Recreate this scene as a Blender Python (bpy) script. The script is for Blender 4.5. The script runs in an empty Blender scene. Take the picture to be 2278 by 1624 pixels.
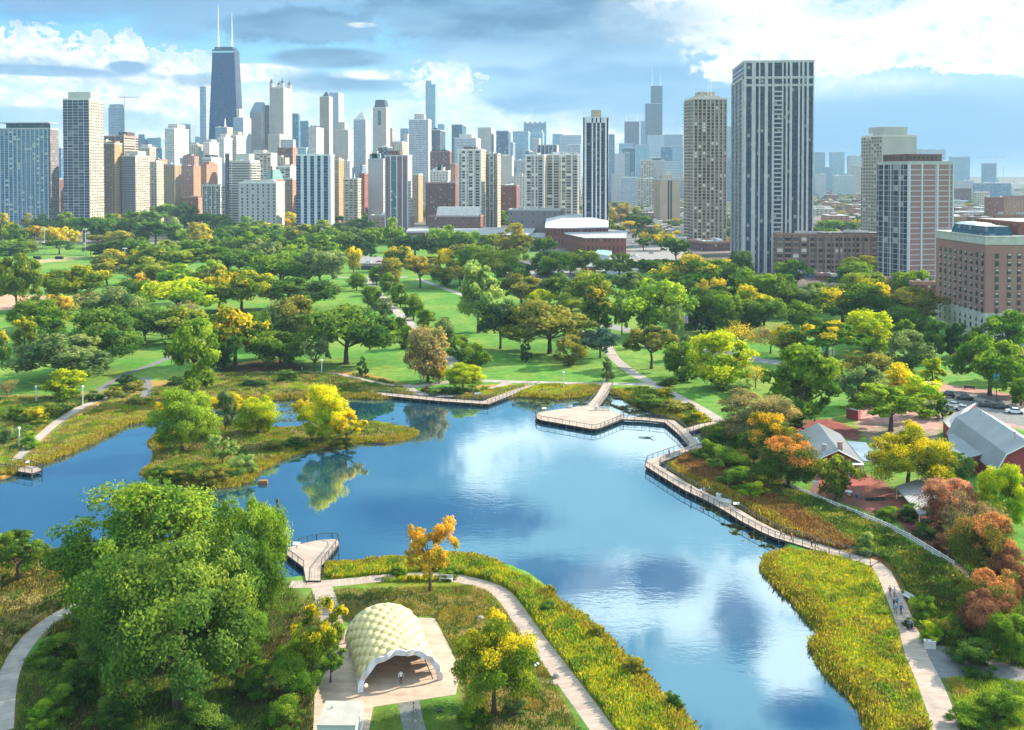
import bpy, bmesh, math, random
import numpy as np
from mathutils import Vector, Matrix
R = math.radians
random.seed(7); np.random.seed(7)
sc = bpy.context.scene
C = sc.collection
# ------------------------------------------------------------------ camera, light, sky
F = 2300.0; HZ = 390.0; CH = 65.0; YAW = R(5)      # focal length and horizon row at 2277 px width; camera 65 m up
cd = bpy.data.cameras.new('camera'); cam = bpy.data.objects.new('camera', cd); C.objects.link(cam)
cd.lens = 36*F/2277; cd.sensor_width = 36; cd.sensor_fit = 'HORIZONTAL'
cd.shift_y = -(812-442)/2277.0; cd.clip_start = 1; cd.clip_end = 60000
cam.location = (0, 0, CH); cam.rotation_euler = (R(90-1.3), 0, YAW)
sc.camera = cam
sc.view_settings.view_transform = 'Standard'; sc.view_settings.look = 'None'
sc.view_settings.exposure = 1.38; sc.view_settings.gamma = 1
sc.render.film_transparent = False
sc.cycles.use_denoising = True
sc.cycles.max_bounces = 6; sc.cycles.diffuse_bounces = 2; sc.cycles.glossy_bounces = 3
sc.cycles.transmission_bounces = 4; sc.cycles.volume_bounces = 0; sc.cycles.transparent_max_bounces = 4
sc.cycles.caustics_reflective = False; sc.cycles.caustics_refractive = False
SUN_AZ, SUN_EL = R(58), R(29)      # azimuth measured from +Y towards +X (the right of the picture)
sl = bpy.data.lights.new('sun', 'SUN'); so = bpy.data.objects.new('sun', sl); C.objects.link(so)
sl.energy = 5.0; sl.angle = R(0.5); sl.color = (1.0, 0.885, 0.71)
sd = Vector((math.sin(SUN_AZ)*math.cos(SUN_EL), math.cos(SUN_AZ)*math.cos(SUN_EL), math.sin(SUN_EL)))
so.rotation_euler = (-sd).to_track_quat('-Z', 'Y').to_euler(); so.location = (300, 200, 400)

FWD = (-math.sin(YAW), math.cos(YAW)); RGT = (math.cos(YAW), math.sin(YAW))
def P(U, V, z=0.0):
    """point at height z seen at picture position U, V"""
    d = (CH-z)*F/(V-HZ); x = (U-1138)/F*d
    return Vector((d*FWD[0]+x*RGT[0], d*FWD[1]+x*RGT[1], z))
def s2l(c):
    return tuple(((v/12.92) if v <= .04045 else ((v+.055)/1.055)**2.4) for v in c)

class NT:
    def __init__(s, t): s.t = t; s.n = t.nodes; s.l = t.links
    def new(s, ty, **k):
        n = s.n.new(ty)
        for a, b in k.items(): setattr(n, a, b)
        return n
    def put(s, sock, v):
        if v is None: return
        if isinstance(v, bpy.types.NodeSocket): s.l.new(v, sock)
        else:
            if isinstance(v, (tuple, list)) and hasattr(sock, 'default_value') and len(sock.default_value) == 4 and len(v) == 3: v = tuple(v)+(1,)
            sock.default_value = v
    def m(s, op, a, b=None, c=None, clamp=False):
        n = s.new('ShaderNodeMath', operation=op, use_clamp=clamp)
        for i, v in enumerate((a, b, c)): s.put(n.inputs[i], v)
        return n.outputs[0]
    def vm(s, op, a, b=None):
        n = s.new('ShaderNodeVectorMath', operation=op)
        s.put(n.inputs[0], a); s.put(n.inputs[1], b)
        return n.outputs['Value'] if op in ('LENGTH', 'DOT_PRODUCT', 'DISTANCE') else n.outputs[0]
    def comb(s, x, y, z):
        n = s.new('ShaderNodeCombineXYZ')
        for i, v in enumerate((x, y, z)): s.put(n.inputs[i], v)
        return n.outputs[0]
    def sep(s, v):
        n = s.new('ShaderNodeSeparateXYZ'); s.put(n.inputs[0], v); return n.outputs
    def ss(s, v, a, b, o0=0.0, o1=1.0, kind='SMOOTHSTEP'):
        n = s.new('ShaderNodeMapRange', interpolation_type=kind)
        for i, q in enumerate((v, a, b, o0, o1)): s.put(n.inputs[i], q)
        return n.outputs[0]
    def mix(s, f, a, b, blend='MIX'):
        n = s.new('ShaderNodeMix', data_type='RGBA', blend_type=blend)
        s.put(n.inputs[0], f); s.put(n.inputs[6], a); s.put(n.inputs[7], b)
        return n.outputs[2]
    def noise(s, vec, scale, detail=3, rough=.5, w=None):
        n = s.new('ShaderNodeTexNoise'); s.put(n.inputs['Vector'], vec)
        n.inputs['Scale'].default_value = scale; n.inputs['Detail'].default_value = detail; n.inputs['Roughness'].default_value = rough
        return n.outputs['Fac']

w = bpy.data.worlds.new('World'); sc.world = w; w.use_nodes = True
w.node_tree.nodes.clear(); T = NT(w.node_tree)
d = T.new('ShaderNodeTexCoord').outputs['Generated']
dx, dy, dz = T.sep(T.vm('NORMALIZE', d))
fw = T.m('ADD', T.m('MULTIPLY', dx, FWD[0]), T.m('MULTIPLY', dy, FWD[1]))
rt = T.m('ADD', T.m('MULTIPLY', dx, RGT[0]), T.m('MULTIPLY', dy, RGT[1]))
az = T.m('MULTIPLY', T.m('ARCTAN2', rt, fw), 57.29578)
el = T.m('MULTIPLY', T.m('ARCSINE', dz), 57.29578)
ae = T.comb(az, el, 0)
sky = T.new('ShaderNodeTexSky', sky_type='NISHITA'); sky.sun_disc = False
sky.sun_elevation = SUN_EL; sky.sun_rotation = SUN_AZ; sky.air_density = 1.2; sky.dust_density = .6; sky.ozone_density = 2.5
K = 4.35     # emission scale of the hand-set cloud colours, background strength 0.1
def sk(c): return tuple(v*K for v in s2l(c))
def elc(c0, e0, c1, e1, prev=None, base=None):
    return T.mix(T.ss(el, e0, e1), prev if prev is not None else sk(c0), sk(c1))
g = T.mix(T.ss(el, 0, 4), sk((.80, .90, .98)), sk((.64, .83, .97)))
g = T.mix(T.ss(el, 2, 9), g, sk((.36, .74, .93)))
g = T.mix(T.ss(el, 9, 17), g, sk((.19, .51, .76)))

col = T.mix(0.9, sky.outputs[0], g)
nA = T.noise(T.comb(az, T.m('MULTIPLY', el, 1.5), 3.1), .22, 7, .55)
nB = T.noise(T.comb(T.m('MULTIPLY', az, .55), T.m('MULTIPLY', el, 2.2), 9.7), .30, 6, .55)
nD0 = T.noise(T.comb(az, T.m('MULTIPLY', el, 1.3), 0.0), .8, 6, .62)
nF = T.noise(T.comb(az, T.m('MULTIPLY', el, 1.3), 7.0), 2.6, 4, .6)
nD = T.m('MULTIPLY_ADD', nF, .35, T.m('MULTIPLY', nD0, .65))
def AE(U, V):
    a = math.atan((U-1138)/F); return math.degrees(a), math.degrees(math.atan((HZ-V)/F*math.cos(a)))
def blob(U, V, ru, rv, c, soft=.35, amp=1.2, n=None, op=1.0, deg=57.3/2300):
    """a cloud round a direction; ru, rv radii in picture pixels; n its noise field"""
    global col
    a, e = AE(U, V)
    v = T.vm('MULTIPLY', T.vm('SUBTRACT', ae, (a, e, 0)), (1/(ru*deg), 1/(rv*deg), 0))
    v = T.vm('LENGTH', v)
    amp *= 2.2
    nn = T.m('MULTIPLY_ADD', n if n is not None else nA, -amp, amp*.5)
    m = T.ss(T.m('ADD', v, nn), 1+soft, 1-soft, 0.0, op)
    col = T.mix(m, col, c)
WH = T.mix(T.ss(nD0, .40, .60), tuple(v*1.1 for v in sk((1.0, 1.0, 1.0))), sk((.80, .88, .96)))
nE = T.m('MULTIPLY_ADD', nD, .5, T.m('MULTIPLY', nA, .5)); WB = T.mix(T.ss(nD0, .52, .68), tuple(v*1.05 for v in sk((1.0, 1.0, 1.0))), sk((.82, .90, .96))); GB = T.mix(T.ss(nB, .3, .7), sk((.42, .64, .81)), sk((.62, .79, .92)))
DB = T.mix(T.ss(nB, .35, .65), sk((.27, .48, .65)), sk((.46, .66, .80))); LB = sk((.43, .66, .83)); PB = sk((.72, .85, .95))
PW = T.mix(T.ss(nD, .38, .6), sk((.95, .98, 1.0)), sk((.80, .89, .97)))
nE = T.m('MULTIPLY_ADD', nD, .5, T.m('MULTIPLY', nA, .5))
# horizon band and low left clouds
blob(700, 300, 900, 75, PW, .6, 2.2, nB, .85)
blob(1250, 330, 260, 60, PW, .5, 1.5, nB, .8)
blob(1850, 290, 520, 110, LB, .7, .6, nB, .9)
blob(2100, 230, 420, 70, PB, .6, 1.0, nB, .5)
blob(1900, 385, 700, 50, PB, .8, .5, nB, .7)
# cumulus bank on the left
blob(60, 125, 150, 55, WH, .07, 2.2, nD)
blob(190, 150, 170, 58, WH, .07, 2.2, nD)
blob(285, 125, 45, 46, WH, .07, 1.6, nD)
blob(380, 175, 130, 52, WH, .07, 2.2, nD)
blob(330, 225, 170, 45, WH, .1, 2.0, nD)
blob(60, 215, 110, 36, WH, .08, 2.0, nD)
blob(440, 240, 160, 30, WH, .2, 1.2, nB)
blob(100, 262, 260, 22, GB, .4, .8, nB, .7)
blob(60, 157, 170, 10, DB, .35, .5, nB, .9)
blob(288, 151, 42, 13, DB, .25, .5, nD, .95)
blob(560, 168, 100, 22, WH, .3, 1.2, nB)
blob(620, 225, 150, 40, PW, .5, 1.6, nB)
# long grey blue clouds
blob(560, 25, 330, 58, GB, .3, 1.5, nE, .95)
blob(650, 60, 170, 38, DB, .25, 1.5, nE, .9)
blob(250, 10, 240, 26, GB, .5, 1.3, nB, .8)
blob(735, 130, 130, 22, DB, .25, .35, nB, 1)
blob(760, 185, 150, 22, DB, .4, .9, nB, .85)
blob(445, 178, 70, 14, DB, .4, .8, nD, .7)
blob(805, 57, 26, 5, WH, .4, .6, nB, .9)
blob(830, 168, 90, 14, WH, .35, 1.2, nB)
# great grey blue mass in the middle
blob(1300, 130, 400, 110, GB, .3, 1.5, nE, .95)
blob(1150, 25, 330, 55, DB, .3, 1.5, nE, .9)
blob(1450, 190, 350, 80, GB, .45, 1.4, nE, .9)
blob(990, 185, 75, 42, WH, .15, 2.0, nD)
blob(960, 250, 180, 26, PW, .4, 1.3, nB)
blob(1120, 130, 110, 22, PB, .5, 1.5, nB, .5)
blob(1220, 285, 200, 30, PW, .45, 1.6, nB, .85)
blob(1380, 300, 200, 28, WH, .5, 1.2, nB, .8)
# bright white clouds top right
blob(1500, 50, 150, 50, PW, .6, 1.2, nA, .7)
blob(1690, 60, 185, 85, WB, .2, 1.8, nE)
blob(1600, 20, 130, 40, WB, .2, 2.0, nE)
blob(1650, 150, 90, 35, WB, .2, 2.0, nE)
blob(2150, 60, 290, 95, WB, .2, 1.8, nE)
blob(1900, 120, 250, 50, WB, .14, 1.9, nE)
blob(1850, 190, 200, 26, PW, .5, 1.0, nB, .8)
blob(1930, 15, 130, 26, PB, .5, 1.4, nA, .6)
blob(2190, 152, 120, 15, WB, .15, 1.8, nE)
blob(1250, 60, 330, 60, DB, .5, .8, nB, .6)
blob(1480, 250, 220, 45, LB, .6, .8, nB, .6)
blob(2050, 290, 420, 75, LB, .6, .5, nB, .8)
# higher sky (above the picture, seen mirrored in the pond)
def refl(U, V, ru, rv, c, soft=.5, amp=.5, n=None, op=1.0): blob(U, 2*HZ-V, ru, rv, c, soft*.65, max(amp, 1.3), nE if ru < 400 else nB, op)
MB_ = sk((.36, .64, .80)); DP = sk((.02, .34, .66)); CW = tuple(v*1.75 for v in sk((.95, .98, 1.0))); LW = tuple(v*1.3 for v in sk((.64, .81, .90)))
refl(1250, 1180, 560, 230, MB_, .6, 0.60, nB, .5)
refl(1600, 1420, 420, 220, MB_, .6, 0.60, nB, .55)
refl(1330, 1130, 390, 190, LW, .8, 1.3, nB, .55)
refl(1620, 1450, 330, 200, LW, .8, 1.3, nB, .5)
refl(1130, 1040, 125, 80, CW, .5, 1.2, nA)
refl(1450, 965, 170, 70, CW, .6, 1.4, nA)
refl(1270, 1110, 200, 90, LW, .6, 0.66)
refl(1500, 1200, 300, 60, LW, .6, 0.60, nB)
refl(1180, 1235, 190, 45, LW, .6, 0.60, nB)
refl(1380, 1330, 120, 70, CW, .7, 1.3, nA)
refl(1560, 1370, 120, 90, CW, .7, 1.3, nA)
refl(1750, 1310, 110, 60, CW, .5, 0.54)
refl(1640, 1540, 190, 90, LW, .6, 0.60)
refl(1760, 1480, 80, 90, CW, .6, 0.54)
refl(1000, 1150, 220, 45, DP, .6, 0.48, nA, .8)
refl(1480, 1300, 80, 40, DP, .7, 1.5, nB, .85)
refl(1640, 1400, 60, 70, DP, .8, 1.6, nB, .8)
refl(1250, 1290, 160, 40, DP, .6, 0.48, nA, .7)
refl(1800, 1600, 90, 40, DP, .6, 0.48, nA, .8)
refl(100, 1050, 560, 280, DP, .6, .7, nB, .4)
# unseen bright cloud added overhead and behind the camera to lift the shaded faces
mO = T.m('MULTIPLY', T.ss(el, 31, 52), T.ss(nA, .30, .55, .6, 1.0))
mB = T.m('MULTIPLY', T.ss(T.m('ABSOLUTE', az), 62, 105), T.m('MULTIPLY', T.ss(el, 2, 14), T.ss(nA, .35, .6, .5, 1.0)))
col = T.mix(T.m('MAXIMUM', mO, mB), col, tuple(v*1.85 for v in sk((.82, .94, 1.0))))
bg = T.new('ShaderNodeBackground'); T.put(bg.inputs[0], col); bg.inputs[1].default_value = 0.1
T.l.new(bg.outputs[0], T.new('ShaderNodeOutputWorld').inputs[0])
w.cycles.sampling_method = 'MANUAL'; w.cycles.sample_map_resolution = 512
# ------------------------------------------------------------------ helpers
def link(name, me, parent=None, mats=None):
    o = bpy.data.objects.new(name, me); C.objects.link(o)
    if parent: o.parent = parent
    if mats is not None and me is not None:
        for m in (mats if isinstance(mats, (list, tuple)) else [mats]): me.materials.append(m)
    return o
def tag(o, label=None, cat=None, group=None, kind=None):
    if label: o['label'] = label
    if cat: o['category'] = cat
    if group: o['group'] = group
    if kind: o['kind'] = kind
    return o
def empty(name, loc=(0, 0, 0), rz=0, label=None, cat=None, group=None):
    o = bpy.data.objects.new(name, None); C.objects.link(o)
    o.location = loc; o.rotation_euler = (0, 0, rz); o.empty_display_size = .5
    return tag(o, label, cat, group)
def npmesh(name, verts, faces, n=4, mat_idx=None, col=None, smooth=False):
    """verts (N,3); faces (M,n) index array -> mesh built fast"""
    me = bpy.data.meshes.new(name)
    verts = np.asarray(verts, np.float32); faces = np.asarray(faces, np.int32)
    me.vertices.add(len(verts)); me.vertices.foreach_set('co', verts.ravel())
    me.loops.add(faces.size); me.loops.foreach_set('vertex_index', faces.ravel())
    me.polygons.add(len(faces))
    me.polygons.foreach_set('loop_start', np.arange(0, faces.size, n, dtype=np.int32))
    me.polygons.foreach_set('loop_total', np.full(len(faces), n, np.int32))
    if mat_idx is not None: me.polygons.foreach_set('material_index', np.asarray(mat_idx, np.int32))
    if smooth: me.polygons.foreach_set('use_smooth', np.ones(len(faces), bool))
    if col is not None:
        a = me.attributes.new('fc', 'FLOAT_COLOR', 'FACE')
        c4 = np.ones((len(faces), 4), np.float32); c4[:, :3] = col; a.data.foreach_set('color', c4.ravel())
    me.update(); return me
class MB:
    """collects shapes into one mesh"""
    def __init__(s): s.v = []; s.f = []; s.mi = []; s.cur = 0
    def add(s, vs, fs, mi=None):
        b = len(s.v); s.v += [tuple(v) for v in vs]
        for f in fs: s.f.append([b+i for i in f]); s.mi.append(s.cur if mi is None else mi)
    def box(s, x0, x1, y0, y1, z0, z1, mi=None, M=None):
        vs = [Vector(p) for p in ((x0,y0,z0),(x1,y0,z0),(x1,y1,z0),(x0,y1,z0),(x0,y0,z1),(x1,y0,z1),(x1,y1,z1),(x0,y1,z1))]
        if M: vs = [M @ v for v in vs]
        s.add(vs, [(0,3,2,1),(4,5,6,7),(0,1,5,4),(1,2,6,5),(2,3,7,6),(3,0,4,7)], mi)
    def prism(s, pts, z0, z1, mi=None, top=None, scale=1.0, cen=None):
        n = len(pts)
        if sum(pts[i][0]*pts[(i+1)%n][1]-pts[(i+1)%n][0]*pts[i][1] for i in range(n)) < 0: pts = pts[::-1]
        cx, cy = cen or (sum(p[0] for p in pts)/n, sum(p[1] for p in pts)/n)
        vs = [(p[0], p[1], z0) for p in pts]+[(cx+(p[0]-cx)*scale, cy+(p[1]-cy)*scale, z1) for p in pts]
        s.add(vs, [(i, (i+1) % n, n+(i+1) % n, n+i) for i in range(n)], mi)
        s.add(vs[n:], [tuple(range(n))], top if top is not None else mi); s.add(vs[:n], [tuple(range(n))[::-1]], mi)
    def tube(s, pts, rad, n=6, mi=None, cap=True):
        pts = [Vector(p) for p in pts]; rad = rad if isinstance(rad, (list, tuple)) else [rad]*len(pts)
        rings = []
        for i, p in enumerate(pts):
            t = (pts[min(i+1, len(pts)-1)]-pts[max(i-1, 0)]).normalized()
            a = t.cross(Vector((0, 0, 1)) if abs(t.z) < .9 else Vector((1, 0, 0))).normalized(); b = t.cross(a)
            rings.append([p+(a*math.cos(q)+b*math.sin(q))*rad[i] for q in (2*math.pi*k/n for k in range(n))])
        vs = [v for r in rings for v in r]; fs = []
        for i in range(len(pts)-1):
            for k in range(n): fs.append((i*n+k, i*n+(k+1) % n, (i+1)*n+(k+1) % n, (i+1)*n+k))
        if cap: fs += [tuple(range(n))[::-1], tuple((len(pts)-1)*n+k for k in range(n))]
        s.add(vs, fs, mi)
    def ball(s, c, r, n=8, mi=None, sz=1.0):
        c = Vector(c); vs = [c+Vector((0, 0, r*sz))]; fs = []
        m = n//2
        for i in range(1, m):
            for k in range(n):
                a = math.pi*i/m; b = 2*math.pi*k/n
                vs.append(c+Vector((r*math.sin(a)*math.cos(b), r*math.sin(a)*math.sin(b), r*sz*math.cos(a))))
        vs.append(c-Vector((0, 0, r*sz)))
        for k in range(n): fs.append((0, 1+k, 1+(k+1) % n)); fs.append((len(vs)-1, 1+(m-2)*n+(k+1) % n, 1+(m-2)*n+k))
        for i in range(m-2):
            for k in range(n): fs.append((1+i*n+k, 1+(i+1)*n+k, 1+(i+1)*n+(k+1) % n, 1+i*n+(k+1) % n))
        s.add(vs, fs, mi)
    def mesh(s, name='m', smooth=False):
        me = bpy.data.meshes.new(name); me.from_pydata(s.v, [], s.f); me.update()
        me.polygons.foreach_set('material_index', s.mi)
        if smooth: me.polygons.foreach_set('use_smooth', [True]*len(s.f))
        return me
    def build(s, name, mats, parent=None, smooth=False): return link(name, s.mesh(name, smooth), parent, mats)
_mc = {}
def pm(name, c, rough=.8, noise=.12, scale=1.0, metal=0, spec=.3, emit=0, bump=0, c2=None):
    """plain painted / mineral material with mottling"""
    if name in _mc: return _mc[name]
    m = bpy.data.materials.new(name); m.use_nodes = True; m.node_tree.nodes.clear(); t = NT(m.node_tree)
    b = t.new('ShaderNodeBsdfPrincipled'); o = t.new('ShaderNodeOutputMaterial'); t.l.new(b.outputs[0], o.inputs[0])
    tc = t.new('ShaderNodeTexCoord').outputs['Object']
    n = t.noise(tc, scale, 5, .6)
    c2 = c2 or tuple(v*(1-2.2*noise) for v in c)
    k = tuple(min(1, v*(1+noise)) for v in c)
    t.put(b.inputs['Base Color'], t.mix(t.ss(n, .3, .7), c2, k))
    b.inputs['Roughness'].default_value = rough; b.inputs['Metallic'].default_value = metal
    b.inputs['Specular IOR Level'].default_value = spec
    if emit: b.inputs['Emission Color'].default_value = tuple(c)+(1,); b.inputs['Emission Strength'].default_value = emit
    if bump:
        bp = t.new('ShaderNodeBump'); bp.inputs['Strength'].default_value = bump; t.put(bp.inputs['Height'], n); t.l.new(bp.outputs[0], b.inputs['Normal'])
    _mc[name] = m; return m
def sdf(px, py, poly):
    """signed distance to polygon, negative inside"""
    poly = np.asarray([(p[0], p[1]) for p in poly], float); n = len(poly)
    dm = np.full(px.shape, 1e9); ins = np.zeros(px.shape, bool)
    for i in range(n):
        a = poly[i]; b = poly[(i+1) % n]; e = b-a
        wx = px-a[0]; wy = py-a[1]
        t = np.clip((wx*e[0]+wy*e[1])/(e@e+1e-12), 0, 1)
        dm = np.minimum(dm, (wx-t*e[0])**2+(wy-t*e[1])**2)
        c = ((a[1] > py) != (b[1] > py)) & (px < (b[0]-a[0])*(py-a[1])/((b[1]-a[1]) if b[1] != a[1] else 1e-9)+a[0])
        ins ^= c
    dm = np.sqrt(dm); return np.where(ins, -dm, dm)
def fn(x, y, s, seed=0):
    """value noise 0..1, five octaves"""
    r = np.random.RandomState(seed+100); G = r.rand(64, 64); v = 0; tot = 0; am = 1.; f = s*1.4
    for k in range(5):
        an = r.rand()*6.28; xx = (x*np.cos(an)+y*np.sin(an))*f+r.rand()*64; yy = (y*np.cos(an)-x*np.sin(an))*f+r.rand()*64
        i = np.floor(xx).astype(int); j = np.floor(yy).astype(int); fx = xx-i; fy = yy-j; fx = fx*fx*(3-2*fx); fy = fy*fy*(3-2*fy)
        g = lambda a_, b_: G[a_ % 64, b_ % 64]
        v = v+am*((g(i, j)*(1-fx)+g(i+1, j)*fx)*(1-fy)+(g(i, j+1)*(1-fx)+g(i+1, j+1)*fx)*fy); tot += am; am *= .58; f *= 2.1
    return np.clip((v/tot-.5)*1.7+.5, 0, 1)
def pix(poly, z=0.0): return [P(u, v, z) for u, v in poly]
# ------------------------------------------------------------------ ground, pond, paths
WZ = -0.6
pond = [(-90,1062),(0,1072),(30,1058),(55,1045),(100,1030),(150,1012),(210,985),(280,950),(330,936),(420,916),(500,903),(560,896),(640,892),(720,890),(790,890),(840,892),(900,886),(960,884),(1040,890),(1085,893),(1110,893),(1150,886),(1200,888),(1240,892),(1300,886),(1335,882),(1350,878),(1370,882),(1420,905),(1470,928),(1510,942),(1540,950),(1555,965),(1570,985),(1550,1006),(1500,1024),(1480,1034),(1480,1050),(1530,1078),(1600,1112),(1660,1146),(1720,1180),(1750,1200),(1735,1232),(1712,1246),(1710,1275),(1740,1320),(1775,1355),(1802,1385),(1826,1418),(1812,1450),(1820,1480),(1850,1522),(1885,1562),(1915,1595),(1935,1630),(1990,1720),(1990,1900),(1600,1900),(1560,1700),(1530,1624),(1500,1592),(1455,1550),(1430,1512),(1400,1482),(1370,1452),(1335,1422),(1290,1390),(1250,1355),(1225,1318),(1185,1288),(1130,1265),(1060,1252),(1000,1250),(940,1256),(860,1258),(760,1266),(712,1274),(690,1290),(600,1296),(500,1300),(300,1300),(160,1268),(110,1242),(60,1218),(0,1195),(-90,1175),(-300,1150),(-300,1050)]
isl = [(298,1056),(330,1072),(400,1085),(460,1092),(520,1088),(558,1078),(576,1052),(620,1028),(680,1008),(740,998),(800,990),(860,988),(915,978),(932,962),(885,952),(830,944),(760,942),(690,952),(620,958),(560,952),(500,950),(430,948),(360,958),(322,985),(338,1010),(328,1035)]
pondW = pix(pond, WZ); islW = pix(isl, WZ)
def axis(parts):
    o = []
    for a, b, s in parts: o += list(np.arange(a, b, s))
    return np.array(o+[parts[-1][1]])
gx = axis([(-26000,-6000,4000),(-6000,-1000,500),(-1000,-260,20),(-260,-150,3),(-150,150,1),(150,260,3),(260,1000,20),(1000,6000,500),(6000,26000,4000)])
gy = axis([(-600,60,60),(60,96,6),(96,330,1),(330,700,4),(700,2000,50),(2000,10000,500),(10000,42000,4000)])
GX, GY = np.meshgrid(gx, gy); px = GX.ravel(); py = GY.ravel()
sp = sdf(px, py, pondW); si = sdf(px, py, islW)
sdw = np.maximum(sp, -si)                      # negative where water is
wob = (fn(px, py, .09, 5)-.5)*1.6
gz = np.clip(WZ+(sdw+wob)*.5, -1.9, 0)
gz += np.where((sdw > 3) & (py < 650), (fn(px, py, .02, 8)-.5)*.0, 0)
iso = si < 2
gz = np.where(iso, np.minimum(gz, -.25), gz)
lawn = np.array([.075, .235, .035]); lawn2 = np.array([.125, .275, .045])
def lerp(a, b, t): return a+(b-a)*t[:, None]
col_ = lerp(np.tile(lawn, (len(px), 1)), lawn2, fn(px, py, .03, 1))
city = lerp(np.tile(np.array([.16, .165, .16]), (len(px), 1)), np.array([.05, .085, .035]), fn(px, py, .006, 2) > .45)
def zone(poly, c, c2=None, edge=1.5, sc_=.12, seed=3, z=0):
    global col_
    s = sdf(px, py, pix(poly, z)); m = np.clip(-s/edge+.5, 0, 1)
    cc = np.tile(np.array(c, float), (len(px), 1))
    if c2 is not None: cc = lerp(cc, np.array(c2, float), fn(px, py, sc_, seed))
    col_ = col_*(1-m[:, None])+cc*m[:, None]
STRAW = (.32,.24,.07); OLV = (.13,.17,.03); YG = (.22,.27,.02); DRK = (.03,.055,.015)
farm = np.clip((py-900)/60, 0, 1); col_ = col_*(1-farm[:, None])+city*farm[:, None]
zone([(1180,562),(1700,562),(2400,600),(2400,520),(1180,520)], (.17,.17,.165), None, 6)
zone([(700,506),(700,490),(2400,490),(2400,560),(1180,545),(900,520)], (.16,.16,.155), (.07,.10,.04), 6, .02)
zone([(1480,600),(1700,645),(2100,700),(2500,640),(2500,560),(1500,560)], (.05,.07,.03), (.14,.14,.135), 6, .02)
# shore vegetation ground
zone([(-200,1180),(-200,880),(120,880),(330,850),(760,826),(860,842),(920,862),(840,895),(330,945),(60,1060)], OLV, STRAW, 2)
zone([(880,878),(1100,856),(1330,862),(1350,890),(1140,905)], STRAW, YG, 1)
zone([(1352,866),(1440,866),(1600,945),(1520,960)], OLV, STRAW, 1)
zone([(1480,1040),(1560,950),(1640,930),(1760,1080),(2160,1290),(2260,1560),(2100,1500),(1960,1270)], (.07,.10,.025), (.15,.075,.02), 1)
zone([(1484,1044),(1545,1008),(1610,1040),(1710,1095),(1810,1155),(1905,1225),(1850,1232),(1712,1186),(1560,1104)], (.16,.09,.03), None, 1)
zone([(1680,1230),(1960,1262),(2100,1640),(1900,1640),(1800,1480),(1700,1300)], YG, OLV, 1)
zone([(2070,1440),(2400,1500),(2400,1300),(2150,1240),(1990,1250)], (.05,.09,.02), OLV, 1)
zone([(2085,1520),(2400,1500),(2400,1700),(2130,1700)], (.05,.12,.02), OLV, 1)
zone([(690,1250),(1060,1240),(1300,1380),(1560,1640),(1340,1640),(1180,1420),(1100,1320),(700,1310)], YG, OLV, 1)
zone([(740,1330),(1090,1320),(1170,1420),(1300,1640),(1020,1640),(1015,1500),(960,1380),(800,1390),(690,1400)], (.15,.12,.04), OLV, 1)
zone([(-200,1190),(160,1265),(260,1330),(60,1420),(-100,1560),(-200,1560)], STRAW, OLV, 1)
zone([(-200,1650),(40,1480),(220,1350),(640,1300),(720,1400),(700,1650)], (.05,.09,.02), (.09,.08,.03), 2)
zone([(820,1600),(920,1580),(1120,1570),(1320,1640),(1320,1800),(820,1800)], (.05,.15,.02), (.07,.12,.02), 1)
zone(isl, OLV, STRAW, 1)
# trodden earth and dirt
zone([(-90,655),(60,657),(118,662),(122,676),(60,690),(-90,694)], (.46,.33,.22), (.40,.29,.19), .8)
zone([(55,574),(100,569),(135,573),(140,580),(100,585),(60,584)], (.50,.36,.24), None, .8)
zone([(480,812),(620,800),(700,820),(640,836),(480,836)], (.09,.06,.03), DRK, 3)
zone([(1755,955),(1790,938),(1850,934),(1918,962),(1915,985),(1860,975),(1760,985)], (.20,.09,.07), (.15,.07,.055), 1)
zone([(1800,1100),(1820,1055),(1900,1050),(1965,1072),(2015,1110),(2030,1140),(1995,1160),(1940,1146),(1870,1122)], (.24,.115,.085), (.18,.09,.07), 1)
zone([(1990,1150),(2080,1150),(2180,1250),(2120,1255),(2020,1190)], (.12,.045,.035), None, 1)
zone([(1900,870),(2060,850),(2400,900),(2400,980),(2110,930),(2080,1000),(1950,1000),(1910,950)], (.30,.26,.21), None, 2)
zone([(2110,780),(2400,770),(2400,800),(2130,810)], (.14,.10,.06), None, 2)
mud = np.clip(1-(gz+.62)/.25, 0, 1)*(gz < -.2); col_ = col_*(1-mud[:, None])+np.array([.05,.045,.02])*mud[:, None]
nx_, ny_ = len(gx), len(gy)
ii = (np.arange(ny_-1)[:, None]*nx_+np.arange(nx_-1)[None]).ravel()
gme = npmesh('ground', np.stack([px, py, gz], 1), np.stack([ii, ii+1, ii+nx_+1, ii+nx_], 1), smooth=True)
a = gme.attributes.new('gc', 'FLOAT_COLOR', 'POINT'); c4 = np.ones((len(px), 4), np.float32); c4[:, :3] = col_; a.data.foreach_set('color', c4.ravel())
gm = bpy.data.materials.new('grass_ground'); gm.use_nodes = True; gm.node_tree.nodes.clear(); t = NT(gm.node_tree)
tc = t.new('ShaderNodeTexCoord').outputs['Object']; at = t.new('ShaderNodeAttribute', attribute_name='gc').outputs['Color']
n1 = t.noise(tc, .35, 6, .65); n2 = t.noise(tc, 4.0, 4, .7); n3 = t.noise(tc, .045, 3, .5)
c = t.mix(t.ss(n1, .3, .7), t.mix(1, at, (.68, .74, .66, 1), 'MULTIPLY'), t.mix(1, at, (1.3, 1.15, 1.15, 1), 'MULTIPLY'))
c = t.mix(t.ss(n2, .35, .7), t.mix(1, c, (.72, .74, .7, 1), 'MULTIPLY'), c)
c = t.mix(t.ss(n3, .40, .62, 0, .8), c, t.mix(1, c, (1.9, 1.12, 1.3, 1), 'MULTIPLY'))
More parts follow.
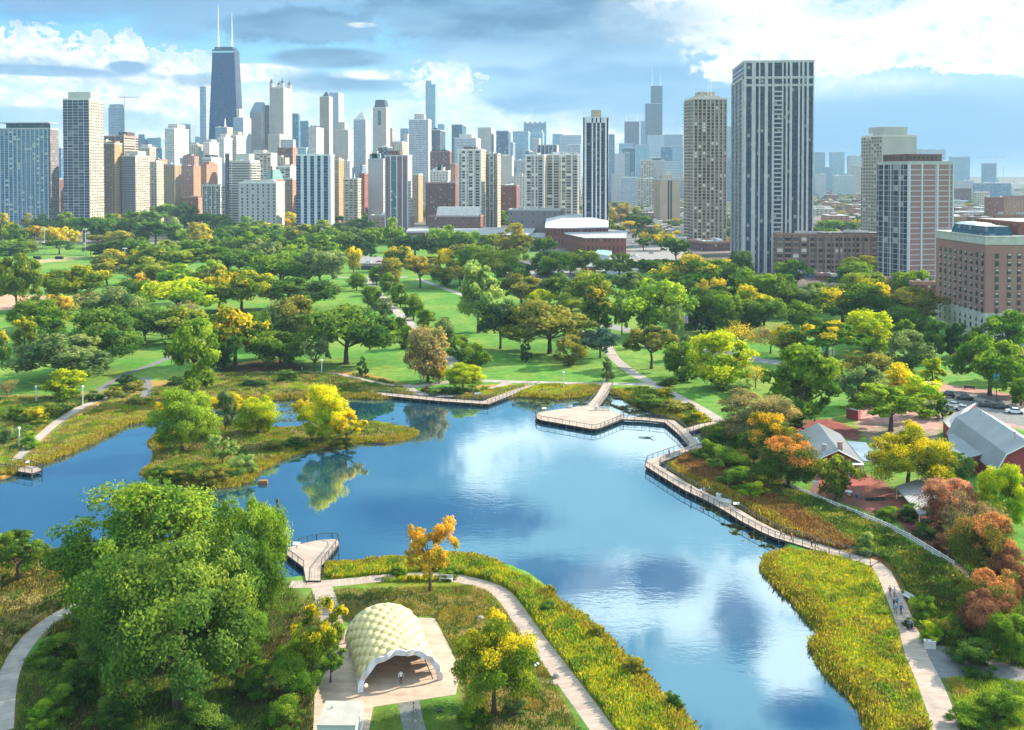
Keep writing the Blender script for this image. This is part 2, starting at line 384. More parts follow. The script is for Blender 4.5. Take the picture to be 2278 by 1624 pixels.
b = t.new('ShaderNodeBsdfPrincipled'); t.put(b.inputs['Base Color'], c); b.inputs['Roughness'].default_value = .95; b.inputs['Specular IOR Level'].default_value = .1
bp = t.new('ShaderNodeBump'); bp.inputs['Strength'].default_value = .6; bp.inputs['Distance'].default_value = .15; t.put(bp.inputs['Height'], n2); t.l.new(bp.outputs[0], b.inputs['Normal'])
t.l.new(b.outputs[0], t.new('ShaderNodeOutputMaterial').inputs[0])
tag(link('ground', gme, None, gm), kind='structure')
# water
wm = bpy.data.materials.new('pond_water'); wm.use_nodes = True; wm.node_tree.nodes.clear(); t = NT(wm.node_tree)
geo = t.new('ShaderNodeNewGeometry').outputs['Position']
wv = t.vm('MULTIPLY', geo, (.55, 1.0, 1))
n1 = t.noise(wv, .9, 3, .55); n2 = t.noise(geo, .06, 3, .5)
bp = t.new('ShaderNodeBump'); bp.inputs['Distance'].default_value = .05; t.put(bp.inputs['Strength'], t.ss(n2, .42, .62, .05, .22)); t.put(bp.inputs['Height'], n1)
gl = t.new('ShaderNodeBsdfGlossy'); gl.inputs['Color'].default_value = (.77, .92, .97, 1); gl.inputs['Roughness'].default_value = .02; t.l.new(bp.outputs[0], gl.inputs['Normal'])
df = t.new('ShaderNodeBsdfDiffuse'); t.put(df.inputs['Color'], t.mix(t.ss(n2, .35, .7), (.008, .052, .085, 1), (.012, .066, .098, 1)))
fr = t.new('ShaderNodeFresnel'); fr.inputs['IOR'].default_value = 1.5
mx = t.new('ShaderNodeMixShader'); t.put(mx.inputs[0], t.m('MULTIPLY_ADD', fr.outputs[0], .62, .44, clamp=True)); t.l.new(df.outputs[0], mx.inputs[1]); t.l.new(gl.outputs[0], mx.inputs[2])
t.l.new(mx.outputs[0], t.new('ShaderNodeOutputMaterial').inputs[0])
m_ = MB(); m_.add([(-320, 70, WZ), (130, 70, WZ), (130, 340, WZ), (-320, 340, WZ)], [(0, 1, 2, 3)])
tag(m_.build('water', wm), kind='structure')
# paths ------------------------------------------------------------------
def planks(name, c, step=1.5, line=.06, dark=.6, c2=None):
    if name in _mc: return _mc[name]
    m = bpy.data.materials.new(name); m.use_nodes = True; m.node_tree.nodes.clear(); t = NT(m.node_tree)
    uv = t.new('ShaderNodeUVMap', uv_map='UVMap').outputs[0]; u, v, _ = t.sep(uv)
    fr_ = t.m('FRACT', t.m('DIVIDE', u, step)); ln = t.m('LESS_THAN', fr_, line)
    cell = t.m('FLOOR', t.m('DIVIDE', u, step)); wn = t.new('ShaderNodeTexWhiteNoise', noise_dimensions='1D'); t.put(wn.inputs['W'], cell)
    tc = t.new('ShaderNodeTexCoord').outputs['Object']; n = t.noise(tc, .7, 5, .65)
    cc = t.mix(wn.outputs[0], tuple(x*.88 for x in c), tuple(min(1, x*1.08) for x in c))
    cc = t.mix(t.ss(n, .3, .7), t.mix(1, cc, (.82, .8, .8, 1), 'MULTIPLY'), cc)
    n5 = t.noise(tc, .18, 5, .7); n6 = t.noise(tc, 3.5, 3, .7)
    cc = t.mix(t.ss(n5, .50, .68, 0, .55), cc, t.mix(1, cc, (.62, .60, .58, 1), 'MULTIPLY')); cc = t.mix(t.ss(n6, .63, .70, 0, .6), cc, (.20, .14, .05, 1))
    cc = t.mix(t.m('MULTIPLY', ln, 1-dark), cc, (.05, .04, .035, 1))
    b = t.new('ShaderNodeBsdfPrincipled'); t.put(b.inputs['Base Color'], cc); b.inputs['Roughness'].default_value = .8; b.inputs['Specular IOR Level'].default_value = .2
    t.l.new(b.outputs[0], t.new('ShaderNodeOutputMaterial').inputs[0]); _mc[name] = m; return m
def strip(pts, wid, z, th=0):
    """left and right border points of a polyline with mitred bends; wid in metres"""
    pts = [Vector((p[0], p[1], 0)) for p in pts]; n = len(pts); wid = wid if isinstance(wid, (list, tuple)) else [wid]*n
    L, Rr, ul = [], [], [0]
    for i in range(n):
        a = (pts[i]-pts[i-1]).normalized() if i else None; b = (pts[i+1]-pts[i]).normalized() if i < n-1 else None
        a = a or b; b = b or a
        na = Vector((-a.y, a.x, 0)); nb = Vector((-b.y, b.x, 0)); m = (na+nb); m = m/max(m.length, 1e-6); k = 1/max(.45, m.dot(na))
        L.append(pts[i]+m*k*wid[i]/2); Rr.append(pts[i]-m*k*wid[i]/2)
        if i: ul.append(ul[-1]+(pts[i]-pts[i-1]).length)
    return L, Rr, ul
def smooth_pts(pts, k=2):
    for _ in range(k):
        q = [pts[0]]
        for a, b in zip(pts, pts[1:]): q += [a*.75+b*.25, a*.25+b*.75]
        pts = q+[pts[-1]]
    return pts
def path(name, pp, wid, mat, z=.012, sm=2, kind='structure', border=None):
    pts = [Vector((P(u, v)[0], P(u, v)[1], 0)) for u, v in pp]
    if sm: pts = smooth_pts(pts, sm)
    L, Rr, ul = strip(pts, wid, z)
    vs = []; 
    for l, r in zip(L, Rr): vs += [(l.x, l.y, z), (r.x, r.y, z)]
    fs = [(2*i, 2*i+1, 2*i+3, 2*i+2) for i in range(len(L)-1)]
    me = bpy.data.meshes.new(name); me.from_pydata(vs, [], fs); uv = me.uv_layers.new(name='UVMap')
    for p in me.polygons:
        for li in p.loop_indices:
            vi = me.loops[li].vertex_index; uv.data[li].uv = (ul[vi//2], (vi % 2)*3.0)
    me.update(); me.validate()
    if me.polygons and me.polygons[0].normal.z < 0: me.flip_normals()
    o = link(name, me, None, mat); tag(o, kind=kind); return o
def sheet(name, poly, mat, z=.01, kind='structure', world=False):
    pts = [tuple(p[:2])+(z,) for p in (poly if world else pix(poly))]
    me = bpy.data.meshes.new(name); me.from_pydata(pts, [], [tuple(range(len(pts)))]); uv = me.uv_layers.new(name='UVMap')
    for li, lp in enumerate(me.loops): uv.data[li].uv = (pts[lp.vertex_index][1], pts[lp.vertex_index][0])
    me.update()
    if me.polygons[0].normal.z < 0: me.flip_normals()
    return tag(link(name, me, None, mat), kind=kind)
CONC = planks('concrete_path', (.40,.34,.30), 1.8, .05, .75)
ASPH = pm('asphalt_path', (.17,.165,.165), .9, .1, .8)
ROAD = pm('pale_road', (.24,.225,.215), .9, .08, .3)
GRAV = pm('pale_gravel', (.40,.33,.27), .9, .1, .5)
WOODP = planks('plank_path', (.42,.33,.275), .5, .10, .55)
MULCH = pm('mulch_path', (.16,.10,.07), .95, .15, 1)
path('path', [(640,1308),(705,1307),(780,1301),(850,1293),(920,1288),(990,1289),(1050,1301),(1105,1318),(1135,1350),(1165,1395),(1200,1445),(1235,1490),(1275,1545),(1315,1600),(1350,1650),(1400,1720)], 2.9, WOODP)
path('path', [(706,1300),(722,1345),(735,1400)], 3.2, WOODP, .017, 1)
path('path', [(330,1300),(215,1336),(140,1365),(70,1412),(25,1468),(0,1530),(-10,1640)], 2.5, CONC)
path('path', [(1180,1522),(1240,1530)], 1.2, CONC, .017, 0)
path('path', [(905,1570),(912,1610),(930,1680)], 2.6, ASPH, .012, 0)
path('path', [(300,872),(240,884),(180,905),(125,938),(85,972),(50,1005),(28,1030)], 2.4, CONC)
path('path', [(320,842),(322,872),(318,888)], 3.0, ASPH, .017, 0)
path('path', [(200,882),(235,855),(290,828),(340,812),(390,788),(440,750)], 2.6, ASPH, .012)
path('path', [(190,888),(260,893),(340,886)], 2.6, CONC, .022)
path('path', [(812,617),(835,648),(870,683),(905,716),(938,750),(975,785),(1013,812),(1050,850)], 4.6, CONC)
path('path', [(735,617),(820,619),(905,617)], 5, CONC, .017, 0)
path('path', [(929,621),(975,638),(1030,658),(1100,680),(1200,720),(1300,740)], 4.0, CONC)
path('path', [(560,832),(690,829),(760,836),(860,862),(930,862),(1000,850),(1060,848),(1100,850),(1200,853),(1300,855),(1380,856),(1456,857)], 3.6, CONC)
path('path', [(900,858),(915,874),(960,884),(1040,880),(1110,864),(1130,852)], 3.4, CONC, .017)
path('path', [(784,871),(830,867),(850,872)], 2.4, CONC, .022, 0)
path('path', [(1350,770),(1362,795),(1385,815),(1415,837),(1456,857),(1497,880),(1545,905),(1580,925),(1600,940)], [3.6]*4+[4.4]*2+[4.2]*3 if False else 4.0, CONC, .022)
path('path', [(1345,724),(1400,737),(1470,748),(1540,770),(1620,790),(1700,806),(1790,812)], 8.5, ROAD, .012)
path('path', [(1620,790),(1560,800),(1500,790)], 3, CONC, .017)
sheet('path', [(1455,850),(1500,832),(1520,860),(1560,905),(1480,880)], ROAD, .008) if False else None
path('path', [(1949,1257),(1971,1279),(1986,1310),(2006,1358),(2030,1415),(2048,1470),(2079,1535),(2104,1600),(2130,1680)], [2.2,2.5,2.6,2.6,2.7,3.0,3.2,3.2,3.2], WOODP, .012, 0)
sheet('path', [(2058,1444),(2110,1449),(2190,1472),(2290,1500),(2290,1530),(2190,1513),(2115,1520),(2085,1522)], ASPH, .008)
path('path', [(1745,1082),(1830,1112),(1920,1150),(2035,1200),(2140,1268),(2200,1330)], 1.6, MULCH)
# roads
path('road', [(-100,540),(270,538),(500,548),(700,560),(820,572)], 12, ROAD, .012, 1)
sheet('road', [(795,582),(850,582),(850,572),(795,572)], ROAD, .3)
sheet('road', [(1105,597),(1180,586),(1300,592),(1330,625),(1260,640),(1140,628)], ROAD, .012)
sheet('road', [(1330,570),(1385,556),(1385,520),(1425,516),(1440,545),(1530,552),(1530,580),(1470,600),(1360,612),(1320,600)], ROAD, .016)
path('road', [(1408,545),(1385,508),(1364,450),(1352,420)], 16, ASPH, .020, 0)
sheet('road', [(1020,590),(1360,590),(1360,580),(1020,580)], ASPH, .008)
sheet('parking_lot', [(2080,905),(2110,868),(2170,878),(2400,925),(2400,975),(2150,925)], ASPH, .012)
sheet('road', [(2140,740),(2300,735),(2300,775),(2150,765)], ROAD, .012)
sheet('yard', [(2150,880),(2290,912),(2400,925),(2400,935),(2150,888)], CONC, .018)
# ------------------------------------------------------------------ foliage
def leaf_mat():
    m = bpy.data.materials.new('foliage'); m.use_nodes = True; m.node_tree.nodes.clear(); t = NT(m.node_tree)
    oi = t.new('ShaderNodeObjectInfo'); fc = t.new('ShaderNodeAttribute', attribute_name='fc').outputs['Color']
    tip = t.new('ShaderNodeAttribute', attribute_name='tip', attribute_type='OBJECT').outputs['Color']
    rnd, h, lob = t.sep(fc)
    tk = t.new('ShaderNodeAttribute', attribute_name='tipk', attribute_type='OBJECT').outputs['Fac']
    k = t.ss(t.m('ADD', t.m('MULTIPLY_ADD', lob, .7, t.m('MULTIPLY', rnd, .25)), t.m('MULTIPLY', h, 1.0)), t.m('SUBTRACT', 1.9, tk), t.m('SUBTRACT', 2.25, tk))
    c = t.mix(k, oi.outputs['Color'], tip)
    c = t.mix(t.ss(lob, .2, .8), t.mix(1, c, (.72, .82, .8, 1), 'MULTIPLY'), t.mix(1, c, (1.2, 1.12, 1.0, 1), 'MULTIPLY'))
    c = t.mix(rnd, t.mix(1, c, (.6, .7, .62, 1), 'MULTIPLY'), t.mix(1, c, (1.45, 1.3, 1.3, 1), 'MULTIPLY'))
    on = t.new('ShaderNodeAttribute', attribute_name='on').outputs['Vector']
    vt = t.new('ShaderNodeVectorTransform', vector_type='NORMAL', convert_from='OBJECT', convert_to='WORLD'); t.put(vt.inputs[0], on)
    gn = t.new('ShaderNodeNewGeometry').outputs['Normal']; nn = t.vm('NORMALIZE', t.vm('ADD', t.vm('MULTIPLY', vt.outputs[0], (.65,)*3), gn))
    df = t.new('ShaderNodeBsdfDiffuse'); t.put(df.inputs[0], c); t.l.new(nn, df.inputs['Normal'])
    tr = t.new('ShaderNodeBsdfTranslucent'); t.put(tr.inputs[0], t.mix(1, c, (1.1, 1.15, .7, 1), 'MULTIPLY'))
    mx = t.new('ShaderNodeMixShader'); mx.inputs[0].default_value = .45
    t.l.new(df.outputs[0], mx.inputs[1]); t.l.new(tr.outputs[0], mx.inputs[2])
    t.l.new(mx.outputs[0], t.new('ShaderNodeOutputMaterial').inputs[0]); return m
LEAF = leaf_mat()
BARK = pm('bark', (.10,.075,.055), .95, .2, 3); BARKL = pm('pale_bark', (.28,.25,.21), .9, .2, 3)
def leaf_cards(rng, cen, nor, size, asp=1.3):
    """cen (N,3), nor (N,3) -> quads facing roughly nor"""
    N = len(cen)
    nor = nor+rng.normal(0, .55, (N, 3)); nor /= np.linalg.norm(nor, axis=1)[:, None]+1e-9
    a = rng.normal(0, 1, (N, 3)); a -= (a*nor).sum(1)[:, None]*nor; a /= np.linalg.norm(a, axis=1)[:, None]+1e-9
    b = np.cross(nor, a); s = (size*(.6+.8*rng.rand(N)))[:, None]
    a = a*s*asp*.5; b = b*s*.5; bend = nor*s*.18
    v = np.stack([cen-a-bend, cen-b*1.0+bend*.5, cen+a-bend, cen+b*1.0+bend*.5], 1)
    return v.reshape(-1, 3), np.arange(N*4).reshape(N, 4)
KINDS = {}
def lobes(kind, rng):
    L = []
    if kind == 'oak':
        for i in range(44):
            a = rng.rand()*6.283; r = .40*math.sqrt(rng.rand()); z = .58+.30*(1-(r/.42)**2)*(rng.rand()*.5+.5)-.36*rng.rand()
            L.append((r*math.cos(a), r*math.sin(a), z, .10+.07*rng.rand()))
    elif kind == 'round':
        for i in range(32):
            v = rng.normal(0, 1, 3); v /= np.linalg.norm(v); q = .24+.12*rng.rand()
            L.append((v[0]*q, v[1]*q, .53+v[2]*q*1.18, .12+.07*rng.rand()))
    elif kind == 'tall':
        for i in range(30):
            z = .22+.70*rng.rand(); q = .36*math.sqrt(max(.08, math.sin(math.pi*min(1, (z-.1)/.9)**.8)))*(.4+.6*rng.rand()); a = rng.rand()*6.283
            L.append((q*math.cos(a), q*math.sin(a), z, .09+.08*rng.rand()))
    elif kind == 'open':
        for i in range(24):
            a = rng.rand()*6.283; r = .40*math.sqrt(rng.rand()); z = .38+.52*rng.rand()*(1-(r/.5)**2)
            L.append((r*math.cos(a), r*math.sin(a), z, .07+.07*rng.rand()))
    elif kind == 'flat':
        for i in range(34):
            a = rng.rand()*6.283; r = .42*math.sqrt(rng.rand()); z = .60+.27*(1-(r/.45)**2)-.26*rng.rand()
            L.append((r*math.cos(a), r*math.sin(a), z, .07+.06*rng.rand()))
    elif kind == 'cone':
        for i in range(36):
            z = .12+.8*rng.rand(); q = .40*(1-z)**.8*(.6+.4*rng.rand())+.02; a = rng.rand()*6.283
            L.append((q*math.cos(a), q*math.sin(a), z, .05+.09*(1-z)))
    elif kind == 'egg':
        for i in range(34):
            z = .14+.72*rng.rand(); q = .33*math.sin(math.pi*min(1, z**.75*1.02))**.6*(.55+.45*rng.rand()); a = rng.rand()*6.283
            L.append((q*math.cos(a), q*math.sin(a), z, .08+.07*rng.rand()))
    elif kind == 'shrub':
        for i in range(24):
            v = rng.normal(0, 1, 3); v[2] = abs(v[2]); v /= np.linalg.norm(v); q = .2+.18*rng.rand()
            L.append((v[0]*q, v[1]*q, .08+v[2]*q*1.9, .11+.08*rng.rand()))
    L = np.array(L); L[:, 3] *= .65+.8*rng.rand(len(L))**1.5
    for _ in range(7):     # stray limbs that break the outline
        i = rng.randint(len(L)); d = L[i, :3]-L[:, :3].mean(0); d /= np.linalg.norm(d)+1e-6; q = L[i, :3]+d*(.05+.08*rng.rand())
        if kind not in ('cone', 'egg', 'shrub'): L = np.vstack([L, [q[0], q[1], min(q[2], .97), .04+.03*rng.rand()]])
    return L
def crown(kind, seed, N, size, sparse=1.0):
    rng = np.random.RandomState(seed); L0 = L = lobes(kind, rng); m = 4 if N > 12000 else 2
    # every limb carries several smaller leaf sprays
    Q = []
    for l in L:
        for _ in range(m):
            v = rng.normal(0, 1, 3); v[2] += .25; v /= np.linalg.norm(v); rr = l[3]*(.45+.5*rng.rand()); Q.append([l[0]+v[0]*rr, l[1]+v[1]*rr, l[2]+v[2]*rr*.85, l[3]*(.42+.33*rng.rand())*(1.12 if m == 2 else .92)])
    L = np.array(Q); nl = len(L)
    wts = L[:, 3]**2*(.35+.65*rng.rand(nl)); li = rng.choice(nl, N, p=wts/wts.sum())
    v = rng.normal(0, 1, (N, 3)); v[:, 2] = v[:, 2]*.9+.25; v /= np.linalg.norm(v, axis=1)[:, None]
    rr = (1-.55*rng.rand(N)**2.2)*(1+.22*np.sin(v[:, 0]*7+li*3)*np.sin(v[:, 1]*8+li)+.12*rng.normal(0, 1, N))
    cen = L[li, :3]+v*(L[li, 3]*rr)[:, None]*np.array([1, 1, .82])
    cm = L[:, :3].mean(0); out = cen-cm; out /= np.linalg.norm(out, axis=1)[:, None]+1e-6
    vs, fs = leaf_cards(rng, cen, v*.8+out*.5, np.full(N, size))
    lobr = rng.rand(nl)
    zz = (cen[:, 2]-cen[:, 2].min())/np.ptp(cen[:, 2])
    colr = np.stack([rng.rand(N), np.clip(zz, 0, 1), lobr[li]], 1)
    crown.on = v*.55+out*.8
    return vs, fs, colr, L0
def trunk_mb(kind, L, seed, twigs=0, r0=.024, thin=1.0):
    rng = random.Random(seed); mb = MB(); zt = {'oak': .34, 'flat': .42, 'round': .34, 'open': .30, 'tall': .5, 'cone': .9, 'egg': .6, 'shrub': .12}[kind]
    sway = [(0, 0, -.02)]+[((rng.random()-.5)*.03*i/4, (rng.random()-.5)*.03*i/4, zt*i/4) for i in range(1, 5)]
    mb.tube(sway, [r0*1.5, r0*1.05, r0*.9, r0*.8, r0*.65], 7)
    top = Vector(sway[-1]); idx = list(range(len(L))); rng.shuffle(idx)
    nb = {'cone': 0, 'shrub': 5}.get(kind, 13)
    for k in idx[:nb]:
        e = Vector(L[k][:3]); s = Vector(sway[3 if rng.random() < .5 else 4]) if kind not in ('tall', 'egg') else Vector((0, 0, max(.1, min(zt, e.z-.1))))
        mid = s.lerp(e, .5)+Vector(((rng.random()-.5)*.05, (rng.random()-.5)*.05, -.02+.05*rng.random()))
        mb.tube([s, mid, e], [r0*.5, r0*.32, r0*.12], 5, cap=False)
        for q in range(twigs):
            d = Vector((rng.gauss(0, 1), rng.gauss(0, 1), rng.gauss(.6, .8))).normalized()*(.08+.10*rng.random())
            p = mid.lerp(e, rng.random()); mb.tube([p, p+d*.6+Vector((0, 0, .01)), p+d*1.1], [r0*.10, r0*.06, r0*.025], 3, cap=False)
    return mb
def proto(key, kind, seed, N, size, twigs=0, r0=.024, keep=1.0):
    vs, fs, cl, L = crown(kind, seed, N, size)
    if keep < 1: fs = fs[:int(len(fs)*keep)]; vs = vs[:len(fs)*4]; cl = cl[:len(fs)]
    me = npmesh('crown', vs, fs, col=cl); me.materials.append(LEAF)
    at_ = me.attributes.new('on', 'FLOAT_VECTOR', 'FACE'); at_.data.foreach_set('vector', crown.on[:len(fs)].astype(np.float32).ravel())
    tm = trunk_mb(kind, L, seed, twigs, r0).mesh('trunk'); tm.materials.append(BARK)
    KINDS.setdefault(key, []).append((me, tm))
for s in range(5):
    proto('oak', 'oak', 10+s, 8500, .033); proto('round', 'round', 20+s, 7500, .035)
for s in range(3):
    pass; proto('flat', 'flat', 60+s, 8000, .030)
    proto('tall', 'tall', 30+s, 8000, .034)
for s in range(2):
    proto('open', 'open', 40+s, 5200, .028, 3); proto('cone', 'cone', 50+s, 5500, .030); proto('egg', 'egg', 55+s, 6500, .036)
    proto('shrub', 'shrub', 70+s, 4000, .045); proto('bare', 'oak', 80+s, 2600, .022, 14, .02)
    proto('far', 'oak', 90+s, 2600, .058); proto('far', 'round', 95+s, 2600, .058); proto('far', 'flat', 98+s, 2200, .052)
for s in range(2):
    proto('Nround', 'round', 120+s, 42000, .0150); proto('Nopen', 'open', 140+s, 15000, .0165, 5); proto('Nshrub', 'shrub', 150+s, 16000, .022)
    proto('Noak', 'oak', 110+s, 40000, .0145, 2)
proto('Ntall', 'tall', 130, 42000, .0150, 3); proto('Nflat', 'flat', 160, 30000, .0145, 2); proto('Nbare', 'oak', 170, 5000, .013, 22, .02)
COL = {  # leaf colour, tip colour, tip amount
 'g':  ((.095,.185,.022), (.18,.28,.03), .85), 'dg': ((.065,.140,.028), (.125,.21,.035), .85), 'vd': ((.040,.090,.030), (.07,.13,.035), .7),
 'og': ((.145,.20,.03), (.26,.31,.04), .95), 'ol': ((.21,.21,.04), (.34,.30,.04), .8), 'lg': ((.17,.28,.032), (.27,.38,.04), .9),
 'lm': ((.23,.35,.018), (.42,.47,.02), 1.0), 'pg': ((.21,.31,.085), (.31,.40,.13), .9), 'gg': ((.115,.175,.07), (.20,.26,.10), .8),
 'yg': ((.16,.23,.022), (.52,.43,.02), .85), 'y': ((.42,.36,.02), (.62,.49,.015), 1.0), 'am': ((.42,.33,.045), (.60,.45,.035), 1.0),
 'or': ((.36,.27,.05), (.50,.35,.05), .9), 'gy': ((.085,.18,.022), (.54,.43,.022), .8), 'go': ((.085,.165,.022), (.50,.39,.035), .75),
 'ly': ((.32,.42,.02), (.66,.60,.02), 1.05), 'ao': ((.46,.33,.045), (.64,.38,.045), 1.0), 'mo': ((.075,.155,.022), (.66,.40,.03), .80), 'mr': ((.085,.165,.025), (.58,.25,.07), .78),
 'fr': ((.095,.165,.035), (.18,.26,.045), .85), 'fl': ((.115,.205,.03), (.20,.29,.035), .85), 'yo': ((.28,.28,.02), (.54,.46,.018), .95),
 'rd': ((.22,.085,.055), (.32,.15,.09), .9), 'pk': ((.38,.16,.11), (.50,.24,.17), .9), 'br': ((.20,.15,.09), (.28,.19,.11), .8), 'tn': ((.27,.22,.10), (.37,.30,.13), .9),
 'ob': ((.15,.17,.035), (.26,.25,.055), .8), 'bs': ((.09,.15,.13), (.14,.20,.18), .8), 'lr': ((.16,.20,.03), (.50,.22,.10), .95)}
CN = {'g': 'green', 'fr': 'mid olive green', 'ao': 'amber orange', 'ly': 'vivid lime yellow', 'mo': 'green tree with orange yellow top', 'mr': 'green tree with orange red top', 'fl': 'fresh green', 'yo': 'greenish yellow', 'dg': 'dark green', 'vd': 'nearly black green', 'og': 'olive green', 'ol': 'brownish olive', 'lg': 'light green', 'lm': 'lime green', 'pg': 'pale green', 'gg': 'grey green',
 'yg': 'green and yellow', 'y': 'golden yellow', 'am': 'amber', 'or': 'orange brown', 'gy': 'green tree with yellow top', 'go': 'green tree with orange top', 'rd': 'dark red', 'pk': 'pinkish red',
 'br': 'brown', 'tn': 'tan', 'ob': 'dark olive', 'bs': 'blue grey', 'lr': 'lime and red'}
TREES = []     # (U, Vtop, Vbase, Wpx, colour, kind)
def trees(s, kind='far'):
    for e in s.replace('\n', ';').split(';'):
        e = e.strip()
        if not e: continue
        q = e.split(','); k = q[5].strip() if len(q) > 5 else kind
        TREES.append((float(q[0]), float(q[1]), float(q[2]), float(q[3]), q[4].strip(), k))
trees('''9,487,545,40,yg;32,500,555,42,g;75,497,552,52,or;124,497,553,52,am;160,512,545,28,y;143,475,532,58,g;185,478,542,58,dg;226,480,540,56,g;240,495,538,50,yg;215,520,552,45,ol;248,515,550,30,y
290,474,537,62,dg;330,466,522,62,g;345,481,506,24,y;370,452,500,62,g;410,455,506,54,dg;450,470,520,74,vd;492,480,527,64,dg;345,490,546,86,dg;312,506,546,34,gg;388,495,545,38,pg;414,505,546,40,lg;440,495,541,54,yg;456,511,541,34,y
487,510,556,38,dg;505,506,538,30,ol;548,490,532,50,g;520,500,548,70,dg;20,534,568,80,g;130,530,566,52,dg;200,545,568,34,og;252,536,574,92,vd;60,534,563,40,og;590,505,552,80,dg;560,512,548,56,lg;630,506,545,60,g
642,475,515,50,y;610,500,540,60,og;680,496,545,66,og;720,500,548,60,og;745,513,560,80,g;780,500,545,52,gg;700,520,566,80,dg;655,508,560,44,ob;760,478,505,40,dg;790,470,498,50,dg;800,488,520,60,g;840,500,540,60,dg
345,540,602,96,og;405,556,616,112,og;470,540,612,84,g;530,545,617,92,dg;585,535,605,80,gg;298,566,602,36,yg;240,563,602,62,ol;268,560,600,30,am;235,580,636,76,ol;325,583,634,76,og;307,610,672,60,or;393,590,642,66,lg;470,585,672,70,ol
560,520,580,70,g;620,525,585,76,dg;665,530,585,70,g;720,535,590,70,g;500,520,575,66,dg;430,530,580,70,g;380,535,575,60,gg;300,530,575,50,g;455,520,560,40,am
825,507,577,60,g;872,498,562,48,lg;922,515,574,76,vd;980,505,572,66,lg;1035,505,572,66,g;1090,515,577,58,og;1143,512,580,76,ol;1208,526,586,58,dg;1042,563,604,54,g;770,520,575,60,dg;800,530,582,50,vd
1431,526,558,32,g;1470,515,558,44,yg;1503,527,592,62,dg;1462,570,624,92,dg;1377,566,618,76,og;1268,568,610,46,gg;1304,556,600,52,og;1173,587,616,42,vd;1362,470,505,24,am;1385,453,484,36,or;1380,473,502,32,or;1401,488,514,32,am;1415,472,508,40,dg
1350,490,520,34,g;1378,500,528,30,og;1430,478,520,36,dg;1085,480,505,32,y;1108,468,507,44,g;1128,462,502,36,dg;1000,470,490,30,am;960,465,486,40,yg;1340,455,482,30,dg;1375,445,470,30,gg
1860,540,580,30,dg;1850,485,520,50,g;1890,490,520,44,gg;2140,565,590,40,dg;2070,500,525,50,y;1835,505,530,40,g''')
trees('''768,672,812,176,dg,oak;663,616,692,140,dg,oak;622,554,642,126,g,oak;710,546,642,108,gg,oak;655,664,772,96,ob,round;615,682,772,78,gg,round;620,738,818,100,g,round;697,748,830,72,gg,open;520,680,818,140,gy,oak;575,700,800,60,dg,round
535,598,692,112,yg,oak;165,585,682,112,yg,oak;120,656,727,70,or,round;187,645,707,60,tn,open;252,636,748,112,gg,oak;200,690,742,86,lm,flat;108,694,767,66,g,round;50,704,786,62,yg,egg;0,748,816,38,go,round;318,684,768,106,dg,oak
358,690,752,46,tn,bare;408,667,728,72,br,bare;132,737,852,176,gg,oak;232,716,824,126,dg,oak;140,826,893,78,lm,round;425,720,897,126,lg,tall;393,614,702,146,lm,oak;33,558,700,92,og,oak;785,548,607,34,y,round
115,640,668,26,dg,round;78,652,672,20,dg,shrub;480,770,826,60,dg,round;950,735,852,98,tn,round;1063,598,742,104,pg,tall;1158,606,684,96,ob,oak;1243,606,684,90,dg,oak;1310,603,694,100,og,oak;1398,600,676,86,gg,flat
1203,644,694,50,lm,round;1270,652,702,64,og,oak;1332,650,744,80,go,tall;1112,670,778,88,vd,oak;1222,668,788,166,ob,oak;1335,726,798,76,bs,oak;1266,750,816,64,ob,round;1168,752,808,30,vd,cone;1449,722,822,100,ob,flat
1458,620,748,132,lg,round;1497,670,768,46,pg,open;1383,650,744,40,lg,tall;1350,794,850,36,gg,cone;1490,588,654,116,yg,oak;1548,565,654,110,go,oak;1560,626,690,34,am,round;1547,646,736,62,dg,round;1508,760,842,64,g,round
870,577,632,46,ol,round;882,547,604,60,go,round;933,567,642,80,or,flat;988,558,636,56,gy,round;1022,584,640,72,ol,oak;1105,553,630,96,og,oak;1060,545,606,70,g,oak;804,793,838,26,vd,cone
1590,575,655,110,g,oak;1640,585,665,76,dg,oak;1675,606,704,78,g,round;1740,622,706,80,dg,round;1598,620,704,56,am,oak;1800,630,706,70,gg,oak;1875,644,724,120,gy,oak;1825,632,694,56,g,round;1958,648,718,56,gy,round;2018,646,724,62,gy,oak;2000,682,746,100,dg,oak;1920,690,740,70,dg,round
1603,744,866,134,lm,round;1782,778,952,152,g,round;1862,1018,1118,80,og,round;1985,860,962,172,lg,flat;1910,820,908,104,gg,round;2000,820,892,74,y,round;2055,845,928,86,lm,round;1925,784,844,108,ob,round;2020,740,824,88,gg,round
2077,796,862,56,lm,egg;2205,740,882,136,g,oak;2240,698,794,92,g,round;2082,706,798,56,dg,egg;2132,716,804,54,vd,egg;1840,710,804,144,gy,flat;1935,698,784,106,lm,round;2005,714,774,50,g,round;1760,730,798,74,yg,round;1715,716,788,72,tn,bare;1648,716,782,78,am,bare
1682,810,864,48,am,bare;1872,810,850,22,bs,cone;1850,815,850,18,g,cone;1590,650,740,56,dg,round;1620,660,745,70,g,round;1700,655,742,90,dg,oak;1785,668,740,80,g,oak;1660,700,740,50,vd,round;1560,690,742,50,vd,egg;2100,880,935,44,dg,cone
2055,700,760,50,dg,egg;2175,735,790,40,dg,round;2235,770,850,80,dg,oak;2262,800,880,60,g,oak;1530,745,800,36,gg,round;2275,845,905,50,g,round''', 'oak')
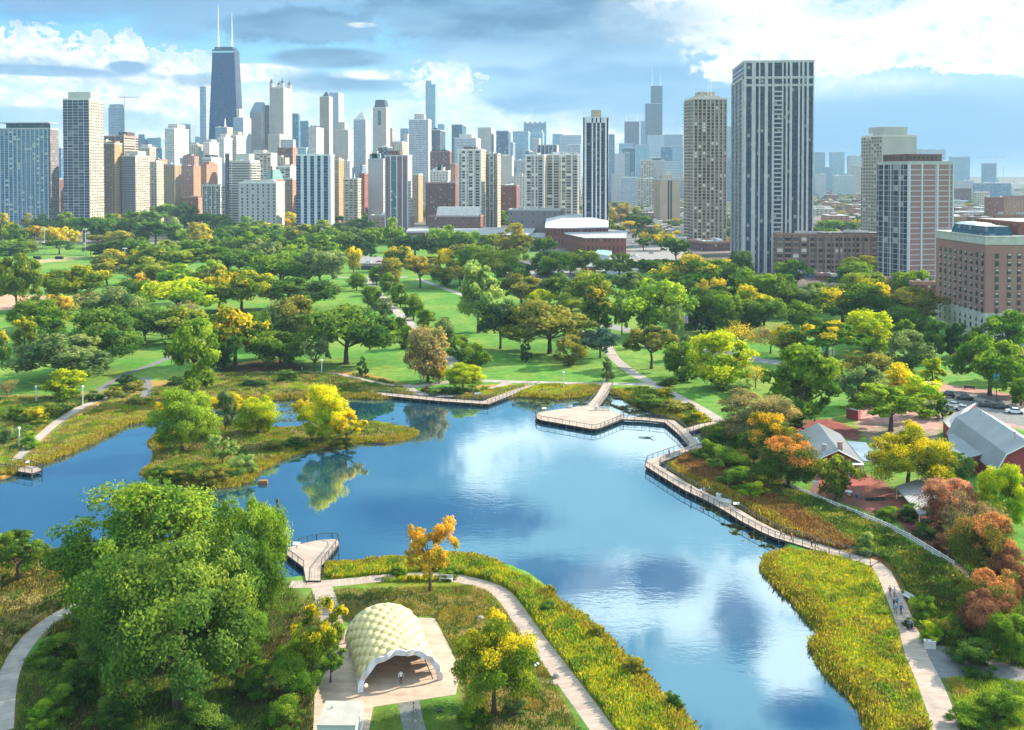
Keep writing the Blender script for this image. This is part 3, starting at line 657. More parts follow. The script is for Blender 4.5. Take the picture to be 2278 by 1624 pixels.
for u, v0, v1, w_ in [(792,607,648,38),(826,639,686,38),(853,667,717,45),(878,705,750,42),(898,729,778,40),(836,597,634,32),(862,613,657,36),(890,639,686,42),(918,661,712,44),(942,691,737,40),(985,714,770,48),(1020,749,802,50),(1052,767,824,60)]:
    TREES.append((u, v0, v1, w_, 'gg' if int(u) % 2 else 'g', 'round'))
trees('''1672,875,990,156,tn,Nround;1710,932,1046,122,mo,Nround;1757,976,1092,142,mr,Nround;2025,944,1100,178,yo,Noak;715,870,992,104,ly,Nround;768,902,994,74,y,Nopen;672,876,948,44,y,Nopen;400,882,1014,140,lg,Nround;360,888,960,50,y,Nopen
512,862,945,90,y,Nopen;497,878,968,46,gg,Ntall;570,888,972,94,lm,Nround;490,958,1044,64,pg,Nopen;592,1088,1265,66,gg,Nopen;955,1138,1325,130,ao,Nopen;690,1318,1545,146,yg,Nopen;1098,1375,1602,186,yg,Noak
345,1062,1400,400,fl,Noak;548,1118,1430,158,g,Nround;385,1188,1590,330,fr,Noak;250,1340,1560,150,fr,Nround;520,1340,1540,130,g,Nround;30,1188,1300,136,g,Nflat;975,806,856,44,am,Nopen;1028,815,866,72,lm,Nround
2122,1072,1185,120,pk,Nround;2180,1082,1250,150,br,Nbare;2160,1090,1230,90,br,Nopen;2240,1052,1190,104,lm,Nround;2210,1152,1320,140,lr,Nround;2256,1238,1350,90,rd,Nround;2218,1278,1412,120,lr,Nround;2212,1325,1440,116,rd,Nround;2262,1380,1490,100,g,Nround;2130,1012,1085,90,dg,Nround
665,1440,1560,130,g,Nround;730,1440,1530,70,g,Nopen;10,835,892,40,tn,Nbare''', 'Nround')
FILL = [(0,830,508,562,14),(230,760,600,716,9),(1390,2070,612,724,13),(1010,1330,565,640,5),(60,470,700,790,3),(1660,2080,706,730,3)]
OPEN_ = [(-20,250,552,605),(-20,160,640,705),(730,905,600,700),(900,1060,620,800),(1130,1340,560,605),(1320,1540,500,600),(640,760,690,760),(430,520,740,830),(240,380,745,830),(0,60,690,760)]
rf = random.Random(17)
for u0, u1, v0, v1, n in FILL:
    k = 0; tries = 0
    while k < n and tries < 400:
        tries += 1; u = rf.uniform(u0, u1); v = rf.uniform(v0, v1)
        if any(a <= u <= b and c <= v <= d for a, b, c, d in OPEN_): continue
        if any(abs(u-t[0]) < (t[3]*.30) and abs(v-t[2]) < 9 for t in TREES): continue
        m = (v-390)/F*1.0*F/65; TREES.append((u, v-rf.uniform(13, 19)*m, v, rf.uniform(15, 23)*m, rf.choice(['g','dg','dg','og','g','vd','gg','lg','ol','yg','ob']), 'far' if v < 600 else rf.choice(['oak','round','oak']))); k += 1
# shrubs and bushes
SHR = []
def shrubs(s):
    for e in s.replace('\n', ';').split(';'):
        if e.strip(): q = e.split(','); SHR.append(tuple(float(x) for x in q[:4])+(q[4].strip(),))
shrubs('''110,1420,1480,110,g;160,1475,1560,120,dg;120,1535,1600,90,g;80,1570,1625,80,lg;240,1560,1630,120,dg;440,1560,1640,120,dg;620,1560,1640,100,g;560,1480,1560,90,g
990,862,880,30,vd;960,862,882,26,dg;1020,860,880,34,vd;1050,858,878,34,dg;1080,856,872,26,g;945,858,874,20,rd;250,862,890,44,ob;205,870,892,36,dg;290,845,872,60,ob;280,835,858,50,vd;400,830,858,60,vd;300,880,905,60,ob
640,815,850,50,dg;560,838,862,60,vd;1620,990,1050,90,lg;1580,975,1030,60,g;1640,1040,1090,90,g;1680,1070,1110,70,lm;1600,950,1000,70,dg;1930,1180,1240,56,pg;2065,1328,1385,58,lg;2080,1385,1440,60,lm;2035,1380,1405,40,dg;2150,1370,1400,36,bs
2170,1430,1500,120,dg;2230,1540,1620,110,g;2160,1580,1624,90,g;1975,1130,1160,60,g;2028,1120,1162,60,dg;2085,1125,1175,60,br;2110,1190,1230,70,rd;2060,1165,1200,50,dg;2150,1180,1230,70,br;1415,1465,1512,66,ol;1330,1392,1430,50,ol;1225,1305,1330,28,ol;1500,1548,1590,50,dg;725,1385,1440,60,gg;690,1400,1460,70,dg;830,1395,1440,40,dg
1050,1580,1622,90,g;1140,1560,1610,60,gg;1215,1345,1372,50,dg;1000,1268,1290,50,g;880,1262,1290,48,g;430,1030,1070,60,dg;350,1040,1072,60,dg;470,1040,1080,70,ob;540,1010,1060,60,pg;380,1045,1075,40,go;600,985,1010,60,ob;650,975,1000,60,dg
760,975,998,60,ob;1560,1000,1030,40,dg;1500,880,915,80,ob;1440,880,905,70,dg;1550,915,940,50,yg;1470,860,885,60,yg;1490,838,860,40,dg;1530,810,850,50,g;1650,830,880,60,pg;1640,780,820,50,am;1740,840,880,50,dg
30,900,940,60,g;70,905,945,60,yg;110,885,925,60,og;10,950,990,50,gg;60,960,1000,50,lg''')
DLAB = [(100,572,'the left ball field'),(60,680,'the fenced dirt infield'),(188,540,'the left light mast'),(330,815,'the curved lawn path'),(180,880,'the left lamp post'),(75,880,'the far left lamp post'),(36,980,'the lower left lamp post'),
 (713,820,'the short white column'),(870,660,'the tree lined walk'),(935,830,'the lamp beside the round bed'),(1350,856,'the viewing platform bridge'),(1310,597,'the red kiosk'),(1300,545,'the red brick church'),(1430,545,'the wide street junction'),
 (1100,520,'the low white roofed museum'),(700,505,'the blue and white tower'),(580,500,'the white stone apartment block'),(1570,560,'the beige balcony tower'),(1720,610,'the tallest dark tower'),(1860,640,'the brick loft block'),(2160,730,'the red brick hotel'),
 (2190,885,'the car park'),(2180,980,'the big red barn'),(1860,1000,'the small red farmhouse'),(1900,1110,'the red dirt yard'),(1570,970,'the boardwalk bend'),(1460,760,'the wide pale road'),(885,1440,'the honeycomb pavilion'),(700,960,'the island tip'),
 (410,1020,'the island logs'),(400,500,'the brown brick apartments'),(185,500,'the tall cream gridded tower'),(60,510,'the grey slab tower'),(820,590,'the road underpass'),(1720,800,'the pale road end'),(1830,790,'the green banner pole'),(1990,800,'the purple banner pole'),
 (1980,1330,'the walkers path'),(2110,1480,'the grey side path'),(1800,1210,'the lower boardwalk'),(2110,1200,'the white rail fence'),(80,1420,'the lower left path'),(730,1590,'the pale storage box'),(1180,1440,'the plank path'),(690,1250,'the near pier'),(60,1045,'the far left pier'),
 (1380,480,'the long straight street'),(1480,490,'the tan slab block'),(2220,650,'the hotel left wing'),(760,740,'the middle lawn'),(250,800,'the left lawn'),(540,590,'the far lawn'),(1180,800,'the shaded lawn'),(1090,690,'the diagonal walk'),(2190,860,'the right meadow benches')]
_used = {}
def where(U, V):
    d = sorted(((U-a)**2+(1.6*(V-b))**2, a, b, n) for a, b, n in DLAB); _, a, b, n = d[0]
    if abs(U-a) < 1.3*abs(V-b): r = 'behind' if V < b else 'in front of'
    else: r = 'left of' if U < a else 'right of'
    return r+' '+n
_lab = []      # (object, text, U) resolved at the end so that every label is one of a kind
def relabel():
    G = {}
    for o, t, U, V in _lab: G.setdefault(t, []).append((U, V, o))
    for t, q in G.items():
        if len(q) == 1: q[0][2]['label'] = t; continue
        q.sort(key=lambda z: z[0])
        O = ['leftmost', 'second from left', 'third from left', 'fourth from left', 'fifth from left', 'sixth from left', 'seventh from left', 'eighth from left']
        for i, (U, V, o) in enumerate(q):
            o['label'] = (O[i] if i < len(q)-1 else 'rightmost')+' '+t
def put_tree(U, V0, V1, W, c, kind, name='tree', cat='tree', zb=0.0, grp=None):
    b = P(U, V1, zb); D = (b.x*FWD[0]+b.y*FWD[1]); Wm = W*D/F*(1.24 if V1 < 960 else 1.14); Hm = (V1-V0)*D/F*1.06
    if name != 'tree': Hm = max(.8, min(Hm, Wm*.9))
    pr = KINDS[kind]; me, tm = pr[rng0.randrange(len(pr))]
    o = empty(name, b, rng0.random()*6.28, cat=cat)
    cr = link('crown' if name != 'shrub' else 'foliage', me, o); tr = link('trunk' if name != 'shrub' else 'stem', tm, o)
    q = .92+.16*rng0.random()
    for x in (cr, tr): x.scale = (Wm*1.02, Wm*1.02, Hm)
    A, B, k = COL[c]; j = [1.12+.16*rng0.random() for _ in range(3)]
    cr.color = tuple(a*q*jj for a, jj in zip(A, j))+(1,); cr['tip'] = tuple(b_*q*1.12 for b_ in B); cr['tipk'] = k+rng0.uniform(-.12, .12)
    sz = '' if name == 'shrub' else ('small ' if Wm < 9 else 'tall ' if Hm > 1.35*Wm else 'broad ' if Wm > 22 else '')
    nm = CN[c]; bare = 'half bare ' if kind in ('bare', 'Nbare') else 'pointed ' if kind == 'cone' else ''
    base = nm.replace(' tree with', f' {name} with') if ' tree with' in nm else nm+' '+name
    _lab.append((o, (sz+bare+base+' '+where(U, V1)).strip(), U, V1)); o['group'] = grp or ('bushes by the paths' if name == 'shrub' else 'trees of the park')
    return o
rng0 = random.Random(3)
for (U, V0, V1, W, c, k) in TREES:
    zb = WZ+.3 if 300 < U < 900 and 940 < V1 < 1080 else 0
    put_tree(U, V0, V1, W, c, k, zb=zb, grp='young trees lining the walk' if False else None)
for (U, V0, V1, W, c) in SHR: put_tree(U, V0, V1, W, c, 'Nshrub' if V1 > 930 else 'shrub', 'shrub', 'bush')
# ------------------------------------------------------------------ reeds and meadow
def veg_mat():
    m = bpy.data.materials.new('reeds'); m.use_nodes = True; m.node_tree.nodes.clear(); t = NT(m.node_tree)
    fc = t.new('ShaderNodeAttribute', attribute_name='fc').outputs['Color']
    gn = t.new('ShaderNodeNewGeometry').outputs['Normal']; nn = t.vm('NORMALIZE', t.vm('ADD', t.vm('MULTIPLY', gn, (.55,)*3), (0, 0, 1)))
    df = t.new('ShaderNodeBsdfDiffuse'); t.put(df.inputs[0], fc); t.l.new(nn, df.inputs['Normal']); tr = t.new('ShaderNodeBsdfTranslucent'); t.put(tr.inputs[0], fc)
    mx = t.new('ShaderNodeMixShader'); mx.inputs[0].default_value = .4; t.l.new(df.outputs[0], mx.inputs[1]); t.l.new(tr.outputs[0], mx.inputs[2])
    t.l.new(mx.outputs[0], t.new('ShaderNodeOutputMaterial').inputs[0]); return m
VEG = veg_mat()
YL = (.60,.52,.02); LG = (.36,.48,.02); MG = (.17,.30,.02); DGc = (.08,.16,.02); ST = (.52,.41,.13); BRc = (.25,.13,.035); RU = (.33,.15,.045); OC = (.38,.30,.045)
def reeds(name, poly, dens, h, pal, label, seed=1, wid=.14, sc_=.10, avoid=(), maxn=330000, clip=True, jit=.16):
    rng = np.random.RandomState(seed); pts = np.array([(p.x, p.y) for p in pix(poly)])
    lo = pts.min(0); hi = pts.max(0); ar = (hi-lo).prod(); n = int(min(ar*dens*3.4, 6000000)); wid *= .42; h *= .8
    x = lo[0]+rng.rand(n)*(hi[0]-lo[0]); y = lo[1]+rng.rand(n)*(hi[1]-lo[1])
    k = sdf(x, y, pts) < 0; x, y = x[k], y[k]
    if clip:
        s = np.maximum(sdf(x, y, pondW), -sdf(x, y, islW))+(fn(x, y, .09, 5)-.5)*1.6; k = s > -.7+.5*rng.rand(len(s)); x, y, s = x[k], y[k], s[k]
    else: s = np.full(len(x), 5.)
    for poly2, wd in PATHS_AV:
        dm = np.full(len(x), 1e9)
        for a, b in zip(poly2, poly2[1:]):
            e = b-a; L2 = e.dot(e)+1e-9; tt = np.clip(((x-a.x)*e.x+(y-a.y)*e.y)/L2, 0, 1); dm = np.minimum(dm, np.hypot(x-a.x-tt*e.x, y-a.y-tt*e.y))
        k = dm > wd; x, y, s = x[k], y[k], s[k]
    for pl in avoid:
        k = sdf(x, y, pl) > .2; x, y, s = x[k], y[k], s[k]
    if len(x) > maxn: x, y, s = x[:maxn], y[:maxn], s[:maxn]
    n = len(x); q = np.clip((fn(x, y, sc_, seed+20)-.5)*1.25+.5, 0, 1); q2 = np.clip((fn(x, y, sc_*3.1, seed+40)-.5)*1.2+.5, 0, 1)
    pal = np.array(pal); ix = np.clip((q*.75+q2*.35+jit*(rng.rand(n)-.5))*len(pal), 0, len(pal)-1).astype(int); dk = 1-.25*np.clip((fn(x, y, .5, seed+60)-.55)*5, 0, 1); c = pal[ix]*((.7+.6*rng.rand(n))*dk)[:, None]; dd = rng.rand(n) < .05; c[dd] = np.array((.42,.33,.16))*(.6+.6*rng.rand(dd.sum()))[:, None]
    bush = .6*np.clip((fn(x, y, .24, seed+81)-.60)*5, 0, 1)*(h > .5)*('rusty' not in label); c = c*(1-bush[:, None])+bush[:, None]*np.array([(.09,.21,.025), (.15,.29,.03), (.06,.14,.02)])[rng.randint(0, 3, n)]*(.7+.7*rng.rand(n))[:, None]
    if clip and 'reed' in name:
        ed = np.clip(1-(s-.8-2.2*fn(x, y, .2, seed+90))/1.2, 0, 1)*(rng.rand(n) < .75); c = c*(1-ed[:, None])+ed[:, None]*np.array([(.46,.34,.03), (.40,.32,.035), (.36,.22,.035), (.46,.44,.03)])[rng.randint(0, 4, n)]*(.6+.7*rng.rand(n))[:, None]
    hh = h*(.5+.45*q2+.45*rng.rand(n)**2+.35*bush); a = rng.rand(n)*6.283; le = rng.normal(0, .2, (n, 2))*hh[:, None]+.12*hh[:, None]
    w2 = wid*(.6+.8*rng.rand(n)); zb = np.clip(WZ+s*.5, WZ, 0)-.05
    dx = np.cos(a)*w2/2; dy = np.sin(a)*w2/2
    v = np.zeros((n, 4, 3)); v[:, 0] = np.stack([x-dx, y-dy, zb], 1); v[:, 1] = np.stack([x+dx, y+dy, zb], 1)
    v[:, 2] = np.stack([x+dx*.8+le[:, 0], y+dy*.8+le[:, 1], zb+hh], 1); v[:, 3] = np.stack([x-dx*.8+le[:, 0]*1.3, y-dy*.8+le[:, 1]*1.3, zb+hh*.82], 1)
    me = npmesh(name, v.reshape(-1, 3), np.arange(n*4).reshape(n, 4), col=c); tag(link(name, me, None, VEG), label, 'vegetation', kind='stuff')
def wl(pp, z=0, sm=0):
    q = [Vector((P(u, v, z).x, P(u, v, z).y, 0)) for u, v in pp]; return smooth_pts(q, sm) if sm else q
BW_MAIN = [(1380,932),(1430,934),(1490,940),(1521,966),(1549,997),(1500,1014),(1455,1030),(1452,1040),(1500,1070),(1539,1093),(1580,1112),(1630,1139),(1670,1164),(1712,1186),(1740,1198),(1800,1216),(1859,1234),(1905,1247),(1951,1260)]
BW_A = [(836,877),(905,884),(985,892),(1078,898),(1115,884),(1155,869),(1190,858)]
BW_B = [(1352,858),(1338,882),(1318,908)]
BW_C = [(1521,962),(1560,950),(1597,943)]
PATHS_AV = [(wl([(640,1308),(705,1307),(780,1301),(850,1293),(920,1288),(990,1289),(1050,1301),(1105,1318),(1135,1350),(1165,1395),(1200,1445),(1235,1490),(1275,1545),(1315,1600),(1350,1650)], 0, 2), 1.6),
 (wl([(706,1300),(722,1345),(735,1400)]), 1.7), (wl([(330,1300),(215,1336),(140,1365),(70,1412),(25,1468),(0,1530),(-10,1640)], 0, 2), 1.5),
 (wl([(300,872),(240,884),(180,905),(125,938),(85,972),(50,1005),(28,1030)], 0, 2), 1.5), (wl([(190,888),(260,893),(340,886)]), 1.6), (wl([(320,842),(322,872),(318,888)]), 1.6),
 (wl([(560,832),(690,829),(760,836),(860,862),(930,862),(1000,850),(1060,848),(1100,850),(1200,853),(1300,855),(1380,856),(1456,857)], 0, 2), 2.2),
 (wl([(900,858),(915,874),(960,884),(1040,880),(1110,864),(1130,852)], 0, 2), 1.9), (wl([(1385,815),(1415,837),(1456,857),(1497,880),(1545,905),(1580,925),(1600,940)]), 2.3),
 (wl([(1949,1257),(1971,1279),(1986,1310),(2006,1358),(2030,1415),(2048,1470),(2079,1535),(2104,1600),(2130,1680)]), 2.2),
 (wl(BW_MAIN, .3), 1.9), (wl(BW_A, .3), 1.8), (wl(BW_B, .3), 1.8), (wl(BW_C, .3), 1.8), (wl([(1745,1082),(1830,1112),(1920,1150),(2035,1200),(2140,1268),(2200,1330)], 0, 2), 1.0)]
PLAZA = pix([(690,1660),(694,1560),(712,1520),(770,1400),(790,1385),(937,1384),(965,1385),(1000,1455),(1022,1502),(1012,1558),(826,1586),(812,1660)])
SIDE = pix([(2058,1444),(2110,1449),(2190,1472),(2290,1500),(2290,1530),(2190,1513),(2115,1520),(2085,1522)])
PIER = pix([(620,1226),(748,1203),(752,1216),(716,1265),(716,1300),(672,1300),(668,1269),(628,1239)])
reeds('reed_bed', [(1690,1225),(1960,1258),(2100,1640),(1880,1660),(1790,1480),(1690,1290)], 26, 1.05, [YL, LG, YL, LG, YL, OC, LG, MG], 'yellow green marsh plants between the pond and the right path', 2, .16, .09)
reeds('reed_bed', [(700,1246),(1060,1236),(1300,1375),(1590,1660),(1370,1660),(1190,1400),(1090,1300),(720,1305)], 28, 1.15, [LG, YL, LG, YL, MG, LG, OC], 'bright green and yellow plants between the plank path and pond', 3, .15, .11, (PIER,))
reeds('meadow', [(740,1320),(1080,1310),(1150,1380),(1300,1660),(1060,1660),(1025,1500),(960,1380),(790,1384),(720,1400),(640,1400),(690,1320)], 20, .55, [OC, (.20,.16,.03), MG, OC, ST, DGc, OC], 'olive and straw meadow behind and right of the pavilion', 4, .12, .10, (PLAZA,))
reeds('meadow', [(-60,1190),(160,1262),(330,1300),(330,1340),(60,1440),(-60,1560)], 18, .9, [ST, OC, (.15,.14,.03), ST, DGc, OC], 'straw coloured tall grass by the lower left path', 5, .14, .08)
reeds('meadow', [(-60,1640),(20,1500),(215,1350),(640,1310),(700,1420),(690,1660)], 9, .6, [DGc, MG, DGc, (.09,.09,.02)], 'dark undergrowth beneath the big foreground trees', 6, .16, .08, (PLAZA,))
reeds('meadow', [(1600,1045),(1620,1010),(1800,1110),(1960,1180),(2150,1290),(2200,1400),(2060,1430),(1990,1262),(1900,1222),(1800,1160),(1700,1100)], 22, 1.1, [MG, DGc, (.10,.13,.02), MG, OC, DGc, (.12,.13,.02)], 'dark green marsh growth between the boardwalk and the rail fence', 7, .14, .09, (SIDE,))
reeds('reed_bed', [(1484,1044),(1545,1008),(1610,1040),(1710,1095),(1810,1155),(1905,1225),(1850,1232),(1712,1186),(1560,1104)], 26, 1.3, [BRc, RU, BRc, RU, (.36,.22,.05), BRc], 'rusty brown reeds on the land side of the boardwalk', 8, .12, .09)
reeds('meadow', [(1560,950),(1640,950),(1680,1040),(1640,1080),(1570,1015)], 22, 1.1, [MG, DGc, OC, MG], 'green scrub behind the boardwalk bend', 17, .14, .09)
reeds('meadow', [(2050,1430),(2170,1470),(2330,1510),(2330,1330),(2150,1240),(2000,1270)], 14, .9, [DGc, MG, (.07,.10,.02), DGc], 'dark green thicket right of the walkers path', 9, .16, .09, (SIDE,))
reeds('meadow', [(2075,1520),(2330,1515),(2330,1680),(2130,1680)], 20, .5, [MG, DGc, MG, LG, OC], 'mixed green ground cover at the lower right corner', 10, .13, .1, (SIDE,))
reeds('reed_bed', [(-60,1070),(60,1050),(110,1030),(340,940),(560,905),(560,878),(330,880),(240,896),(150,945),(40,1030),(-60,1045)], 18, 1.2, [YL, ST, LG, ST, OC, LG], 'golden reeds along the left bank of the pond', 11, .17, .09)
reeds('meadow', [(-60,890),(180,885),(220,890),(120,945),(60,990),(20,1040),(-60,1040)], 14, .9, [MG, LG, ST, MG, (.06,.16,.05), OC], 'green and straw plants left of the left shore path', 12, .18, .09)
reeds('reed_bed', [(330,870),(480,835),(700,830),(800,838),(880,858),(930,880),(840,890),(560,900),(330,890)], 12, 1.1, [(.12,.14,.03), ST, MG, (.17,.15,.03), ST, LG], 'shaggy olive plants along the far shore', 13, .2, .07)
reeds('reed_bed', [(900,888),(1060,874),(1150,862),(1330,862),(1345,880),(1300,890),(1140,898)], 16, 1.2, [YL, ST, LG, YL, OC], 'golden reeds behind the curved boardwalk', 14, .18, .09)
reeds('reed_bed', [(1352,870),(1440,868),(1600,940),(1570,950),(1470,935),(1360,890)], 16, 1.1, [OC, YL, MG, DGc, YL, MG], 'olive and yellow marsh right of the viewing platform', 15, .18, .08)
reeds('reed_bed', isl, 14, .9, [LG, (.12,.13,.03), ST, MG, OC, LG], 'low green and straw growth on the island', 16, .17, .09)
reeds('lawn_grass', [(812,1640),(826,1586),(920,1570),(1110,1560),(1320,1640)], 40, .14, [(.05,.16,.015), MG, (.06,.19,.02)], 'short grass in front of the pavilion', 18, .08, .1, (PLAZA,))

def pads(poly, n, label, seed):
    rng = np.random.RandomState(seed); pts = np.array([(p.x, p.y) for p in pix(poly, WZ)]); lo, hi = pts.min(0), pts.max(0); x = lo[0]+rng.rand(n*6)*(hi[0]-lo[0]); y = lo[1]+rng.rand(n*6)*(hi[1]-lo[1])
    k = (sdf(x, y, pts) < 0) & (fn(x, y, .25, seed) > .48) & (np.maximum(sdf(x, y, pondW), -sdf(x, y, islW)) < 0); x, y = x[k][:n], y[k][:n]; m = len(x); r = .10+.22*rng.rand(m); v = []
    for q in range(6): a = q*1.047; v.append(np.stack([x+r*math.cos(a), y+r*math.sin(a), np.full(m, WZ+.012)], 1))
    c = np.array([(.13,.20,.05), (.22,.24,.08), (.28,.22,.10)])[rng.randint(0, 3, m)]*(.6+.6*rng.rand(m))[:, None]
    tag(link('water_plants', npmesh('water_plants', np.stack(v, 1).reshape(-1, 3), np.arange(m*6).reshape(m, 6), 6, col=c), None, VEG), label, 'water plants', kind='stuff')
pads([(1350,885),(1500,905),(1530,945),(1400,925),(1345,900)], 2600, 'floating leaves in the sheltered pool right of the platform', 3)
pads([(1560,1120),(1700,1190),(1730,1230),(1660,1215),(1590,1165)], 900, 'scattered floating weed below the long boardwalk', 4)
pads([(1140,890),(1320,888),(1300,905),(1150,900)], 1500, 'scum of fallen leaves along the far golden reeds', 5)
pads([(560,900),(700,895),(690,940),(580,945)], 1200, 'leaf scum in the channel behind the island', 6)
# ------------------------------------------------------------------ buildings
def facade_group():
    g = bpy.data.node_groups.new('facade', 'ShaderNodeTree'); I = g.interface
    for n, ty, dv in (('Wall', 'NodeSocketColor', (.5,.5,.5,1)), ('Glass', 'NodeSocketColor', (.05,.08,.12,1)), ('Bay', 'NodeSocketFloat', 3.), ('Floor', 'NodeSocketFloat', 3.2), ('WX', 'NodeSocketFloat', .6), ('WY', 'NodeSocketFloat', .55), ('Var', 'NodeSocketFloat', .5), ('Top', 'NodeSocketFloat', 1000.)):
        s = I.new_socket(n, in_out='INPUT', socket_type=ty); s.default_value = dv
    I.new_socket('Shader', in_out='OUTPUT', socket_type='NodeSocketShader')
    t = NT(g); gi = t.new('NodeGroupInput').outputs; go = t.new('NodeGroupOutput')
    tc = t.new('ShaderNodeTexCoord'); x, y, z = t.sep(tc.outputs['Object']); nx, ny, nz = t.sep(tc.outputs['Normal'])
    f = t.m('GREATER_THAN', t.m('ABSOLUTE', nx), t.m('ABSOLUTE', ny))
    u = t.m('ADD', t.m('MULTIPLY', y, f), t.m('MULTIPLY', x, t.m('SUBTRACT', 1, f)))
    ub = t.m('DIVIDE', u, gi['Bay']); zb = t.m('DIVIDE', z, gi['Floor'])
    fu = t.m('FRACT', ub); fz = t.m('FRACT', zb)
    wx = t.m('LESS_THAN', t.m('ABSOLUTE', t.m('SUBTRACT', fu, .5)), t.m('MULTIPLY', gi['WX'], .5))
    wy = t.m('LESS_THAN', t.m('ABSOLUTE', t.m('SUBTRACT', fz, .5)), t.m('MULTIPLY', gi['WY'], .5))
    roof = t.m('GREATER_THAN', t.m('ABSOLUTE', nz), .6)
    win = t.m('MULTIPLY', t.m('MULTIPLY', wx, wy), t.m('SUBTRACT', 1, roof))
    wn = t.new('ShaderNodeTexWhiteNoise', noise_dimensions='3D'); t.put(wn.inputs['Vector'], t.comb(t.m('FLOOR', ub), t.m('FLOOR', zb), f))
    r = wn.outputs['Value']
    gcol = t.mix(t.m('MULTIPLY', t.ss(r, .45, 1.0, 0, 1, 'LINEAR'), gi['Var']), gi['Glass'], t.mix(.5, (.55, .52, .45, 1), gi['Glass']))
    gcol = t.mix(t.m('MULTIPLY', t.m('GREATER_THAN', r, .93), gi['Var']), gcol, (.75, .7, .58, 1))
    big = t.noise(tc.outputs['Object'], .05, 4, .6); sm = t.noise(tc.outputs['Object'], .9, 3, .6)
    wall = t.mix(t.ss(big, .3, .7), t.mix(1, gi['Wall'], (.84, .84, .86, 1), 'MULTIPLY'), gi['Wall'])
    wall = t.mix(t.ss(sm, .3, .7), t.mix(1, wall, (.9, .9, .9, 1), 'MULTIPLY'), wall)
    wall = t.mix(roof, wall, t.mix(t.ss(sm, .35, .65), (.30, .29, .28, 1), (.48, .46, .44, 1)))
    b = t.new('ShaderNodeBsdfPrincipled'); t.put(b.inputs['Base Color'], t.mix(win, wall, gcol))
    t.put(b.inputs['Roughness'], t.m('MULTIPLY_ADD', win, -.62, .8)); t.put(b.inputs['Specular IOR Level'], t.m('MULTIPLY_ADD', win, .10, .08))
    t.l.new(b.outputs[0], go.inputs[0]); return g
FG = facade_group(); _fm = {}
def fac(wall, glass, bay=3.2, fl=3.1, wx=.6, wy=.55, var=.5):
    wall = tuple(v*.80 for v in wall); glass = tuple(v*.6 for v in glass); k = (wall, glass, bay, fl, wx, wy, var)
    if k in _fm: return _fm[k]
    m = bpy.data.materials.new('facade_%d' % len(_fm)); m.use_nodes = True; m.node_tree.nodes.clear(); t = NT(m.node_tree)
    g = t.new('ShaderNodeGroup'); g.node_tree = FG
    for n, v in zip(('Wall', 'Glass', 'Bay', 'Floor', 'WX', 'WY', 'Var'), (wall+(1,), glass+(1,), bay, fl, wx, wy, var)): g.inputs[n].default_value = v
    t.l.new(g.outputs[0], t.new('ShaderNodeOutputMaterial').inputs[0]); _fm[k] = m; return m
WHT = (.72,.71,.69); CRM = (.62,.54,.42); TAN = (.50,.38,.24); ORT = (.58,.36,.17); BRN = (.16,.105,.085); BRK = (.34,.13,.09); RDB = (.30,.09,.075); PNK = (.42,.25,.21); GRY = (.38,.38,.38)
LGR = (.52,.53,.55); BGL = (.055,.14,.24); DGL = (.02,.035,.07); NGL = (.05,.055,.07); LBL = (.22,.42,.55); SBL = (.12,.25,.36); BEI = (.50,.46,.40); PUR = (.22,.13,.14); DKB = (.03,.06,.10); TEA = (.06,.26,.30)
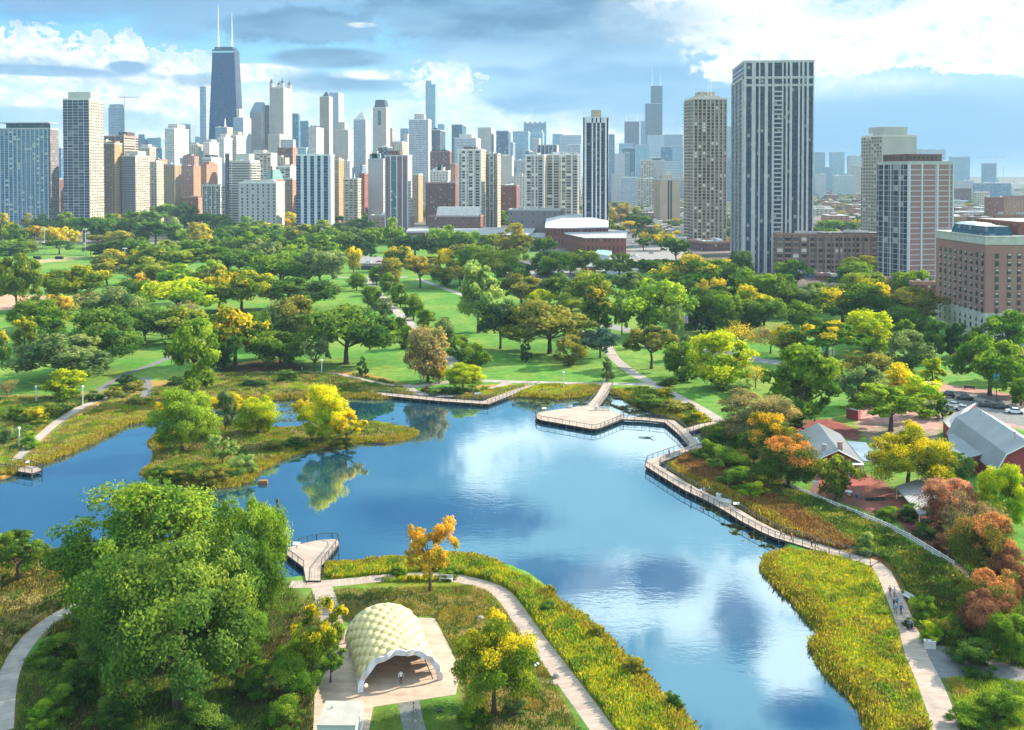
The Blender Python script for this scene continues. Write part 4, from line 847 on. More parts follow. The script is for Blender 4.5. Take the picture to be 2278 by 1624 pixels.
ST_ = {
 'pier': fac((.24,.36,.46), (.03,.15,.32), 5.2, 3.0, .80, .70, .6), 'grid': fac((.66,.64,.60), (.008,.045,.13), 6.9, 3.4, .92, .86, .12), 'sq': fac((.72,.64,.50), (.10,.08,.06), 4.2, 3.6, .64, .62, .4),
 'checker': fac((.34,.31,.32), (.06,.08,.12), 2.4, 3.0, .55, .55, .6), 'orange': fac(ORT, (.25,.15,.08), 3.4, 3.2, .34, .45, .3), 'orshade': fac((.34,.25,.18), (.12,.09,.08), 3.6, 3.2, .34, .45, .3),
 'cream': fac(CRM, (.14,.11,.09), 4.2, 3.6, .46, .50, .4), 'creamb': fac((.62,.54,.43), (.08,.08,.10), 5.5, 3.0, .66, .50, .7), 'bandp': fac((.30,.28,.32), (.20,.20,.25), 60, 3.0, .99, .72, .1),
 'brownb': fac((.58,.50,.42), (.13,.08,.07), 40, 4.2, .96, .62, .2), 'brown': fac(BRN, (.05,.045,.05), 3.5, 3.3, .5, .5, .3), 'blue': fac((.30,.40,.50), BGL, 3.2, 3.6, .66, .60, .3),
 'bluegl': fac((.16,.30,.42), (.07,.20,.34), 3.0, 3.8, .86, .8, .3), 'lblue': fac((.40,.56,.66), LBL, 3.5, 3.8, .84, .72, .25), 'white': fac((.74,.69,.60), (.20,.23,.30), 4.4, 3.7, .42, .52, .4), 'whitep': fac((.75,.74,.72), (.36,.37,.40), 2.6, 80, .45, .99, .1),
 'pink': fac((.48,.29,.24), (.16,.11,.11), 3.4, 3.2, .40, .45, .4), 'orbrick': fac((.56,.30,.19), (.16,.09,.07), 3.8, 3.2, .34, .42, .3), 'stripe': fac(TAN, (.22,.15,.09), 2.6, 60, .35, .99, .1),
 'gridw': fac((.62,.64,.66), (.20,.27,.36), 2.6, 3.4, .62, .60, .4), 'gridb': fac((.46,.54,.62), (.10,.20,.36), 2.8, 3.6, .60, .60, .3), 'hanc': fac((.004,.07,.21), (.003,.055,.18), 3.0, 3.7, .8, .62, .06), 'hancr': fac((.07,.10,.17), (.03,.06,.12), 3.0, 3.7, .6, .5, .2),
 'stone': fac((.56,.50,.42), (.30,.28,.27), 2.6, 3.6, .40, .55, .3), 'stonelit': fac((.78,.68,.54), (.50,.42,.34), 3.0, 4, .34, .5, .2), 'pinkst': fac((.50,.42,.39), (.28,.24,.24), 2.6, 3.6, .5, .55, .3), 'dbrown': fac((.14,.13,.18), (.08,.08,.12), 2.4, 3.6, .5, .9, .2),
 'tanrib': fac((.46,.37,.29), (.20,.17,.15), 2.4, 3.4, .45, .62, .3), 'bstripe': fac((.55,.62,.70), (.12,.28,.46), 3.4, 90, .62, .99, 0), 'balc': fac((.62,.58,.50), (.11,.12,.15), 24, 3.1, .93, .50, .5), 'balcw': fac((.66,.62,.55), (.07,.08,.11), 6.2, 3.0, .72, .54, .9),
 'french': fac((.62,.60,.55), (.13,.15,.19), 5.9, 3.7, .36, .66, .4), 'blank': fac((.52,.49,.50), (.52,.49,.50), 5, 5, .01, .01, 0), 'blankw': fac((.66,.62,.54), (.60,.56,.5), 6, 3.2, .02, .02, 0), 'brick': fac(BRK, (.09,.07,.08), 3.6, 3.3, .36, .45, .4),
 'brick2': fac((.24,.13,.11), (.09,.08,.09), 3.0, 3.2, .45, .5, .5), 'bluebalc': fac((.16,.30,.50), (.010,.05,.14), 5.2, 3.2, .98, .74, .1), 'pur': fac((.32,.19,.20), (.32,.19,.20), 40, 40, .01, .01, 0), 'teal': fac((.10,.20,.24), TEA, 3, 3.2, .85, .72, .7),
 'dgl': fac((.10,.12,.16), (.03,.05,.08), 2.4, 3.6, .75, .7, .3), 'dteal': fac((.05,.14,.20), (.035,.11,.17), 2.6, 3.8, .8, .75, .15), 'oct': fac((.60,.56,.50), (.38,.35,.33), 3.0, 3.2, .42, .5, .3), 'wband': fac((.66,.70,.74), (.30,.42,.54), 60, 4.2, .99, .5, .1),
 'navy': fac((.13,.19,.30), (.05,.10,.18), 2.6, 3.6, .7, .7, .4), 'whitebal': fac((.66,.62,.54), (.06,.07,.10), 7.6, 3.2, .78, .66, .9), 'greyvert': fac((.46,.44,.42), (.06,.07,.09), 2.9, 3.0, .66, .80, .5), 'navybal': fac((.10,.11,.15), (.012,.022,.06), 4.6, 3.0, .90, .72, .12),
 'beibal': fac((.48,.38,.29), (.05,.035,.03), 4.2, 3.0, .62, .70, .8), 'beiside': fac((.42,.39,.35), (.10,.09,.09), 9, 3.0, .7, .4, .2), 'darkgl': fac((.12,.13,.17), (.06,.11,.20), 2.2, 3.0, .80, .70, .35), 'tanslab': fac((.60,.46,.34), (.60,.46,.34), 30, 30, .01, .01, 0),
 'tanwin': fac((.56,.43,.32), (.15,.11,.09), 7, 3.0, .35, .66, .2), 'loft': fac((.44,.29,.24), (.055,.06,.07), 5.4, 3.6, .78, .60, .8), 'creamc': fac((.50,.46,.38), (.16,.14,.12), 4.2, 3.0, .62, .52, .6), 'purb': fac((.66,.60,.60), (.50,.27,.25), 9.5, 3.1, .90, .80, .0),
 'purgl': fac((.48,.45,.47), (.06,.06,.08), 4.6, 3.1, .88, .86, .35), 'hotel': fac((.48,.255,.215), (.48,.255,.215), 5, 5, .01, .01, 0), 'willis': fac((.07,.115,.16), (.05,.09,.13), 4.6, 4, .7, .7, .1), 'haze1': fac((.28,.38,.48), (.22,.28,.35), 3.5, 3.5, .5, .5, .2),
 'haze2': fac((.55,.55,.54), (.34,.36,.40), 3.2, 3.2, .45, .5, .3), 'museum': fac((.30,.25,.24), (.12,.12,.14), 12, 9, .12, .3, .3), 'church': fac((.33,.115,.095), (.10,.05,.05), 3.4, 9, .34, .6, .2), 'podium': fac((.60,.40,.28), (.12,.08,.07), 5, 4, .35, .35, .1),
 'cobble': fac((.66,.62,.56), (.25,.25,.27), 3.4, 3.1, .5, .5, .6)}
_rh = {'n': 0}
MECH = pm('roof_unit_metal', (.42,.42,.42), .6, .1, .5); MECHD = pm('dark_roof_unit', (.10,.10,.11), .7, .1, .5); MWHT = pm('white_paint', (.80,.80,.78), .6, .05, .4)
def ray(U): t = (U-1138)/F; return (FWD[0]+t*RGT[0], FWD[1]+t*RGT[1])
def corners(U0, U1, U2, Y, ang=None, dmin=None):
    """near corner and the two wall lengths that span U0..U1 (left face) and U1..U2 (right face)"""
    a = R(ang if ang is not None else (90 if U1 < 1339 else 0))
    n = P(U1, HZ+CH*F/Y); n = Vector((n.x, n.y, 0))
    def hit(U, dv):
        r = ray(U); det = dv[0]*(-r[1])+r[0]*dv[1]
        if abs(det) < 1e-6: return 0
        return (n.y*r[0]-n.x*r[1])/(dv[0]*r[1]-dv[1]*r[0])
    dR = (math.cos(a), math.sin(a)); dL = (-math.sin(a), math.cos(a))
    lR = hit(U2, dR); lL = hit(U0, dL)
    return n, a, abs(lL), abs(lR)
def roofstuff(mb, lx, ly, h, k, seed):
    r = random.Random(seed)
    for i in range(k):
        w_ = r.uniform(.08, .2)*lx; d_ = r.uniform(.08, .2)*ly; x = r.uniform(.05, .95)*(lx-w_); y = r.uniform(.05, .95)*(ly-d_); hh = r.uniform(1.2, 3.5)
        mb.box(x, x+w_, y, y+d_, h-.05, h+hh)
def building(name, U0, U1, U2, Vt, Y, sL, sR, label, ang=None, depth=None, pent=None, cat=None, piers=None, units=3, slabs=None, antenna=None, parapet=True, ph='blankw', dpx=None):
    """box building. left face U0..U1, right face U1..U2; pent = [(U0, U1, Vtop, style)]"""
    n, a, lL, lR = corners(U0, U1, U2, Y, ang)
    if depth:
        if U1 < 1339 and ang is None: lR = depth if (abs(U2-U1) < 1.5 or lR > depth*2.5) else lR
        elif abs(U1-U0) < 1.5 or lL > depth*2.5: lL = depth
    lR = min(max(lR, 6), 90); lL = min(max(lL, 6), 120)
    h = CH+(HZ-Vt)*Y/F
    o = empty(name, n, a, label, cat or ('tower' if h > 45 else 'building'))
    if Y > 1450: o['group'] = None; del o['group']
    # local x runs along the right face, local y along the left face
    mb = MB(); vs = [(0,0,-1),(lR,0,-1),(lR,lL,-1),(0,lL,-1),(0,0,h),(lR,0,h),(lR,lL,h),(0,lL,h)]
    mb.add(vs, [(0,1,5,4)], 1); mb.add(vs, [(2,3,7,6)], 1); mb.add(vs, [(1,2,6,5)], 0); mb.add(vs, [(3,0,4,7)], 0); mb.add(vs, [(4,5,6,7)], 0)
    mb.build('wall', [ST_[sL], ST_[sR]], o)
    if parapet:
        p = MB(); e = .25; q = .5 if Y < 1500 else .8
        for x0, x1, y0, y1 in ((-e, lR+e, -e, q), (-e, lR+e, lL-q, lL+e), (-e, q, q, lL-q), (lR-q, lR+e, q, lL-q)): p.box(x0, x1, y0, y1, h-.6, h+1.1)
        p.build('parapet', [PAR.get(sL, PARD)], o)
    if units:
        p = MB(); roofstuff(p, lR, lL, h, units, int(U0*7+Vt)); p.build('roof_unit', [MECH if int(U0) % 3 else MWHT], o)
    for i, q in enumerate(pent or []):
        u0, u1, vt = q[:3]; st = ST_[q[3]] if len(q) > 3 else ST_[ph]
        # footprint centred on the roof
        dd = Y+(lL if U1 >= 1339 else lR)*.5; w_ = (u1-u0)/F*dd; cx = ((u0+u1)/2-1138)/F*dd
        c = Vector((dd*FWD[0]+cx*RGT[0], dd*FWD[1]+cx*RGT[1], 0)); l = Matrix.Rotation(-a, 4, 'Z') @ (c-n)
        wx, wy = (w_, lL*.55) if U1 >= 1339 and ang is None else (lR*.55, w_)
        if ang is not None: wx = wy = w_
        wx = min(wx, lR*.97); wy = min(wy, lL*.97)
        x = min(max(l.x, wx/2+.2), lR-wx/2-.2); y = min(max(l.y, wy/2+.2), lL-wy/2-.2); hh = CH+(HZ-vt)*dd/F
        p = MB(); p.box(x-wx/2, x+wx/2, y-wy/2, y+wy/2, h-.1, max(hh, h+1)); p.build('penthouse', [st], o)
    if piers:  # (face 'L'/'R', positions 0..1 or count, width, material, proud)
        for fc_, pos, wd, mt, pr_, zt in piers:
            L_ = lL if fc_ == 'L' else lR
            if isinstance(pos, int): pos = [i/(pos-1) for i in range(pos)]
            for s in pos:
                p = MB(); c = s*(L_-wd)
                if fc_ == 'L': p.box(-pr_, -.01, c, c+wd, -1, h*zt)
                else: p.box(c, c+wd, -pr_, -.01, -1, h*zt)
                p.build('pier', [mt], o)
    if slabs:
        for fc_, s0, s1, fl, pr_, mt in slabs:
            L_ = lL if fc_ == 'L' else lR; p = MB(); z = fl
            while z < h-2:
                if fc_ == 'L': p.box(-pr_, -.02, s0*L_, s1*L_, z, z+.95)
                else: p.box(s0*L_, s1*L_, -pr_, -.02, z, z+.95)
                z += fl
            p.build('balconies', [mt], o)
    for (u, vt, rr) in antenna or []:
        dd = Y+lL*.3; cx = (u-1138)/F*dd; c = Vector((dd*FWD[0]+cx*RGT[0], dd*FWD[1]+cx*RGT[1], 0)); l = Matrix.Rotation(-a, 4, 'Z') @ (c-n)
        hh = CH+(HZ-vt)*dd/F; zb = CH+(HZ-min([q[2] for q in pent] or [Vt]) if pent else CH) if False else h
        p = MB(); p.tube([(l.x, l.y, h-1), (l.x, l.y, h+(hh-h)*.45), (l.x, l.y, hh)], [rr, rr*.7, rr*.25], 6); p.build('antenna', [MWHT], o)
    return o, n, a, lL, lR, h
PARD = pm('parapet_grey', (.45,.44,.42), .8, .06, .3)
PAR = {k: pm('parapet_'+n_, c, .8, .06, .3) for n_, c, ks in (('white', (.72,.71,.68), ('white','bluebalc','gridw','whitebal','french','balcw')), ('cream', (.64,.58,.48), ('cream','creamb','creamc','sq','balc','beibal','beiside','grid')), ('brick', (.30,.17,.13), ('brick','brick2','loft','pink','orbrick','brown','hotel'))) for k in ks}
PW_ = pm('white_pier', (.58,.59,.61), .7, .05, .3); PG_ = pm('grey_pier', (.46,.47,.49), .7, .06, .3); PC_ = pm('cream_pier', (.66,.60,.50), .7, .06, .3); PB_ = pm('beige_concrete', (.46,.37,.29), .85, .08, .3); PDK = pm('dark_metal', (.04,.045,.055), .5, .1, .3); PSH = pm('shaft_concrete', (.50,.48,.47), .8, .07, .25)
B = building
# --- left group
o, n, a, lL, lR, h = B('apartment_tower', 0, 108, 131, 287, 1280, 'pier', 'checker', 'wide grey slab tower with a flat overhanging roof cap at far left', piers=[('L', 12, 1.1, PG_, .7, 1)], units=0)
p = MB(); p.box(lR*.15, lR*.85, lL*.14, lL*.9, h-.1, h+7); p.build('penthouse', [ST_['dteal']], o); p = MB(); p.box(-1, lR+1, lL*.02, lL*.99, h+7, h+8); p.build('roof_cap', [MECH], o)
B('brick_building', 126, 131, 141, 400, 1500, 'brick2', 'brick2', 'thin dark red brick block seen between the two tall left towers', depth=20)
B('glass_building', 130, 136, 142, 330, 2300, 'bluegl', 'bluegl', 'thin blue glass sliver between the two tall left towers', depth=30)
B('apartment_tower', 141, 199, 231, 222, 1260, 'grid', 'sq', 'tall cream tower with navy gridded glass front and square windows on its lit side', pent=[(161, 213, 207, 'blankw')], piers=None)
B('apartment_tower', 231, 236, 248, 315, 1420, 'cream', 'cream', 'slim cream block squeezed behind the tall gridded tower', depth=20)
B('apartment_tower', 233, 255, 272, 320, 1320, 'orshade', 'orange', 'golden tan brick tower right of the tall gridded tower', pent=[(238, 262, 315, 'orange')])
B('office_tower', 242, 268, 279, 240, 2300, 'gridb', 'gridb', 'distant blue grey stepped tower beside the tower crane at left', pent=[(246, 276, 233, 'gridb')])
B('office_building', 232, 256, 262, 304, 1750, 'brown', 'brown', 'low dark block behind the golden tan tower', depth=30)
B('office_tower', 257, 276, 308, 303, 1650, 'brown', 'brownb', 'dark brown tower with cream bands on its lit side', pent=[(258, 292, 295, 'brown')])
B('apartment_tower', 270, 301, 333, 348, 1330, 'bandp', 'creamb', 'purple grey banded tower with cream balcony side', pent=[(278, 309, 337, 'blankw')])
B('apartment_tower', 310, 333, 347, 329, 1560, 'cream', 'sq', 'tall cream tower behind the purple grey banded tower', pent=[(312, 330, 322, 'white')])
B('apartment_tower', 333, 348, 364, 361, 1450, 'cream', 'cream', 'cream block right of the purple grey banded tower', units=2)
B('apartment_tower', 347, 354, 372, 356, 1520, 'brown', 'orange', 'brownish tan block behind the row of cream blocks')
B('apartment_tower', 364, 388, 403, 367, 1420, 'stripe', 'stripe', 'tan block with closely set vertical ribs left of the pink brick building')
B('office_tower', 308, 322, 336, 300, 2500, 'blue', 'lblue', 'small distant blue tower above the cream blocks at left')
B('office_building', 328, 358, 368, 308, 2500, 'lblue', 'lblue', 'pale blue glass building left of the white ribbed tower')
B('office_building', 340, 360, 372, 330, 2300, 'bluegl', 'lblue', 'lower blue glass building left of the white ribbed tower')
B('apartment_tower', 367, 388, 420, 287, 1800, 'white', 'whitep', 'white tower with thin ribs and stepped roof', pent=[(378, 412, 278, 'white')])
B('office_tower', 400, 424, 434, 277, 2900, 'haze1', 'haze1', 'distant flat topped grey tower behind the white ribbed tower')
B('office_building', 420, 446, 462, 305, 3000, 'lblue', 'lblue', 'long pale blue distant block left of the tallest black tower')
B('brick_building', 403, 430, 450, 370, 1500, 'pink', 'orbrick', 'pinkish brick apartment building with many windows', units=4)
B('brick_building', 446, 459, 484, 367, 1440, 'orbrick', 'orbrick', 'orange brick apartment building catching the sun', pent=[(455, 470, 360, 'orbrick')])
B('brick_building', 403, 440, 452, 440, 1420, 'brick', 'orbrick', 'low brick house row below the pinkish brick building', units=3)
B('apartment_tower', 449, 490, 501, 413, 1270, 'greyvert', 'balcw', 'low grey balcony building with white piers', units=3, piers=[('L', 5, .8, PC_, .5, 1)])
B('apartment_tower', 421, 440, 452, 323, 2000, 'cream', 'cream', 'cream tower right of the white ribbed tower', pent=[(424, 438, 318, 'cream')])
B('apartment_tower', 453, 466, 487, 318, 1900, 'white', 'white', 'bright white tower with stepped crown below the blue grid tower', pent=[(456, 480, 311, 'white')])
B('apartment_tower', 450, 470, 493, 352, 1750, 'gridw', 'white', 'white block with dark top in front of the stepped white tower', pent=[(452, 470, 345, 'dgl')])
B('apartment_tower', 484, 498, 518, 308, 2000, 'white', 'gridw', 'pale tower with pointed corner roofs left of centre', pent=[(490, 508, 299, 'white')])
B('apartment_tower', 514, 526, 543, 302, 2050, 'cream', 'white', 'cream tower with rounded roof beside the pale pointed tower', pent=[(518, 530, 294, 'cream')])
B('office_tower', 519, 541, 559, 263, 2200, 'gridb', 'gridw', 'white and blue checked tower below the tallest black tower')
B('office_tower', 526, 533, 543, 244, 2350, 'white', 'white', 'slim white crown behind the white and blue checked tower', units=1, depth=22)
B('office_tower', 445, 459, 470, 194, 2700, 'gridb', 'gridb', 'slim blue gridded tower left of the tallest black tower')
# tapered black tower
def taper(name, c0, w0, d0, w1, d1, h, mats, label, cat='tower'):
    o = empty(name, c0, R(0), label, cat); mb = MB()
    vs = [(-w0/2,0,-1),(w0/2,0,-1),(w0/2,d0,-1),(-w0/2,d0,-1),(-w1/2,(d0-d1)/2,h),(w1/2,(d0-d1)/2,h),(w1/2,(d0+d1)/2,h),(-w1/2,(d0+d1)/2,h)]
    mb.add(vs, [(0,1,5,4),(2,3,7,6)], 0); mb.add(vs, [(1,2,6,5),(3,0,4,7)], 1); mb.add(vs, [(4,5,6,7)], 0); mb.build('wall', mats, o); return o
Yh = 2400.; hh = CH+(HZ-110)*Yh/F; w1 = 50*Yh/F; w0 = 78*Yh/F
ch = P(495, HZ+CH*F/Yh)
o = taper('office_tower', ch, w0, 50, w1, 33, hh, [ST_['hanc'], ST_['hancr']], 'tallest black tapering tower with two white antennas')
p = MB(); p.box(-w1*.42, w1*.42, 11, 38, hh-.2, hh+6); p.build('penthouse', [ST_['dteal']], o)
p = MB(); p.box(-w1/2+.5, w1/2-.5, 8.0, 8.5, hh-8, hh-3.5); p.build('pale_band', [pm('pale_glass_band', (.35,.55,.62), .3)], o)  # strip of paler glass just below the roof edge
for ux, vt in ((-.34, 12), (.29, 31)):
    x = ux*w1*1.0; zt = CH+(HZ-vt)*(Yh+24)/F; p = MB(); p.tube([(x,24,hh+5),(x,24,hh+(zt-hh)*.3),(x,24,hh+(zt-hh)*.31),(x,24,hh+(zt-hh)*.7),(x,24,zt)], [2.2,1.9,1.3,1.0,.5], 8); p.ball((x, 24, hh+24), 2.6, 6); p.build('antenna', [MWHT], o)
B('office_building', 479, 505, 518, 284, 2100, 'haze1', 'stone', 'grey stone building with slim chimney at the foot of the black tower', antenna=[(501, 264, 2.2)])
o, n, a, lL, lR, h = B('office_tower', 556, 582, 589, 250, 2500, 'pinkst', 'stonelit', 'pinkish stone tower with a slanted glass roof', units=0, parapet=False)
hs = CH+(HZ-228)*2500/F; p = MB(); p.add([(0,0,h),(0,lL,h),(0,lL*.55,hs),(0,0,hs),(lR,0,h),(lR,lL,h),(lR,lL*.55,hs),(lR,0,hs)], [(0,3,2,1),(4,5,6,7),(2,6,5,1),(0,4,7,3),(3,7,6,2)]); p.build('slanted_roof', [pm('slate_glass', (.28,.36,.42), .4)], o)
B('office_tower', 586, 599, 602, 235, 2600, 'dbrown', 'dbrown', 'slim dark purple tower left of the four turreted tower', depth=30)
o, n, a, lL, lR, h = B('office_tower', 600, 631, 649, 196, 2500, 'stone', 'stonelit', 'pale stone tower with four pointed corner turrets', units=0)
for (x, y) in ((4, 4), (lR-4, 4), (4, lL-4), (lR-4, lL-4)):
    p = MB(); p.prism([(x+5*math.cos(k*.785+.39), y+5*math.sin(k*.785+.39)) for k in range(8)], h-1, h+12, 0); tb = p.build('turret', [ST_['stonelit']], o)
    q = MB(); q.prism([(x+4.6*math.cos(k*.785+.39), y+4.6*math.sin(k*.785+.39)) for k in range(8)], h+12, h+21, 0, scale=.12); q.tube([(x,y,h+20),(x,y,h+25)], [.4,.1], 5); q.build('dome', [PDK], tb)
B('office_building', 596, 622, 642, 300, 2420, 'stone', 'stonelit', 'lower step in front of the turreted tower', units=2)
B('office_tower', 650, 664, 668, 254, 2700, 'bluegl', 'bluegl', 'slim blue glass tower right of the turreted tower', depth=30)
B('office_tower', 668, 686, 695, 270, 2950, 'bluegl', 'lblue', 'teal blue tower with pale lit side left of the cream tower')
B('office_building', 655, 680, 700, 330, 2200, 'lblue', 'lblue', 'low blue glass building above the white and blue striped tower')
B('apartment_tower', 686, 703, 720, 284, 2000, 'cobble', 'cobble', 'cream stone tower with dark rooftop units left of the pyramid topped tower', pent=[(692, 706, 281, 'dgl')])
o, n, a, lL, lR, h = B('apartment_tower', 711, 732, 740, 216, 2300, 'tanrib', 'stonelit', 'tan ribbed tower with dark pyramid roof', units=0)
p = MB(); p.prism([(lR*.15,lL*.1),(lR*.85,lL*.1),(lR*.85,lL*.8),(lR*.15,lL*.8)], h, h+12, 0, scale=.2); p.build('roof', [PDK], o)
B('office_tower', 732, 753, 764, 207, 3300, 'bstripe', 'whitep', 'tall blue striped tower with bright white side')
B('apartment_tower', 743, 774, 786, 290, 2250, 'stone', 'haze2', 'beige tower with vertical ribs behind the striped tower', pent=[(750, 770, 273, 'stone')])
o, n, a, lL, lR, h = B('office_tower', 786, 813, 824, 267, 2600, 'gridb', 'white', 'white gridded tower with glass pyramid and spire', units=0)
p = MB(); p.prism([(1,1),(lR-1,1),(lR-1,lL-1),(1,lL-1)], h, h+24, 0, scale=.03); p.tube([(lR/2,lL/2,h+22),(lR/2,lL/2,h+34)], [.5,.15], 5); p.build('roof', [ST_['lblue']], o)
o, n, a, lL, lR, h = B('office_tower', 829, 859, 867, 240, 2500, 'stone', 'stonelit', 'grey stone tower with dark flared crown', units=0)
p = MB(); p.prism([(1,3),(lR-1,3),(lR-1,lL-3),(1,lL-3)], h, h+19, 0, scale=.8); p.build('crown_roof', [PDK], o); p = MB(); p.box(-.5, .02, lL*.4, lL*.62, h-42, h-8); p.build('window_bay', [ST_['dteal']], o)
B('office_tower', 864, 872, 878, 286, 2700, 'pinkst', 'pinkst', 'slim pinkish tower right of the dark crowned tower', depth=25)
B('apartment_tower', 766, 800, 814, 368, 2300, 'lblue', 'blue', 'low blue grey block behind the beige window building')
B('brick_building', 797, 810, 820, 387, 1450, 'brick', 'brick', 'red brick block left of the blank white tower')
B('apartment_tower', 742, 753, 764, 356, 1320, 'tanrib', 'orange', 'orange tan tower right of the white and blue striped tower', pent=[(743, 752, 350, 'orange')])
B('apartment_building', 763, 795, 804, 399, 1250, 'creamb', 'sq', 'beige building with shaded windows and a slim chimney', antenna=[(788, 386, .9)])
B('apartment_tower', 504, 510, 514, 343, 1420, 'dbrown', 'white', 'slim shaded shaft left of the round balcony tower', depth=14)
o, n, a, lL, lR, h = B('apartment_tower', 510, 556, 577, 359, 1290, 'balc', 'balc', 'beige tower banded by rounded balconies', pent=[(532, 560, 343, 'blankw')], slabs=[('L', .05, 1, 3.1, 1.4, PC_), ('R', 0, 1, 3.1, 1.6, PC_)])
B('apartment_tower', 560, 602, 616, 342, 1480, 'creamb', 'white', 'beige balcony tower right of the banded round balcony tower', pent=[(566, 590, 334, 'blankw')])
B('apartment_tower', 617, 651, 661, 330, 1650, 'brick2', 'orbrick', 'dark red brick tower with grey upper block', pent=[(626, 655, 311, 'haze2')])
B('apartment_building', 613, 645, 658, 372, 1420, 'whitebal', 'white', 'white block with dark windows behind the green roofed brick tower', pent=[(640, 657, 366, 'white')])
o, n, a, lL, lR, h = B('brick_building', 634, 650, 660, 399, 1230, 'orshade', 'orbrick', 'brown brick block left of the white and blue striped tower')
o, n, a, lL, lR, h = B('brick_building', 588, 606, 630, 402, 1230, 'brick', 'brick', 'brick tower with green copper mansard roof', units=0)
p = MB(); p.prism([(0,0),(lR,0),(lR,lL),(0,lL)], h+1.2, h+13, 0, scale=.6); p.build('roof', [pm('green_copper', (.12,.26,.24), .7)], o); p = MB(); p.box(1,2.6,1,2.6,h,h+17); p.build('chimney', [ST_['brick']], o)
B('apartment_block', 530, 614, 632, 407, 1130, 'french', 'stonelit', 'white stone apartment block with tall french windows', cat='building', pent=[(546, 606, 400, 'blankw')], units=6)
B('apartment_tower', 658, 736, 743, 346, 1120, 'bluebalc', 'white', 'white and deep blue vertically striped tower at centre left', piers=[('L', [0, .23, .43, .65, .85], 3.3, PW_, 1.0, 1)], units=6)
B('apartment_tower', 818, 852, 856, 355, 1280, 'blank', 'white', 'blank pale tower wall left of the brown and teal tower', pent=[(822, 846, 342, 'lblue'), (828, 840, 336, 'blankw')])
o, n, a, lL, lR, h = B('apartment_tower', 855, 907, 916, 347, 1180, 'pur', 'white', 'brown brick tower with a teal glass strip and white edges', pent=[(865, 893, 336, 'brick2')], piers=[('L', [0, .23, .48, .76, 1], 1.1, PW_, .6, 1)])
p = MB(); p.box(-.35, -.02, lL*.51, lL*.75, 0, h-3); p.build('window_strip', [ST_['teal']], o)
B('office_building', 841, 862, 872, 328, 1750, 'dgl', 'dgl', 'dark ribbed block behind the brown and teal tower')
B('apartment_tower', 909, 952, 959, 267, 1900, 'gridw', 'white', 'white tower with a fine blue window grid', pent=[(923, 945, 255, 'white')])
B('apartment_tower', 916, 930, 940, 389, 1420, 'tanrib', 'orange', 'tan block with dark windows right of the brown and teal tower')
B('apartment_tower', 898, 906, 912, 300, 2700, 'cobble', 'cobble', 'small cream tower left of the white blue grid tower', depth=25); B('office_tower', 890, 908, 912, 287, 3000, 'haze1', 'haze1', 'grey gable topped distant tower left of the white blue grid tower')
B('apartment_tower', 876, 894, 906, 316, 2300, 'cream', 'sq', 'cream building in the gap right of the dark crowned tower')
B('office_tower', 959, 978, 990, 290, 2500, 'dgl', 'dgl', 'dark glass stepped tower right of the white blue grid tower', pent=[(960, 970, 286, 'dgl')])
o, n, a, lL, lR, h = B('office_tower', 946, 968, 973, 188, 3400, 'lblue', 'lblue', 'shining pale blue glass tower with tall spire', units=0, parapet=False)
p = MB(); p.box(1, lR-1, lL*.4, lL-.5, h, h+12); p.build('upper_tier', [ST_['lblue']], o); p = MB(); p.tube([(lR/2,lL*.55,h+11),(lR/2,lL*.55,h+35),(lR/2,lL*.55,h+74)], [1.6,1.0,.3], 6); p.build('spire', [MWHT], o)
B('office_tower', 973, 988, 996, 277, 3500, 'lblue', 'lblue', 'pale blue glass tower with framed top'); B('office_tower', 1004, 1027, 1036, 278, 3000, 'dteal', 'dteal', 'dark teal box tower')
B('apartment_tower', 1010, 1058, 1074, 308, 2300, 'gridw', 'white', 'white and blue wide tower with stepped top', pent=[(1024, 1052, 300, 'white')])
B('apartment_tower', 1062, 1092, 1103, 285, 2600, 'oct', 'oct', 'pale cream tower with cut corners'); B('office_tower', 1103, 1130, 1135, 292, 2600, 'navy', 'navy', 'dark blue flat topped tower with dense windows', depth=40)
B('office_building', 1134, 1140, 1146, 318, 2900, 'haze1', 'haze1', 'slim grey block right of the dark blue flat topped tower', depth=40)
B('office_tower', 1140, 1174, 1180, 293, 3000, 'lblue', 'lblue', 'wide pale blue glass block')
o, n, a, lL, lR, h = B('office_tower', 1164, 1214, 1219, 275, 3400, 'haze1', 'lblue', 'blue grey tower with notched battlement top', units=0)
for i in range(5): p = MB(); p.box(0, 3, lL*(i*.22), lL*(i*.22+.12), h, h+5); p.build('battlement', [ST_['haze1']], o)
B('office_tower', 1178, 1206, 1212, 296, 3100, 'lblue', 'lblue', 'pale glass tower with a rounded gable', pent=[(1184, 1206, 290, 'lblue')])
B('apartment_tower', 1182, 1198, 1206, 308, 2700, 'haze2', 'haze2', 'slim pale grey tower in front of the battlement topped tower'); B('office_building', 1193, 1238, 1243, 323, 2200, 'dgl', 'white', 'dark windowed block behind the white balcony pair', piers=[('L', 6, 1, PW_, .5, 1)])
B('office_building', 1228, 1250, 1255, 299, 3300, 'lblue', 'lblue', 'small flat blue block left of the white banded block', depth=40); B('office_building', 1244, 1292, 1296, 302, 3000, 'wband', 'wband', 'wide white banded block behind the navy balcony tower', depth=50)
B('office_building', 1262, 1290, 1294, 322, 2400, 'gridw', 'white', 'white mottled building left of the navy balcony tower', depth=40)
B('office_tower', 1168, 1176, 1188, 336, 1900, 'bluegl', 'bluegl', 'blue glass block left behind the white balcony pair')
B('brick_building', 956, 1000, 1004, 338, 1700, 'brick2', 'brick', 'dark brown brick tower with black roof deck', pent=[(966, 994, 334, 'dgl')], depth=30)
B('apartment_building', 957, 996, 1001, 381, 1500, 'white', 'white', 'white ornate building with a dark central gable', pent=[(968, 988, 372, 'blankw'), (974, 982, 366, 'dgl')], depth=30)
